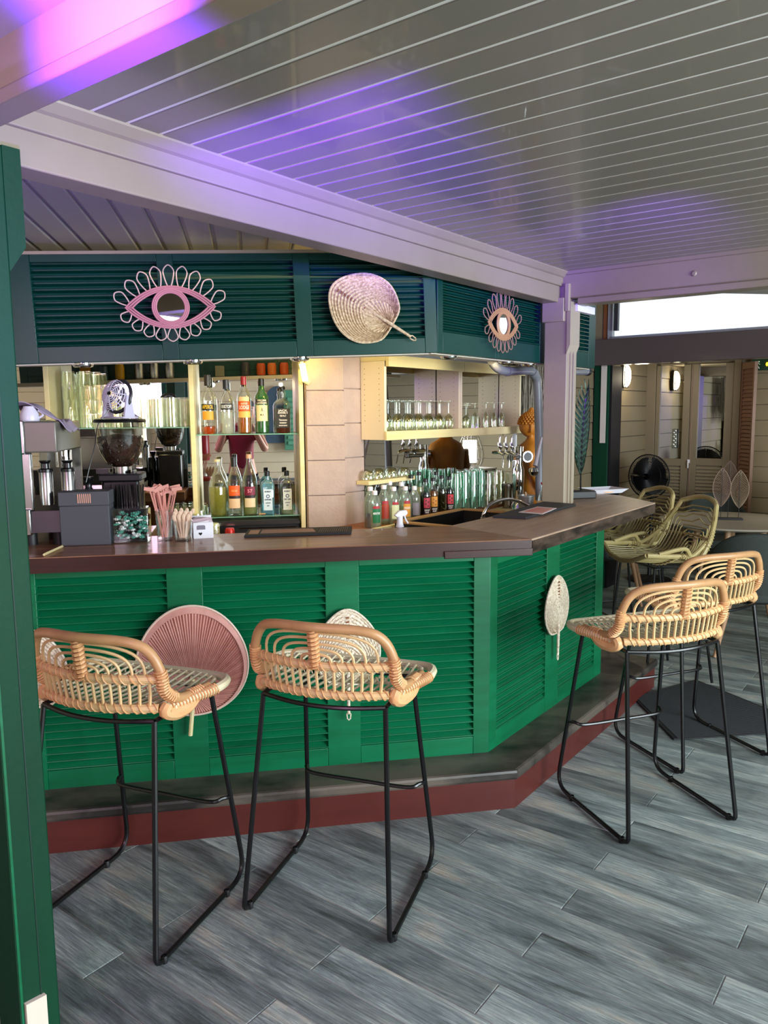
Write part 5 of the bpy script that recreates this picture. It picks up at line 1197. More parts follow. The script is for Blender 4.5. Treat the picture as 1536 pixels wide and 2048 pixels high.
# ------------------------------------------------------------------ right back bar: mirror, cabinets, ledge
ub = thing('back_mirror', 'wide mirror behind the glass cabinets and syrup bottles on the right', 'mirror', fr=FU)
mr = sU(1028, 900, YB).x
MB().box(cfar.x + 0.004, mr, YB, YB + 0.012, 0.96, 2.05).obj('mirror_glass', M['mirror'], ub)
MB().box(mr + 0.001, mr + 0.02, YB - 0.012, YB + 0.015, 0.96, 1.5).obj('mirror_edge', M['paper'], ub)
CF_ = YB - 0.165
xA = sU(769, 800, CF_).x; xB = sU(921, 800, CF_).x; xC = sU(1042, 800, CF_).x
zb0 = sU(775, 880, CF_).z; zb1 = sU(775, 864, CF_).z; ztop = sU(776, 722, CF_).z
for (x0, x1, lb) in ((xA, xB - 0.002, 'left cream wall cabinet full of upturned wine glasses'), (xB + 0.002, xC, 'right cream wall cabinet with a few upturned wine glasses')):
    t = thing('glass_cabinet', lb, 'cabinet', fr=FU)
    MB().box(x0, x0 + 0.019, CF_, YB - 0.003, zb0, ztop).obj('side_panel', M['melamine'], t, bevel=0.001)
    MB().box(x1 - 0.019, x1, CF_, YB - 0.003, zb0, ztop).obj('side_panel', M['melamine'], t, bevel=0.001)
    MB().box(x0 + 0.0195, x1 - 0.0195, CF_, YB - 0.003, zb1 - 0.012, zb1).obj('shelf_board', M['melamine'], t)
    MB().box(x0 - 0.004, x1 + 0.0, CF_ - 0.016, CF_ - 0.001, zb0 - 0.002, zb1 + 0.004).obj('front_batten', M['yellowcream'], t, bevel=0.002)
    MB().box(x0, x1, CF_ - 0.01, YB - 0.003, ztop + 0.001, ztop + 0.03).obj('top_board', M['yellowcream'], t)
    MB().box(x0, x1, CF_ - 0.03, CF_ - 0.011, ztop - 0.03, ztop + 0.03).obj('top_batten', M['yellowcream'], t)
    b = MB()
    for xs in (x0 - 0.0004, x0 + 0.0194, x1 - 0.0194):
        for yy in (CF_ + 0.035, YB - 0.03):
            for k in range(11): b.boxc((xs, yy, zb1 + 0.06 + 0.028 * k), (0.001, 0.005, 0.005))
    o = b.obj('peg_holes', flat('b89a80'), t, smooth=False); o['kind'] = 'stuff'
wg = MB().lathe([(0.0, 0.150), (0.030, 0.1485), (0.030, 0.147), (0.005, 0.143), (0.0035, 0.13), (0.0035, 0.085), (0.012, 0.078), (0.030, 0.06), (0.034, 0.04), (0.027, 0.0), (0.0258, 0.0), (0.0325, 0.04), (0.029, 0.058), (0.011, 0.0755), (0, 0.08)], n=16).mesh('wine_glass', M['gl_y'])
fl2 = MB().lathe([(0.0, 0.165), (0.026, 0.1635), (0.026, 0.162), (0.004, 0.158), (0.003, 0.14), (0.003, 0.105), (0.013, 0.09), (0.0215, 0.05), (0.020, 0.0), (0.019, 0.0), (0.0203, 0.05), (0.012, 0.088), (0, 0.10)], n=16).mesh('wine_glass', M['gl_y'])
n = 7
for r_ in range(2):
    for k in range(n):
        x = xA + 0.06 + (xB - xA - 0.13) * k / (n - 1) + 0.02 * r_
        o = bpy.data.objects.new('wine_glass', wg); C.objects.link(o); o.matrix_world = FU @ Matrix.Translation((x, CF_ + 0.042 + 0.074 * r_, zb1 + 0.0005)) @ Matrix.Scale(1.15, 4, (0, 0, 1))
        tag(o, f'{ORD[k]} upturned wine glass from the left, ' + ('front' if r_ == 0 else 'back') + ' row of the left cabinet', 'glass', 'wine glasses in the left cabinet')
for k, px in enumerate((932, 972, 988, 1003)):
    x = sU(px, 850, CF_ + 0.06).x; o = bpy.data.objects.new('wine_glass', wg if k == 0 else fl2); C.objects.link(o); o.matrix_world = FU @ Matrix.Translation((x, CF_ + 0.06, zb1 + 0.0005))
    tag(o, ['upturned balloon glass at the left of the right cabinet', 'leftmost of three upturned flutes in the right cabinet', 'middle of three upturned flutes in the right cabinet', 'rightmost of three upturned flutes in the right cabinet'][k], 'glass', 'glasses in the right cabinet')
for k, px in enumerate((934, 944, 955)):
    p = sU(px, 858, CF_ + 0.05 + 0.03 * (k % 2)); o = bpy.data.objects.new('tumbler', me_t); C.objects.link(o)
    o.matrix_world = FU @ Matrix.Translation((p.x + 0.03, CF_ + 0.12 - 0.02 * k, zb1 + 0.076)) @ Matrix.Rotation(pi, 4, 'X'); tag(o, ('left', 'middle', 'right')[k] + ' upturned clear tumbler beside the balloon glass in the right cabinet', 'glass', 'tumblers in the right cabinet')

# ledge with bottles
LY = YB - 0.235; e0 = sU(747, 1057, LY); e1_ = sU(915, 1021, LY); LZ = (e0.z + e1_.z) / 2
ld = thing('bottle_ledge', 'cream-edged wooden ledge carrying the syrup and cordial bottles', 'ledge', fr=FU)
MB().box(e0.x - 0.12, 4.75, LY, YB - 0.002, LZ - 0.03, LZ - 0.012).obj('ledge_board', M['brown'], ld)
MB().box(e0.x - 0.02, e1_.x, LY - 0.018, LY - 0.001, LZ - 0.036, LZ).obj('front_batten', M['yellowcream'], ld, bevel=0.002)
LZ2 = LZ - 0.0115
SYR = [(0, 0.01), (0.9, 0), (1, 0.02), (1, 0.56), (0.93, 0.64), (0.55, 0.74), (0.40, 0.80), (0.36, 0.95)]
PLA = [(0, 0.01), (0.9, 0), (1, 0.03), (1, 0.62), (0.92, 0.72), (0.55, 0.84), (0.34, 0.90), (0.32, 0.95)]
cg = glass('cordial_plastic', (0.86, 0.93, 0.86), 0.45, 0.05, 0.08, tint=0.12)
for k, (px, y, hpx, dark, lab, rot, lb) in enumerate(((741, 0.07, 84, 1, None, 0, 'half-empty dark cordial in a clear bottle, beside the block column'),
        (750, 0.045, 76, 0, ('1f7a4a', 'MENTHE'), 0, 'clear cordial bottle with a green mint label and white cap'),
        (768, 0.10, 82, 0, ('b8402c', None), 0, 'clear cordial bottle with a red strip label, behind the spray bottle left side'),
        (780, 0.15, 86, 0, None, 0, 'unlabelled clear cordial bottle in the back row'),
        (788, 0.055, 78, 0, ('dfe6b8', None), 0, 'clear cordial bottle with a pale green label, behind the white trigger'),
        (803, 0.12, 82, 0, None, 0, 'clear white-capped cordial bottle in the back row by the orange label'),
        (811, 0.05, 76, 0, ('e8a23a', 'ORANGE'), 0, 'clear cordial bottle with an orange fruit label and white cap'),
        (829, 0.05, 74, 1, ('8c8490', None), 0, 'dark cordial in a clear bottle with a grey label and white cap'))):
    x = sU(px, 1040, LY + y).x; H_ = hpx / 1560 * 4.05
    t = bottle(lb, FU, (x, LY + y, LZ2), H_, 0.034, PLA, cg, '120c10' if dark else 'dfe8c8', 0.36 if dark else 0.45, ('e6e4f0', 0.022, 0.0145),
               [(0.03, H_ * 0.52, 0.6, lab[0])] if lab else (), [(lab[1], H_ * 0.40, 0.016, 0.038, 'ffffff')] if (lab and lab[1]) else (), rot=radians(-37), name='cordial_bottle')
    if lab and k in (1, 2, 4, 6): label_patch(t, 0.0345, H_ * 0.53, H_ * 0.60, 0.5, flat('b8303c'), 'brand_strip')
for k, (px, y, hpx, c, lab, lb) in enumerate(((822, 0.12, 92, '241018', None, 'dark syrup bottle standing behind the grey-labelled cordial'),
        (838, 0.13, 96, 'd8d49c', None, 'pale syrup bottle with an olive cap in the back row'),
        (851, 0.045, 84, '2a0c14', 'c23a50', 'dark syrup bottle with a red berry label, leftmost of the labelled syrups'),
        (866, 0.045, 84, 'a8661c', 'e09a3c', 'amber syrup bottle with an orange label and black cap'),
        (872, 0.13, 92, '1e1420', None, 'dark syrup bottle in the back row behind the amber one'),
        (883, 0.06, 86, '3c3c20', None, 'olive syrup bottle between the amber and the red-labelled ones'),
        (898, 0.05, 82, '240a12', 'd8404a', 'dark syrup bottle with a strawberry label, rightmost of the row'))):
    x = sU(px, 1030, LY + y).x; H_ = hpx / 1560 * 4.2
    t = bottle(lb, FU, (x, LY + y, LZ2), H_, 0.031, SYR, M['gl'], c, 0.66, ('17161a', 0.020, 0.0155),
               [(H_ * 0.26, H_ * 0.52, 0.62, lab), (H_ * 0.10, H_ * 0.25, 0.62, '140c10')] if lab else (), [('SIROP', H_ * 0.20, 0.014, 0.032, 'e8e0e0'), ('FRUIT', H_ * 0.145, 0.010, 0.024, 'e8e0e0')] if lab else (), rot=radians(-37), name='syrup_bottle')
    if lab:
        b = MB()
        for (dx, dz) in ((-0.008, 0.0), (0.006, 0.010), (0.004, -0.012), (-0.006, 0.02)):
            b.lathe([(0, -0.0004), (0.0055, 0), (0, 0.0006)], (dx, 0, 0), 8, Matrix.Translation((0, -0.0322, H_ * 0.37 + dz)) @ Matrix.Rotation(radians(90), 4, 'X'))
        b.obj('printed_berries', flat('5c1024' if k != 3 else 'b0601c'), t)
# spray bottle standing on the staff shelf
p = sW(778, 1052, 3.75)
t = thing('spray_bottle', 'white trigger spray bottle with a dark body and a pink star, behind the counter', 'spray bottle', fr=FW, loc=(p.x, 3.47, 1.0005), rot=radians(8))
zs_ = 0.083
MB().lathe([(0, 0), (0.034, 0), (0.036, 0.02), (0.030, zs_ * 0.8), (0.016, zs_), (0, zs_)], n=20).obj('bottle_body', flat('18262a', 0.35), t)
MB().lathe([(0, zs_), (0.019, zs_), (0.014, zs_ + 0.022), (0.014, zs_ + 0.05), (0, zs_ + 0.05)], n=16).obj('neck_collar', M['paper'], t)
MB().add([(x, y, z) for y in (-0.011, 0.011) for x, z in ((-0.028, zs_ + 0.055), (-0.014, zs_ + 0.045), (0.03, zs_ + 0.052), (0.036, zs_ + 0.064), (0.03, zs_ + 0.078), (-0.006, zs_ + 0.074))], [(0, 1, 2, 3, 4, 5), (11, 10, 9, 8, 7, 6)] + [(i, i + 6, (i + 1) % 6 + 6, (i + 1) % 6) for i in range(6)]).obj('trigger_head', M['paper'], t, smooth=False, bevel=0.004)
MB().tube(bez([(0.022, 0, zs_ + 0.055), (0.028, 0, zs_ + 0.035), (0.040, 0, zs_ + 0.014)], 4), 0.004, 6).obj('trigger', M['paper'], t)
MB().prism([(0.011 * (1 if k % 2 == 0 else 0.45) * cos(pi / 2 + k * pi / 5), 0.045 + 0.011 * (1 if k % 2 == 0 else 0.45) * sin(pi / 2 + k * pi / 5)) for k in range(10)], 0.0345, 0.0355, Matrix(((1, 0, 0, -0.004), (0, 0, -1, 0), (0, 1, 0, 0), (0, 0, 0, 1)))).obj('pink_star', flat('d85a7c'), t)
# spoon ladle resting
p = sW(851, 1045, 3.7); t = thing('serving_spoon', 'steel serving spoon sticking up from the well behind the counter', 'spoon', fr=FW, loc=(sW(851, 1045, 3.5).x, 3.52, 1.001))
MB().lathe([(0, -0.026), (0.011, -0.016), (0.014, 0), (0.011, 0.016), (0, 0.026)], (0, 0, 0.038), 12, Matrix.Rotation(-0.35, 4, 'Y') @ Matrix.Scale(0.4, 4, (0, 1, 0))).obj('bowl', M['steel'], t)
MB().tube(bez([(0.008, 0.0, 0.02), (0.025, 0, 0.03), (0.045, 0.01, 0.012), (0.05, 0.01, 0.0)], 4), 0.004, 6).obj('handle', M['steel'], t)
# upturned bowls on a small shelf before the mirror
zs2 = sU(775, 957, YB - 0.06).z
t = thing('small_shelf', 'narrow cream shelf with four upturned glass bowls in front of the mirror', 'shelf', fr=FU)
sx0 = sU(729, 955, YB - 0.06).x; sx1 = sU(822, 955, YB - 0.06).x
MB().box(sx0, sx1, YB - 0.09, YB - 0.003, zs2 - 0.022, zs2).obj('shelf_board', M['yellowcream'], t, bevel=0.002)
bw = MB().lathe([(0.034, 0), (0.036, 0.02), (0.030, 0.042), (0.018, 0.052), (0, 0.054)], n=20).lathe([(0.032, 0), (0.034, 0.02), (0.028, 0.040), (0.016, 0.050), (0, 0.051)], n=20).mesh('glass_bowl', M['gl_y'])
for k, px in enumerate((737, 758, 783, 808)):
    o = bpy.data.objects.new('glass_bowl', bw); C.objects.link(o); o.matrix_world = FU @ Matrix.Translation((sU(px, 950, YB - 0.048).x, YB - 0.048, zs2 + 0.0005))
    tag(o, ('leftmost', 'second', 'third', 'rightmost')[k] + ' of four upturned glass bowls on the narrow cream shelf', 'bowl', 'glass bowls on the narrow shelf')
# green and clear stacked tumblers on the ledge
meg = tumbler_mesh(0.037, 0.085, 0.8).mesh('green_tumbler', glass('sea_green_glass', (0.50, 0.85, 0.70), 0.75, 0.12, tint=0.18))
for j, (px, dy, n) in enumerate(((912, 0.05, 3), (928, 0.05, 3), (945, 0.05, 3), (960, 0.05, 3), (922, 0.13, 3), (940, 0.13, 3), (957, 0.13, 3))):
    for k in range(n):
        o = bpy.data.objects.new('green_tumbler', meg); C.objects.link(o); o.matrix_world = FU @ Matrix.Translation((sU(px, 1000, LY + dy).x, LY + dy, LZ2 + 0.0865 + 0.074 * k)) @ Matrix.Rotation(pi, 4, 'X')
        tag(o, f'sea-green tumbler, {UPS[k]} from the ledge, {ORD[j if j < 4 else j - 4]} stack of the ' + ('front' if j < 4 else 'back') + ' row', 'glass', 'green tumblers on the ledge')
for j, (px, dy, n) in enumerate(((976, 0.04, 3), (990, 0.04, 3), (1004, 0.04, 2), (983, 0.11, 3), (999, 0.11, 3), (1062, 0.10, 2), (1074, 0.10, 2), (1068, 0.16, 3))):
    for k in range(n):
        o = bpy.data.objects.new('tumbler', me_t); C.objects.link(o); o.matrix_world = FU @ Matrix.Translation((sU(px, 1000, LY + dy).x, LY + dy, LZ2 + 0.0765 + 0.068 * k)) @ Matrix.Rotation(pi, 4, 'X')
        tag(o, f'clear tumbler, {UPS[k]} from the ledge, ' + ('front stack by the green tumblers', 'second front stack from the green tumblers', 'front stack nearest the shaker', 'left back stack by the green tumblers', 'right back stack by the green tumblers', 'stack just right of the beer tower', 'stack nearest the drain pipe', 'hindmost stack right of the beer tower')[j], 'glass', 'clear tumblers on the ledge')
# ice well
t = thing('bottle_well', 'black bottle well with a wooden rim sunk behind the counter bend', 'well', fr=FU)
w0 = sU(915, 1022, 2.40); wa, wb_ = 3.30, 3.98; wy0_, wy1_ = 1.975, 2.415; wz = 1.035
MB().box(wa, wb_, wy0_, wy1_, 0.9, 0.93).obj('well_floor', M['blackmatte'], t)
for bx_ in ((wa, wb_, wy0_, wy0_ + 0.02), (wa, wb_, wy1_ - 0.02, wy1_), (wa, wa + 0.02, wy0_, wy1_), (wb_ - 0.02, wb_, wy0_, wy1_)):
    MB().box(*bx_, 0.93, wz - 0.012).obj('well_wall', M['blackmatte'], t)
    MB().box(bx_[0] - 0.008, bx_[1] + 0.008, bx_[2] - 0.008, bx_[3] + 0.008, wz - 0.0115, wz).obj('wooden_rim', mat('well_rim', 'b08a5c', 0.45), t, bevel=0.002)
# faucet
t = thing('tap_spout', 'curved chrome tap spout arching over the sink behind the counter mats', 'tap', fr=FU, loc=(0, 0, 0))
fy = 1.915
fp = [sU(x, y, fy) for x, y in ((966, 1034), (966, 1026), (972, 1013), (985, 1003), (1005, 998), (1025, 1001), (1040, 1009), (1050, 1017))]
MB().tube(bez([(p.x, fy - 0.006 * i, p.z) for i, p in enumerate(fp)], 6), 0.0085, 10).obj('spout', M['chrome'], t)
MB().lathe([(0, 0.9), (0.022, 0.9), (0.022, fp[0].z - 0.04), (0.012, fp[0].z - 0.02), (0.012, fp[0].z), (0, fp[0].z)], (fp[0].x, fy + 0.0, 0), 16).obj('tap_body', M['chrome'], t)
# beer tower
ty = 2.33; tb = sU(1036, 1000, ty)
t = thing('beer_tower', 'chrome beer tower with a round end cap and three tap handles', 'beer tap', fr=FU, loc=(tb.x, ty, 0.98))
zt2 = sU(1036, 893, ty).z - 0.98; zc = sU(1052, 912, ty).z - 0.98; zn = sU(1036, 930, ty).z - 0.98
MB().lathe([(0, 0), (0.05, 0), (0.045, 0.03), (0.030, 0.05), (0.036, 0.09), (0.042, zn * 0.62), (0.040, zn * 0.9), (0.030, zn), (0.030, zc), (0.032, zt2), (0, zt2)], n=28).obj('column', M['chrome'], t)
ad = Vector((0.55, -0.83, 0)).normalized()
MB().tube([Vector((0, 0, zc)) - Vector((0.17, 0.03, 0)), (0, 0, zc)], 0.022, 16).obj('cross_arm', M['chrome'], t)
ed = Vector((-0.55, -0.75, 0)).normalized(); pc_ = Vector((0.045, -0.035, zc))
MB().tube([pc_ - ed * 0.05, pc_, pc_ + ed * 0.004, pc_ + ed * 0.016], [0.026, 0.030, 0.036, 0.036], 24).obj('end_boss', M['chrome'], t)
MB().tube([pc_ + ed * 0.0162, pc_ + ed * 0.018], 0.029, 24).obj('end_disc', flat('6a6c70', 0.55), t)
for k, px in enumerate((983, 995, 1007)):
    pz = sU(px, 905, ty + 0.06); x = pz.x - tb.x; zk = pz.z - 0.98
    o = MB().tube([(x + 0.02, 0.06, zk), (x, 0.0, zk), (x - 0.01, -0.03, zk - 0.01)], 0.010, 8).tube([(x - 0.012, -0.03, zk), (x - 0.03, -0.035, zk - 0.09)], 0.004, 6).obj('tap_body', M['chrome'], t)
    MB().tube(bez([(x, 0.0, zk), (x, -0.004, zk + 0.03), (x - 0.002, 0.004, zk + 0.06), (x - 0.002, 0.0, zk + 0.105)], 5), [0.007] * 5 + [0.012, 0.014, 0.014, 0.013, 0.012, 0.011, 0.010, 0.009, 0.008, 0.007, 0.005], 10).obj('handle', M['chrome'], o)
# shaker, bucket, red-capped bottle
p = sU(1013, 1010, 2.40)
t = thing('cocktail_shaker', 'tall steel cocktail shaker with a wide rim, left of the beer tower', 'shaker', fr=FU, loc=(p.x, 2.40, 0.985))
hs_ = sU(1013, 968, 2.40).z - 0.985
MB().lathe([(0, 0), (0.026, 0), (0.030, 0.02), (0.033, hs_ - 0.03), (0.036, hs_ - 0.02), (0.036, hs_), (0.032, hs_), (0.030, 0.03), (0, 0.03)], n=24).obj('shaker_cup', mat('dark_steel', '8a8478', 0.25, 1.0), t)
p = sU(1043, 1015, 2.12); hb_ = sU(1043, 990, 2.12).z - 1.0
t = thing('steel_bucket', 'small grey metal bucket with paper picks behind the charcoal mat', 'bucket', fr=FU, loc=(p.x, 2.09, 1.0005))
MB().lathe([(0, 0), (0.038, 0), (0.046, hb_ - 0.01), (0.050, hb_ - 0.008), (0.050, hb_), (0.045, hb_), (0.037, 0.01), (0, 0.01)], n=24).obj('bucket_body', flat('a7a8a6', 0.4, 0.6), t)
MB().tube([(0.0, 0, 0.05), (-0.01, 0, hb_ + 0.02)], 0.006, 5).tube([(0.01, 0.01, 0.05), (0.0, 0.0, hb_ + 0.015)], 0.005, 5).obj('paper_pick', flat('e8c8a4'), t)
p = sU(1086, 1007, 1.97)
t = thing('water_bottle', 'clear glass bottle with a red cap in front of the white post', 'bottle', fr=FU, loc=(p.x, 1.97, 1.0005)); hw_ = sU(1086, 965, 1.97).z - 1.0
MB().lathe([(0, 0), (0.03, 0), (0.036, 0.02), (0.036, hw_ * 0.4), (0.024, hw_ * 0.68), (0.012, hw_ * 0.8), (0.011, hw_)], n=20).obj('glass_body', M['gl'], t)
MB().lathe([(0, hw_ - 0.014), (0.014, hw_ - 0.014), (0.014, hw_), (0, hw_)], n=16).obj('cap', flat('c02636', 0.35), t)
# staff shelf along the right run
MB().box(4.07, 4.9, 1.845, 2.16, 0.985, 1.0).obj('staff_shelf', M['steel'], ct, fr=FU)

# ------------------------------------------------------------------ pipe, ladle, palm grass, buddha
t = thing('drain_pipe', 'grey plastic drain pipe bending down beside the white post', 'pipe', fr=FU)
py_ = 2.12
pp = [sU(x, y, py_) for x, y in ((984, 722), (990, 731), (1000, 739), (1015, 742), (1055, 741), (1066, 745), (1073, 757), (1075, 775), (1076, 800), (1078, 870), (1079, 1000))]
MB().tube(bez([(p.x, py_, p.z) for p in pp], 6), 0.026, 14).obj('pipe_run', M['grey_pvc'], t)
for (x, y, x2, y2) in ((1013, 742, 1017, 742), (1064, 744, 1069, 750)):
    a_, b_ = sU(x, y, py_), sU(x2, y2, py_); MB().tube([(a_.x, py_, a_.z), (b_.x, py_, b_.z)], 0.030, 14).obj('collar', M['grey_pvc'], t)
a_, b_ = sU(1140, 742, 2.1), sU(1172, 742, 2.1)
MB().tube([(a_.x, 2.1, a_.z), (b_.x, 2.1, b_.z)], 0.028, 16).obj('pipe_end', M['grey_pvc'], t)
MB().tube([(b_.x, 2.1, b_.z), (b_.x + 0.035, 2.1, b_.z)], 0.031, 16).obj('end_cap', M['blackmatte'], t)
p0_, p1_, p2_ = sU(1083, 875, 2.05), sU(1070, 932, 2.05), sU(1067, 943, 2.05)
t = thing('bar_hose', 'steel ladle-headed hose gun hanging down beside the beer tower', 'hose gun', fr=FU)
MB().tube([(p0_.x, 2.05, p0_.z), (p1_.x, 2.05, p1_.z)], [0.008, 0.014], 10).obj('hose_handle', flat('b4aab4', 0.35, 0.3), t)
MB().lathe([(0, -0.030), (0.022, -0.020), (0.032, 0.0), (0.024, 0.018), (0, 0.026)], (p2_.x, 2.05, p2_.z), 20).obj('ladle_bowl', M['chrome'], t)
t = thing('palm_screen', 'dried grey palm grass bundle hanging behind the buddha statue', 'dried grass', fr=FU)
g0, g1 = sU(1043, 740, 2.62), sU(1083, 740, 2.62); gz0 = sU(1060, 835, 2.62).z
random.seed(9)
b = MB()
for k in range(190):
    x = random.uniform(g0.x - 0.02, g1.x + 0.25); y = 2.62 + random.uniform(-0.05, 0.04); z1 = 2.02; sw = random.uniform(-0.09, 0.05)
    b.tube([(x, y, z1), (x + sw * 0.3, y, (z1 + gz0) / 2), (x + sw, y - 0.01, gz0 + random.uniform(-0.14, 0.05))], 0.0032, 4)
b.obj('grass_blades', mat('dry_palm', '7b7264', 0.7, col2='a09686', scale=(9, 9, 60), rnd=0.0), t)['kind'] = 'stuff'
# buddha bust
by = 2.36; bp_ = sU(1062, 905, by)
t = thing('buddha_statue', 'carved orange-brown wooden buddha bust in profile behind the beer tower', 'statue', fr=FU, loc=(bp_.x, by, 0), rot=radians(30))
M['wood_orange'] = mat('carved_teak', 'b06a1c', 0.45, col2='d0882e', scale=(20, 20, 8), bump=0.15)
zh = sU(1062, 851, by).z; zst = sU(1062, 905, by).z; zbase = 1.0
bh = zh
b = MB()
def ell(b, c, r, nu=14, nv=10, mtx=None):
    vs = []; 
    for i in range(nv + 1):
        ph = pi * i / nv
        for j in range(nu):
            a = 2 * pi * j / nu; vs.append((c[0] + r[0] * sin(ph) * cos(a), c[1] + r[1] * sin(ph) * sin(a), c[2] + r[2] * cos(ph)))
    fs = [(i * nu + j, (i + 1) * nu + j, (i + 1) * nu + (j + 1) % nu, i * nu + (j + 1) % nu) for i in range(nv) for j in range(nu)]
    b.add(vs, fs, mtx)
# torso: one lathe squashed front to back, with shoulders
ts = MB(); prof = [(0.0, 0), (0.13, 0.0), (0.15, 0.05), (0.135, 0.14), (0.145, (zst - zbase) * 0.8), (0.150, zst - zbase - 0.01), (0.12, zst - zbase + 0.05), (0.06, zst - zbase + 0.082), (0.045, zst - zbase + 0.10), (0.045, bh - zbase - 0.04), (0, bh - zbase - 0.03)]
ts.lathe(prof, (0, 0, zbase), 26, Matrix.Scale(0.62, 4, (0, 1, 0)))
for s_ in (-1, 1):
    ts.tube([(s_ * 0.14, 0, zst + 0.0), (s_ * 0.165, -0.01, zst - 0.12), (s_ * 0.16, -0.06, zst - 0.22), (s_ * 0.05, -0.13, zst - 0.26)], [0.04, 0.036, 0.032, 0.024], 12)
ts.obj('torso', M['wood_orange'], t)
hd = MB()
def headf(u_, v_):
    ph = pi * v_; a = 2 * pi * u_; x = 0.068 * sin(ph) * sin(a); y = -0.082 * sin(ph) * cos(a); z = 0.080 * cos(ph)
    f = max(0, cos(a)) ** 6 * sin(ph)
    z_ = z / 0.08
    nose = 0.020 * f * max(0, 1 - abs(x) / 0.014) * (max(0, 1 - abs(z_ + 0.12) / 0.32))
    brow = 0.004 * f * math.exp(-((z_ - 0.18) / 0.10) ** 2); eye_ = -0.006 * f * math.exp(-((z_ - 0.02) / 0.09) ** 2) * (1 if abs(x) > 0.012 else 0)
    lip = 0.006 * f * (math.exp(-((z_ + 0.48) / 0.05) ** 2) + math.exp(-((z_ + 0.60) / 0.05) ** 2)); chin = 0.006 * f * math.exp(-((z_ + 0.86) / 0.12) ** 2)
    return (x, y - nose - brow - eye_ - lip - chin, bh + z)
hd.grid(48, 36, headf); hd.obj('head', M['wood_orange'], t)
hr = MB(); random.seed(4)
for i in range(9):
    for j in range(22):
        ph = 0.08 + i * 0.17; a = 2 * pi * (j + 0.5 * (i % 2)) / 22
        if cos(a) > 0.55 and ph > 1.0: continue
        ell(hr, (0.074 * sin(ph) * sin(a), 0.004 - 0.084 * sin(ph) * cos(a), bh + 0.004 + 0.085 * cos(ph)), (0.009, 0.009, 0.009), 6, 5)
for i in range(5):
    for j in range(10):
        a = 2 * pi * j / 10; ell(hr, (0.026 * (1 - i / 5) * sin(a), -0.026 * (1 - i / 5) * cos(a), bh + 0.084 + i * 0.007), (0.008, 0.008, 0.008), 6, 5)
hr.obj('hair_curls', M['wood_orange'], t)['kind'] = 'stuff'
for s_ in (-1, 1):
    MB().lathe([(0, -0.042), (0.009, -0.03), (0.010, 0), (0.012, 0.022), (0, 0.034)], (s_ * 0.071, 0.004, bh - 0.012), 10).obj('ear', M['wood_orange'], t)
# shelf board behind carries the statue
MB().box(4.02, 5.35, 2.20, LY - 0.02, 0.96, 0.9795).obj('end_shelf', M['yellowcream'], ld)

# ------------------------------------------------------------------ on the counter, right
q0_, q1_ = at_z(1127, 1003, 1.1, FU), at_z(1182, 996, 1.1, FU)
lc = at_z(1155, 995, 1.1, FU)
FC = Matrix.Translation(FU @ Vector((lc.x, lc.y - 0.02, 1.1))) @ Matrix.Rotation(radians(12), 4, 'Z')
t = thing('feather_sculpture', 'tall dark green metal feather on a black block base, on the counter end', 'sculpture', fr=FC)
MB().box(-0.085, 0.07, -0.055, 0.05, 0.0005, 0.042).obj('base', M['blackmatte'], t, bevel=0.004)
M['feather'] = mat('patinated_metal', '3d5548', 0.3, 0.55, col2='6d8a78', scale=(60, 60, 60))
ys_ = 0.0; zt3 = at_y(1168, 768, 4.5, F0).z - 1.1
stem = bez([(0, 0, 0.03), (-0.004, 0, 0.12), (0.0, 0, 0.35), (0.014, 0, 0.55), (0.034, 0, zt3 * 0.97)], 8)
MB().tube(stem, [0.005] * len(stem), 8).obj('stem', M['black'], t)
def stem_at(z):
    for i in range(1, len(stem)):
        if stem[i].z >= z: return stem[i - 1].lerp(stem[i], (z - stem[i - 1].z) / (stem[i].z - stem[i - 1].z))
    return stem[-1]
for s_ in (-1, 1):
    nb = 15
    for k in range(nb):
        f = k / (nb - 1); z = 0.13 + (zt3 - 0.19) * f; base = stem_at(z)
        wdt = (0.070 if s_ < 0 else 0.046) * (sin(pi * (0.16 + 0.80 * f)) ** 0.75); rise = 0.11 - 0.035 * f
        P = [base, base + Vector((s_ * wdt * 0.45, -0.006, rise * 0.30)), base + Vector((s_ * wdt * 0.85, -0.004, rise * 0.72)), base + Vector((s_ * wdt, 0, rise * 1.15))]
        P = bez(P, 4); b = MB(); vs = []
        for i, p in enumerate(P):
            g_ = i / (len(P) - 1); w2_ = 0.030 * (1 - g_) ** 0.6 + 0.003
            vs += [p + Vector((0, 0.004, -w2_ * 0.15)), p + Vector((0, -0.006, w2_ * 0.5)), p + Vector((0, 0.004, w2_))]
        fs = []
        for i in range(len(P) - 1):
            o_ = i * 3; fs += [(o_, o_ + 3, o_ + 4, o_ + 1), (o_ + 1, o_ + 4, o_ + 5, o_ + 2), (o_, o_ + 2, o_ + 5, o_ + 3)]
        b.add(vs, fs); b.obj('barb', M['feather'], t, smooth=False)
a_ = at_z(1180, 993, 1.1, FU); b_ = at_z(1247, 988, 1.1, FU)
t = thing('serving_tray', 'white angular tray with an orange oval, behind the black feather base', 'tray', fr=Matrix.Translation(at_z(1206, 985, 1.1)) @ Matrix.Rotation(radians(20), 4, 'Z') @ Matrix.Scale(0.78, 4))
SCT = 0.8
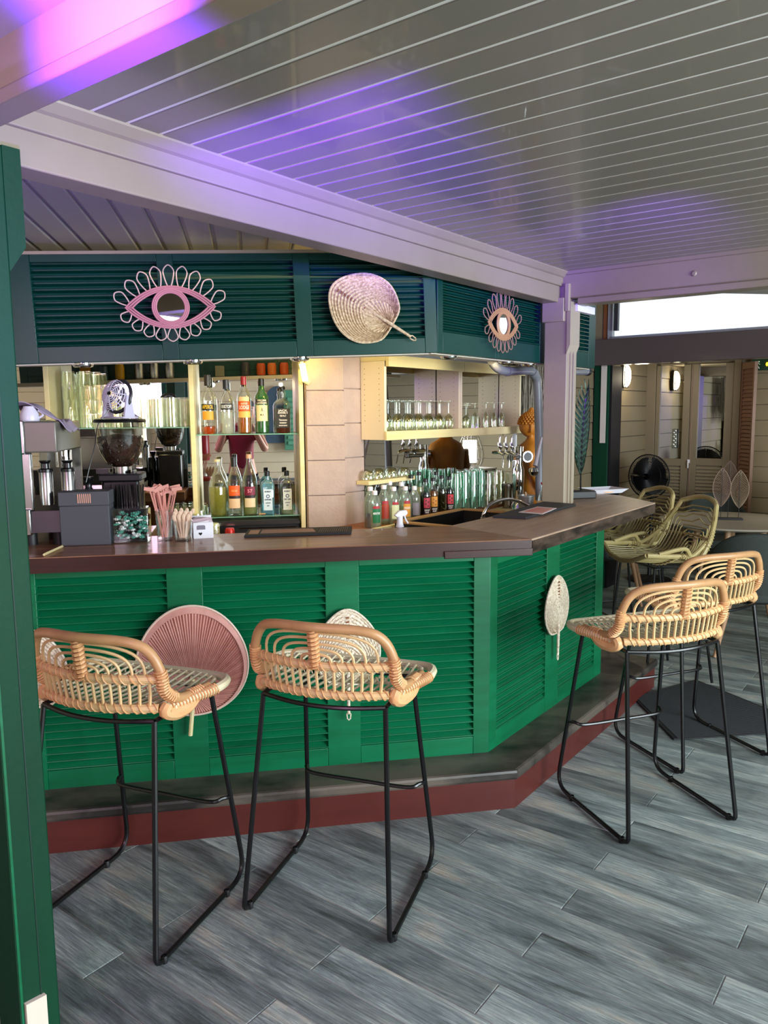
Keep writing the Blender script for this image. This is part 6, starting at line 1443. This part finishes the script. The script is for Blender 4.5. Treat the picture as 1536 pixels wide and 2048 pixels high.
MB().add([(-0.12, -0.09, 0.001), (0.11, -0.09, 0.001), (0.11, 0.09, 0.001), (-0.12, 0.09, 0.001), (-0.16, -0.115, 0.035), (0.16, -0.115, 0.035), (0.16, 0.115, 0.035), (-0.16, 0.115, 0.035),
          (-0.115, -0.085, 0.006), (0.105, -0.085, 0.006), (0.105, 0.085, 0.006), (-0.115, 0.085, 0.006)],
         [(3, 2, 1, 0), (0, 1, 5, 4), (1, 2, 6, 5), (2, 3, 7, 6), (3, 0, 4, 7), (8, 9, 10, 11), (4, 5, 9, 8), (5, 6, 10, 9), (6, 7, 11, 10), (7, 4, 8, 11)]).obj('tray_body', M['paper'], t, smooth=False)
MB().lathe([(0, 0), (0.05, 0), (0.05, 0.002), (0, 0.002)], n=24, mtx=Matrix.Translation((-0.02, -0.0985, 0.018)) @ Matrix.Rotation(radians(73), 4, 'X') @ Matrix.Scale(0.24, 4, (0, 1, 0))).obj('orange_oval', flat('e8b888'), t)
MB().prism([(-0.10, -0.05), (0.04, -0.06), (0.06, 0.07), (-0.09, 0.07)], 0.007, 0.012).obj('paper_stack', M['yellowcream'], t)
# ------------------------------------------------------------------ dining area: far wall doors, lights, table and chairs
XF = 8.25
def sX(px, py, x): return at_x(px, py, x, FU)
def vbox(b, px0, px1, z0, z1, x0, x1):
    ya, yc = sX(px0, 850, XF).y, sX(px1, 850, XF).y; b.box(x0, x1, min(ya, yc), max(ya, yc), z0, z1); return b
MT = M['taupe']
def zf(px, py): return sX(px, py, XF).z
struct(vbox(MB(), 1293, 1312, 0, 2.1, XF - 0.05, XF + 0.02).obj('trim_9', MT, fr=FU, bevel=0.003)); struct(vbox(MB(), 1466, 1480, 0, 2.1, XF - 0.05, XF + 0.02).obj('trim_10', MT, fr=FU, bevel=0.003))
def leaf(name, pl, pr_, ml, mr_, lb):
    d = thing(name, lb, None, fr=FU); d['kind'] = 'structure'
    zt_m, zb_m = zf((pl + pr_) / 2, 727), zf((pl + pr_) / 2, 917); zl_t = zf((pl + pr_) / 2, 931); T0, T1 = XF - 0.035, XF
    for a, b_ in ((pl, ml), (mr_, pr_)): vbox(MB(), a, b_, 0.02, 2.06, T0, T1).obj('stile', MT, d, bevel=0.002)
    for z0, z1 in ((zt_m, 2.06), (zl_t, zb_m), (0.02, 0.14)): vbox(MB(), ml, mr_, z0, z1, T0 + 0.002, T1).obj('rail', MT, d, bevel=0.002)
    vbox(MB(), ml, mr_, zb_m, zt_m, XF - 0.012, XF - 0.008).obj('mirror_panel', M['mirror'], d)
    y0, y1 = sX(mr_, 850, XF).y, sX(ml, 850, XF).y; n = 26; p = (zl_t - 0.14) / n
    me = slat_mesh(y1 - y0, p * 1.1, 0.02, 0.006).mesh('slat', MT, smooth=False)
    for i in range(n):
        o = bpy.data.objects.new('slat', me); C.objects.link(o); o.parent = d; o.matrix_basis = Matrix.Translation((XF - 0.018, (y0 + y1) / 2, 0.14 + p * (i + 0.5))) @ Matrix.Rotation(radians(-90), 4, 'Z')
    vbox(MB(), ml, mr_, 0.14, zl_t, XF - 0.004, XF + 0.0).obj('backing', M['taupe_dark'], d)
    return d
d1 = leaf('door_1', 1312.5, 1380, 1320, 1366, 'left taupe door leaf with a mirror above louvres')
d2 = leaf('door_2', 1381, 1465.5, 1396, 1449, 'right taupe door leaf with a mirror above louvres')
p = sX(1377, 925, XF - 0.04)
o = MB().box(-0.004, 0.0, -0.012, 0.012, -0.005, 0.03).tube([(-0.012, 0, 0.015), (-0.02, 0, 0.0), (-0.018, 0, -0.055)], 0.006, 8).obj('handle', M['paper'], d2, loc=p); 
q = sX(1382, 860, XF - 0.036); MB().tube([(XF - 0.037, q.y, 0.1), (XF - 0.037, q.y, 2.05)], 0.004, 6).obj('meeting_bead', M['taupe_dark'], d1)
p = sX(1350, 877, XF - 0.02)
t = thing('wall_plaque', 'small carved silver plaque hung on the left mirror door', 'plaque', fr=FU, loc=(XF - 0.04, p.y, p.z), rot=radians(-90))
MB().box(-0.025, 0.025, -0.004, 0.004, -0.10, 0.10).obj('plate', flat('8e9088', 0.35, 0.6), t, bevel=0.003)
for k in range(9): MB().lathe([(0, 0), (0.012, 0.001), (0.006, 0.006), (0, 0.007)], n=8, mtx=Matrix.Translation(((-1) ** k * 0.008, -0.004, -0.08 + k * 0.02)) @ Matrix.Rotation(radians(90), 4, 'X')).obj('boss', flat('c4c8c0', 0.3, 0.7), t)
# folded narrow louvre leaf
p0_, p1_ = sX(1481, 850, XF - 0.03), sX(1507, 850, XF - 0.28)
dx, dy = p1_.x - p0_.x, p1_.y - p0_.y; L_ = sqrt(dx * dx + dy * dy)
sh = thing('folding_shutter', 'narrow brown louvred folding shutter leaf beside the taupe doors', 'shutter', fr=FU @ Matrix.Translation((p0_.x, p0_.y, 0)) @ Matrix.Rotation(atan2(dy, dx), 4, 'Z'))
MB().box(0, 0.03, -0.015, 0.015, 0.02, 2.05).obj('stile', M['taupe_dark'], sh, bevel=0.002); MB().box(L_ - 0.03, L_, -0.015, 0.015, 0.02, 2.05).obj('stile', M['taupe_dark'], sh, bevel=0.002)
MB().box(0.03, L_ - 0.03, -0.013, 0.013, 1.99, 2.05).obj('rail', M['taupe_dark'], sh); MB().box(0.03, L_ - 0.03, -0.013, 0.013, 0.02, 0.1).obj('rail', M['taupe_dark'], sh)
n = 50; p = 1.89 / n; me = slat_mesh(L_ - 0.06, p * 1.1, 0.022, 0.006).mesh('slat', M['taupe_dark'], smooth=False)
for i in range(n):
    o = bpy.data.objects.new('slat', me); C.objects.link(o); o.parent = sh; o.matrix_basis = Matrix.Translation((L_ / 2, 0, 0.1 + p * (i + 0.5)))
# exit sign and its lamp
q = sX(1524, 729, XF - 0.05)
t = thing('exit_sign', 'green emergency exit sign with a running figure below the dark beam', 'sign', fr=FU, loc=(XF - 0.05, q.y - 0.07, q.z), rot=radians(-90))
MB().box(-0.16, 0.16, -0.012, 0.012, -0.055, 0.055).obj('sign_plate', flat('123c2c', 0.4), t, bevel=0.003)
b = MB(); b.tube([(-0.135, -0.014, -0.035), (-0.115, -0.014, -0.010), (-0.10, -0.014, 0.012), (-0.085, -0.014, 0.0)], 0.005, 5).tube([(-0.115, -0.014, -0.010), (-0.095, -0.014, -0.025), (-0.09, -0.014, -0.04)], 0.005, 5).tube([(-0.10, -0.014, 0.012), (-0.12, -0.014, 0.01), (-0.13, -0.014, -0.005)], 0.004, 5); ell(b, (-0.095, -0.014, 0.027), (0.008, 0.003, 0.008), 8, 6)
b.obj('running_figure', flat('d8f0e0'), t)
b = MB()
for k in range(5): ell(b, (-0.02 + 0.028 * k, -0.03, 0.0 + 0.004 * (k % 2)), (0.011, 0.011, 0.018), 8, 6)
b.obj('amber_lamps', emit('amber_lamp', 'ffb020', 5.0), t)
# bulkhead lights
def bulkhead(lb, fr, loc, rz, on=6.0):
    t = thing('bulkhead_light', lb, 'wall light', fr=fr, loc=loc, rot=rz)
    def oval(w, h, y, n=28): return [((w * abs(cos(2 * pi * i / n)) ** 0.6) * (1 if cos(2 * pi * i / n) > 0 else -1), y, (h * abs(sin(2 * pi * i / n)) ** 0.6) * (1 if sin(2 * pi * i / n) > 0 else -1)) for i in range(n)]
    n = 28
    A_, B__ = oval(0.062, 0.115, 0.0), oval(0.062, 0.115, -0.03)
    MB().add(A_ + B__, [tuple(range(n)), tuple(range(n, 2 * n))[::-1]] + [(i, n + i, n + (i + 1) % n, (i + 1) % n) for i in range(n)]).obj('back_box', M['blackmatte'], t)
    vs = []; rings = 6
    for k in range(rings + 1):
        s_ = cos(pi / 2 * k / rings); vs += [(x * s_, -0.031 - 0.05 * sin(pi / 2 * k / rings), z * s_) for x, _, z in oval(0.054, 0.106, 0)]
    MB().add(vs, [(k * n + i, k * n + (i + 1) % n, (k + 1) * n + (i + 1) % n, (k + 1) * n + i) for k in range(rings) for i in range(n)]).obj('diffuser', emit('lit_opal_' + str(on), 'fff2cc', on), t)
    MB().tube([(x * 1.0, -0.045, z * 1.0) for x, _, z in oval(0.063, 0.116, 0)], 0.0035, 6, closed=True).obj('cage_ring', M['black'], t)
    MB().tube([(-0.062, -0.04, -0.035), (-0.03, -0.085, -0.035), (0.03, -0.085, -0.035), (0.062, -0.04, -0.035)], 0.003, 6).tube([(-0.062, -0.04, 0.035), (-0.03, -0.085, 0.035), (0.03, -0.085, 0.035), (0.062, -0.04, 0.035)], 0.003, 6).obj('cage_bar', M['black'], t)
    return t
q = sU(1248, 752, 2.72)
bulkhead('glowing oval caged bulkhead light on the cream siding, right of the green post', FU, (q.x, 2.735, q.z), 0.0, 7.0)
light('bulkhead_glow', 'POINT', (q.x, 2.55, q.z - 0.02), 5, (1.0, 0.86, 0.6), FU, size=0.06)
# floor fan
q = at_x(1305, 952, 7.35, FU)
t = thing('pedestal_fan', 'large round black pedestal fan in front of the cream siding corner', 'fan', fr=FU, loc=(7.35, q.y, 0), rot=radians(-100))
RF = 0.205; zc_ = q.z
MB().lathe([(0, 0), (0.2, 0), (0.2, 0.015), (0.05, 0.03), (0.018, 0.05), (0.016, zc_ - 0.12), (0, zc_ - 0.12)], n=24).obj('stand', M['blackmatte'], t)
MB().lathe([(0, -0.14), (0.055, -0.13), (0.07, -0.05), (0.06, 0.02), (0, 0.03)], n=20, mtx=Matrix.Translation((0, 0.02, zc_)) @ Matrix.Rotation(radians(90), 4, 'X')).obj('motor', M['blackmatte'], t)
b = MB()
for sgn in (-1, 1):
    for k in range(80):
        a = 2 * pi * k / 80
        b.tube([(0.03 * cos(a), -0.07 - 0.05 * sgn * -1, zc_ + 0.03 * sin(a)), (RF * 0.75 * cos(a), -0.07 + sgn * 0.045, zc_ + RF * 0.75 * sin(a)), (RF * cos(a), -0.07, zc_ + RF * sin(a))], 0.0022, 4)
b.obj('cage_wires', M['blackmatte'], t)['kind'] = 'stuff'
for rr in (RF, RF * 0.7, 0.05):
    MB().tube([(rr * cos(2 * pi * i / 40), -0.07 - (0 if rr == RF else 0.045), zc_ + rr * sin(2 * pi * i / 40)) for i in range(40)], 0.006 if rr == RF else 0.003, 6, closed=True).obj('cage_ring', M['blackmatte'], t)
for k in range(4):
    a0_ = k * pi / 2; n = 6  # broad blades
    vs = [(rr * cos(a0_ + da), -0.07 + 0.03 * (da - 0.5), zc_ + rr * sin(a0_ + da)) for rr in (0.03, 0.1, 0.18) for da in (0, 0.4, 0.8, 1.2, 1.52)]
    MB().add(vs, [(i * 5 + j, i * 5 + j + 1, (i + 1) * 5 + j + 1, (i + 1) * 5 + j) for i in range(2) for j in range(4)]).obj('blade', M['black'], t)
# round table
tc_ = Vector((2.70, 6.02, 0)); 
t = thing('round_table', 'round pale table with splayed wooden legs in the far dining area', 'table', loc=tc_)
MB().lathe([(0, 0.722), (0.48, 0.722), (0.525, 0.738), (0.53, 0.750), (0, 0.752)], n=48).obj('tabletop', mat('pale_tabletop', 'b0a695', 0.3), t)
for k in range(4):
    a = pi / 4 + k * pi / 2 + 0.3; MB().tube([(0.22 * cos(a), 0.22 * sin(a), 0.722), (0.38 * cos(a), 0.38 * sin(a), 0.001)], [0.024, 0.015], 12).obj('leg', mat('beech_leg', 'b08a68', 0.5), t)
MB().lathe([(0, 0.70), (0.24, 0.70), (0.24, 0.7215), (0, 0.7215)], n=24).obj('under_frame', M['brown'], t)
# leaf ornament
def on_table(px, py, z=0.753): return at_z(px, py, z)
A, B_ = on_table(1434, 1038), on_table(1478, 1039); mid = (A + B_) / 2; dd = (B_ - A); an = atan2(dd.y, dd.x)
t = thing('leaf_ornament', 'three openwork metal leaves on a dark bar base, on the round table', 'ornament', loc=mid, rot=an)
MB().box(-0.105, 0.105, -0.03, 0.03, 0, 0.012).obj('base', M['blackmatte'], t, bevel=0.003)
M['leafm'] = mat('brown_metal_leaf', '8a7262', 0.5, 0.2); 
for k, (x, zb__, zt__, w, c) in enumerate(((-0.055, 0.10, 0.40, 0.066, 'a58c7c'), (0.0, 0.17, 0.455, 0.062, '7a6258'), (0.075, 0.09, 0.385, 0.066, 'a8957c'))):
    yy = 0.018 if k == 1 else 0.0
    o = MB().tube([(x, yy, 0.012), (x, yy, zt__)], 0.0025, 6).obj('stem', M['black'], t)
    m_ = flat(c, 0.5, 0.2); rimp = []
    for sgn in (-1, 1):
        for j in range(13):
            f = j / 12 if sgn < 0 else 1 - j / 12; rimp.append((x + sgn * w * sin(pi * f) ** 0.8 * (1.0), yy, zb__ + (zt__ - zb__) * f))
    MB().tube(rimp[:-1], 0.003, 6, closed=True).obj('leaf_rim', m_, t)
    b = MB()
    for j in range(1, 24):
        f = j / 25; 
        for sgn in (-1, 1):
            f2 = min(0.97, f + 0.12); b.tube([(x, yy, zb__ + (zt__ - zb__) * f), (x + sgn * w * 0.97 * sin(pi * f2) ** 0.8, yy, zb__ + (zt__ - zb__) * f2)], 0.0022 if sgn > 0 else 0.0015, 4)
    b.obj('leaf_veins', m_, t)['kind'] = 'stuff'
# upholstered chairs
def shell_chair(lb, x, y, rz, tm, first=None):
    if first: return dup(first, lb, F0, (x, y, 0), rz)
    t = thing('dining_chair', lb, 'chair', 'grey upholstered dining chairs around the round table', loc=(x, y, 0), rot=rz)
    def back(u_, v_):
        a = -1.35 + 2.7 * u_; R_ = 0.245 + 0.02 * v_; h0 = 0.40; top = 0.83 - 0.20 * abs(a / 1.35) ** 2.4; z = h0 + (top - h0) * v_
        return (R_ * sin(a) * 1.02, -R_ * cos(a) * 0.9 - 0.03 * v_, z)
    o = MB().grid(28, 12, back).obj('backrest', tm, t); md = o.modifiers.new('s', 'SOLIDIFY'); md.thickness = 0.045; md.offset = 0; bv = o.modifiers.new('b', 'BEVEL'); bv.width = 0.015; bv.segments = 3; bv.limit_method = 'ANGLE'
    MB().lathe([(0, 0.36), (0.20, 0.36), (0.245, 0.385), (0.25, 0.425), (0.235, 0.45), (0.12, 0.458), (0, 0.458)], n=32).obj('seat', tm, t)
    for sx in (-1, 1):
        for sy in (-1, 1): MB().tube([(sx * 0.13, sy * 0.13, 0.365), (sx * 0.22, sy * 0.22, 0.001)], [0.02, 0.012], 10).obj('leg', mat('beech_leg2', 'b58a66', 0.5), t)
    return t
M['uph'] = mat('dark_sage_upholstery', '2a312c', 0.8, col2='333a35', scale=(60, 60, 60))
q = at_z(1500, 1052, 0.83)
ch = shell_chair('nearest dark sage upholstered chair, its broad back towards the bar', 2.42, 5.08, radians(-16), M['uph'])
shell_chair('dark upholstered chair behind the round table, under the leaf ornament', 3.05, 7.05, radians(170), None, ch)
shell_chair('dark upholstered chair at the left of the round table, behind the rattan shell stools', 1.98, 6.55, radians(-110), None, ch)
# table lamp on a dark sideboard, seen only in mirrors from the bar
t = thing('sideboard', 'dark square sideboard carrying the wire lamp, seen in the door mirror', 'cabinet', fr=FU, loc=(7.35, 1.03, 0))
MB().box(-0.22, 0.22, -0.2, 0.2, 0.0, 0.98).obj('cabinet_body', flat('12201e', 0.5), t, bevel=0.005); MB().box(-0.23, 0.23, -0.21, 0.21, 0.981, 1.0).obj('cabinet_top', M['paper'], t, bevel=0.003)
t = thing('wire_lamp', 'teardrop wire lamp with a glowing white shade, seen in the back mirror', 'lamp', fr=FU, loc=(7.35, 1.03, 1.001))
prof = [(0.02, 0.52), (0.045, 0.44), (0.10, 0.33), (0.145, 0.20), (0.15, 0.10), (0.12, 0.02)]
for k in range(16):
    a = 2 * pi * k / 16; MB().tube(bez([(r_ * cos(a), r_ * sin(a), z) for r_, z in prof], 4), 0.002, 4).obj('cage_wire', M['steel'], t)
for r_, z in prof[1:]: MB().tube([(r_ * cos(2 * pi * i / 28), r_ * sin(2 * pi * i / 28), z) for i in range(28)], 0.002, 4, closed=True).obj('cage_hoop', M['steel'], t)
MB().lathe([(0, 0.06), (0.075, 0.06), (0.075, 0.30), (0, 0.30)], n=24).obj('shade', emit('white_lamp_shade', 'fffdf4', 6.0), t)
MB().lathe([(0, 0), (0.1, 0), (0.1, 0.012), (0.015, 0.02), (0.015, 0.06), (0, 0.06)], n=24).obj('base', M['steel'], t)
light('wire_lamp_glow', 'POINT', (7.35, 0.80, 1.18), 12, (1, 0.97, 0.85), FU, size=0.08)
# ------------------------------------------------------------------ things on the wall behind the photographer (mirror only)
def virt(px, py, dback):   # frame-W position behind the camera that the bar mirror shows at this pixel
    D = 2 * MIR + dback; q = at_y(px, py, D, FW); return (q.x, q.z)
s_, z_ = virt(555, 835, 2.75)
t = thing('blue_board', 'rounded slate-blue board on the white siding, seen in the bar mirror', 'board', fr=FW)
x0, zb1_ = virt(532, 886, 2.75); x1, zt1_ = virt(578, 772, 2.75)
pts = [(x0, zb1_), (x1, zb1_), (x1, zt1_ - 0.25)] + [((x0 + x1) / 2 + (x1 - x0) / 2 * cos(a), zt1_ - 0.25 + 0.25 * sin(a)) for a in [pi * k / 10 for k in range(1, 10)]] + [(x0, zt1_ - 0.25)]
MB().prism(pts, 2.74, 2.765, Matrix(((1, 0, 0, 0), (0, 0, -1, 0), (0, 1, 0, 0), (0, 0, 0, 1)))).obj('board_panel', flat('4a6078', 0.5), t, smooth=False)
x0, zb1_ = virt(570, 900, 2.7); x1, zt1_ = virt(598, 780, 2.7)
t = thing('wall_shutter', 'pale green shutter on the white siding, seen at the edge of the bar mirror', 'shutter', fr=FW)
MB().box(x0, x1 + 0.2, -2.74, -2.70, zb1_, zt1_).obj('shutter_frame', flat('5a9c80', 0.5), t, bevel=0.004)
for k in range(9): MB().box(x0 + 0.05, x1 + 0.15, -2.70, -2.685, zb1_ + 0.08 + k * (zt1_ - zb1_ - 0.16) / 9, zb1_ + 0.05 + (k + 1) * (zt1_ - zb1_ - 0.16) / 9).obj('slat', flat('6aac90', 0.5), t)
x0, _ = virt(326, 850, 2.7); x1, _ = virt(378, 850, 2.7)
t = thing('green_shutter', 'tall green shutter beside the bright window, seen in the left bar mirror', 'shutter', fr=FW)
MB().box(x0, x1, -2.74, -2.70, 0.9, 2.1).obj('shutter_frame', M['green_dark'], t, bevel=0.004)
for k in range(20): MB().box(x0 + 0.06, x1 - 0.06, -2.70, -2.688, 0.98 + k * 0.053, 1.02 + k * 0.053).obj('slat', M['green'], t)
x0, zt1_ = virt(505, 968, 2.2); x1, _ = virt(640, 968, 2.2)
t = thing('black_bench', 'low black bench against the white siding, seen in the bar mirror', 'bench', fr=FW)
MB().box(x0, x1, -2.7, -2.2, 0.0, 0.42).obj('seat', M['blackmatte'], t, bevel=0.01); MB().box(x0, x1, -2.76, -2.66, 0.421, zt1_ ).obj('backrest', M['blackmatte'], t, bevel=0.01)
MB().box(x0, x1, -2.77, -2.65, zt1_ + 0.001, zt1_ + 0.03).obj('top_rail', flat('6a6e74', 0.4), t)
t = thing('red_extinguisher', 'red fire extinguisher on the siding, seen behind the herb bottle', 'extinguisher', fr=FW, loc=(virt(409, 930, 2.65)[0], -2.66, 0.95))
MB().lathe([(0, 0), (0.075, 0), (0.08, 0.02), (0.08, 0.36), (0.05, 0.42), (0.02, 0.44), (0, 0.44)], n=20).obj('cylinder', flat('8c1420', 0.3), t); MB().box(-0.03, 0.03, -0.02, 0.02, 0.44, 0.50).obj('valve', M['black'], t)

# ------------------------------------------------------------------ the photographer (seen in the bar mirror)
def skin_mesh(name, joints, edges, m, parent, sub=2, fr=Matrix.Identity(4)):
    me = bpy.data.meshes.new(name); me.from_pydata([j[0] for j in joints], edges, []); me.update()
    o = bpy.data.objects.new(name, me); C.objects.link(o); o.parent = parent; o.matrix_basis = fr
    sk = o.modifiers.new('skin', 'SKIN'); sk.use_smooth_shade = True
    lay = me.skin_vertices[0] if me.skin_vertices else None
    if lay is None:
        me.attributes.new  # noqa
    for i, j in enumerate(joints):
        r_ = j[1] if isinstance(j[1], tuple) else (j[1], j[1]); me.skin_vertices[0].data[i].radius = r_; me.skin_vertices[0].data[i].use_root = (i == 0)
    ss = o.modifiers.new('sub', 'SUBSURF'); ss.levels = sub; ss.render_levels = sub
    me.materials.append(m); return o
SK = mat('skin', 'b98068', 0.5, spec=0.4); RED = mat('red_polo_cloth', '7c1226', 0.75); DARK = mat('dark_shorts', '1c2028', 0.8)
pe = thing('person', 'person in a dark red polo shirt holding up a phone, reflected in the bar mirror', 'person', fr=F0, loc=(0.0, -0.445, 0), rot=radians(9.8))
# body faces +y
J = [((0, 0, 0.95), (0.135, 0.10)), ((0, 0.0, 1.12), (0.13, 0.10)), ((0, -0.01, 1.30), (0.15, 0.11)), ((0, -0.01, 1.42), (0.10, 0.085)), ((0.03, 0.01, 1.50), 0.055), ((0.06, 0.025, 1.57), 0.052),
     ((-0.17, 0.0, 1.41), 0.062), ((-0.27, 0.10, 1.22), 0.047), ((-0.265, 0.17, 1.19), 0.044), ((-0.165, 0.30, 1.46), 0.029), ((-0.145, 0.325, 1.50), 0.027),
     ((0.17, 0.0, 1.41), 0.062), ((0.27, 0.10, 1.22), 0.047), ((0.265, 0.17, 1.19), 0.044), ((0.135, 0.31, 1.46), 0.029), ((0.105, 0.335, 1.50), 0.027),
     ((-0.10, 0, 0.88), 0.09), ((-0.115, 0.01, 0.50), 0.062), ((-0.12, -0.01, 0.10), 0.042), ((0.10, 0, 0.88), 0.09), ((0.115, 0.01, 0.50), 0.062), ((0.12, -0.01, 0.10), 0.042)]
E_ = [(0, 1), (1, 2), (2, 3), (3, 4), (4, 5), (3, 6), (6, 7), (7, 8), (8, 9), (9, 10), (3, 11), (11, 12), (12, 13), (13, 14), (14, 15), (0, 16), (16, 17), (17, 18), (0, 19), (19, 20), (20, 21)]
skin_mesh('body', J, E_, SK, pe, 2)
J2 = [((0, 0, 0.90), (0.150, 0.115)), ((0, 0.0, 1.10), (0.150, 0.118)), ((0, -0.01, 1.30), (0.168, 0.125)), ((0, -0.01, 1.43), (0.115, 0.095)), ((0, 0.005, 1.485), 0.064), ((-0.175, 0.0, 1.41), 0.078), ((-0.225, 0.05, 1.31), 0.070), ((0.175, 0.0, 1.41), 0.078), ((0.225, 0.05, 1.31), 0.070)]
skin_mesh('polo_shirt', J2, [(0, 1), (1, 2), (2, 3), (3, 4), (3, 5), (5, 6), (3, 7), (7, 8)], RED, pe, 2)
J3 = [((0, 0, 0.90), (0.155, 0.12)), ((-0.10, 0, 0.82), 0.10), ((-0.115, 0.01, 0.54), 0.085), ((0.10, 0, 0.82), 0.10), ((0.115, 0.01, 0.54), 0.085)]
skin_mesh('shorts', J3, [(0, 1), (1, 2), (0, 3), (3, 4)], DARK, pe, 2)
HC = Vector((0.095, 0.055, 1.645))
def face(u_, v_):
    ph = pi * v_; a = 2 * pi * u_; x = 0.074 * sin(ph) * sin(a); y = 0.095 * sin(ph) * cos(a); z = 0.118 * cos(ph); z_ = z / 0.118
    if z_ < 0: x *= 1 - 0.28 * z_ * z_
    f = max(0, cos(a)) ** 5 * sin(ph); nose = 0.026 * f * max(0, 1 - abs(x) / 0.017) * max(0, 1 - abs(z_ + 0.12) / 0.28)
    eye_ = -0.007 * f * math.exp(-((z_ - 0.06) / 0.10) ** 2) * (1 if abs(x) > 0.014 else 0); lip = 0.006 * f * (math.exp(-((z_ + 0.46) / 0.05) ** 2) + math.exp(-((z_ + 0.56) / 0.05) ** 2)) * max(0, 1 - abs(x) / 0.03)
    chin = 0.008 * f * math.exp(-((z_ + 0.85) / 0.12) ** 2)
    return (HC.x + x, HC.y + y + nose + eye_ + lip + chin, HC.z + z)
MB().grid(44, 34, face).obj('head', SK, pe)
hr = MB()
def hair(u_, v_):
    ph = pi * 0.56 * v_; a = 2 * pi * u_; k = 1.09 if cos(a) < 0.3 else 1.06; cut = 1.0 if cos(a) < 0.2 else 0.68
    ph *= cut; return (HC.x + 0.074 * k * sin(ph) * sin(a), HC.y - 0.004 + 0.095 * k * sin(ph) * cos(a), HC.z + 0.118 * k * cos(ph))
hr.grid(32, 14, hair); o = hr.obj('hair', flat('241a16', 0.7), pe); md = o.modifiers.new('s', 'SOLIDIFY'); md.thickness = 0.008
for sx in (-1, 1):
    MB().lathe([(0, -0.03), (0.008, -0.02), (0.012, 0.005), (0.010, 0.022), (0, 0.03)], (HC.x + sx * 0.075, HC.y - 0.005, HC.z - 0.005), 10).obj('ear', SK, pe)
    b = MB(); ell(b, (HC.x + sx * 0.03, HC.y + 0.083, HC.z + 0.008), (0.011, 0.008, 0.007), 10, 8); b.obj('eye', flat('e8e4e0', 0.3), pe)
    b = MB(); ell(b, (HC.x + sx * 0.03, HC.y + 0.0895, HC.z + 0.008), (0.0045, 0.003, 0.0045), 8, 6); b.obj('iris', flat('2a1a10', 0.3), pe)
    MB().tube([(HC.x + sx * 0.016, HC.y + 0.093, HC.z + 0.024), (HC.x + sx * 0.03, HC.y + 0.092, HC.z + 0.029), (HC.x + sx * 0.046, HC.y + 0.080, HC.z + 0.025)], 0.0035, 6).obj('eyebrow', flat('241a16', 0.7), pe)
for sx in (-1, 1): MB().box(sx * 0.12 - 0.05, sx * 0.12 + 0.05, -0.10, 0.18, 0.0, 0.09).obj('shoe', flat('e0dcd6'), pe, bevel=0.03)
# hands around the phone
def hand(w, sgn):
    """w wrist point; fingers curl round the phone edge; sgn -1 left hand, +1 right hand"""
    palm = w + Vector((sgn * -0.012, 0.022, 0.055))
    skin_mesh('palm', [(w, 0.024), (w.lerp(palm, 0.5), (0.030, 0.018)), (palm, (0.036, 0.016))], [(0, 1), (1, 2)], SK, pe, 2)
    for k in range(4):
        ln = (0.060, 0.070, 0.064, 0.050)[k]; st_ = palm + Vector((sgn * 0.006, 0.008, 0.026 - 0.019 * k)) 
        p1_ = st_ + Vector((sgn * -0.004, 0.014, 0.004)); p2_ = p1_ + Vector((-sgn * ln * 0.45, 0.004, 0.002)); p3_ = p2_ + Vector((-sgn * ln * 0.40, -0.003, 0.0))
        skin_mesh('finger', [(st_, 0.0095), (p1_, 0.0090), (p2_, 0.0085), (p3_, 0.0075)], [(0, 1), (1, 2), (2, 3)], SK, pe, 1)
    th = palm + Vector((sgn * -0.01, -0.004, -0.018)); skin_mesh('thumb', [(th, 0.011), (th + Vector((-sgn * 0.018, -0.012, 0.018)), 0.010), (th + Vector((-sgn * 0.036, -0.010, 0.038)), 0.009)], [(0, 1), (1, 2)], SK, pe, 1)
hand(Vector((-0.145, 0.325, 1.50)), -1); hand(Vector((0.105, 0.335, 1.50)), 1)
ph = thing('phone', 'pale blue phone held upright by the reflected person', 'phone', fr=F0, loc=(0.006, -0.046, 1.535), rot=radians(9.8))
MB().box(-0.039, 0.039, -0.004, 0.004, -0.075, 0.075).obj('phone_body', flat('9aaec4', 0.3), ph, bevel=0.003)
MB().box(-0.036, 0.036, -0.0048, -0.0042, -0.071, 0.071).obj('screen', flat('15161a', 0.2), ph)
MB().box(-0.034, -0.006, 0.0042, 0.006, 0.040, 0.070).obj('camera_bump', flat('8496ac', 0.3), ph, bevel=0.001)
# ------------------------------------------------------------------ warm lights of the bar
for px, e in ((205, 5), (398, 5), (588, 6)):
    q = at_z(px, 733, 1.83, FW)
    light('bar_downlight', 'SPOT', (q.x, 3.47, 1.80), e * 1.8, (1.0, 0.80, 0.36), FW, (q.x, 4.1, 1.1), 0.012, spot=radians(120), blend=0.8)
for a, e in ((3.25, 9), (3.75, 5), (4.45, 1.5)):
    light('bar_downlight', 'SPOT', (a, 2.02, 1.86), e, (1.0, 0.80, 0.40), FU, (a + 0.05, 2.62, 1.45), 0.03, spot=radians(120), blend=0.8)
light('bar_fill', 'AREA', (0.2, 3.9, 2.22), 4, (1.0, 0.82, 0.5), FW, (0.2, 4.0, 1.0), 1.2)
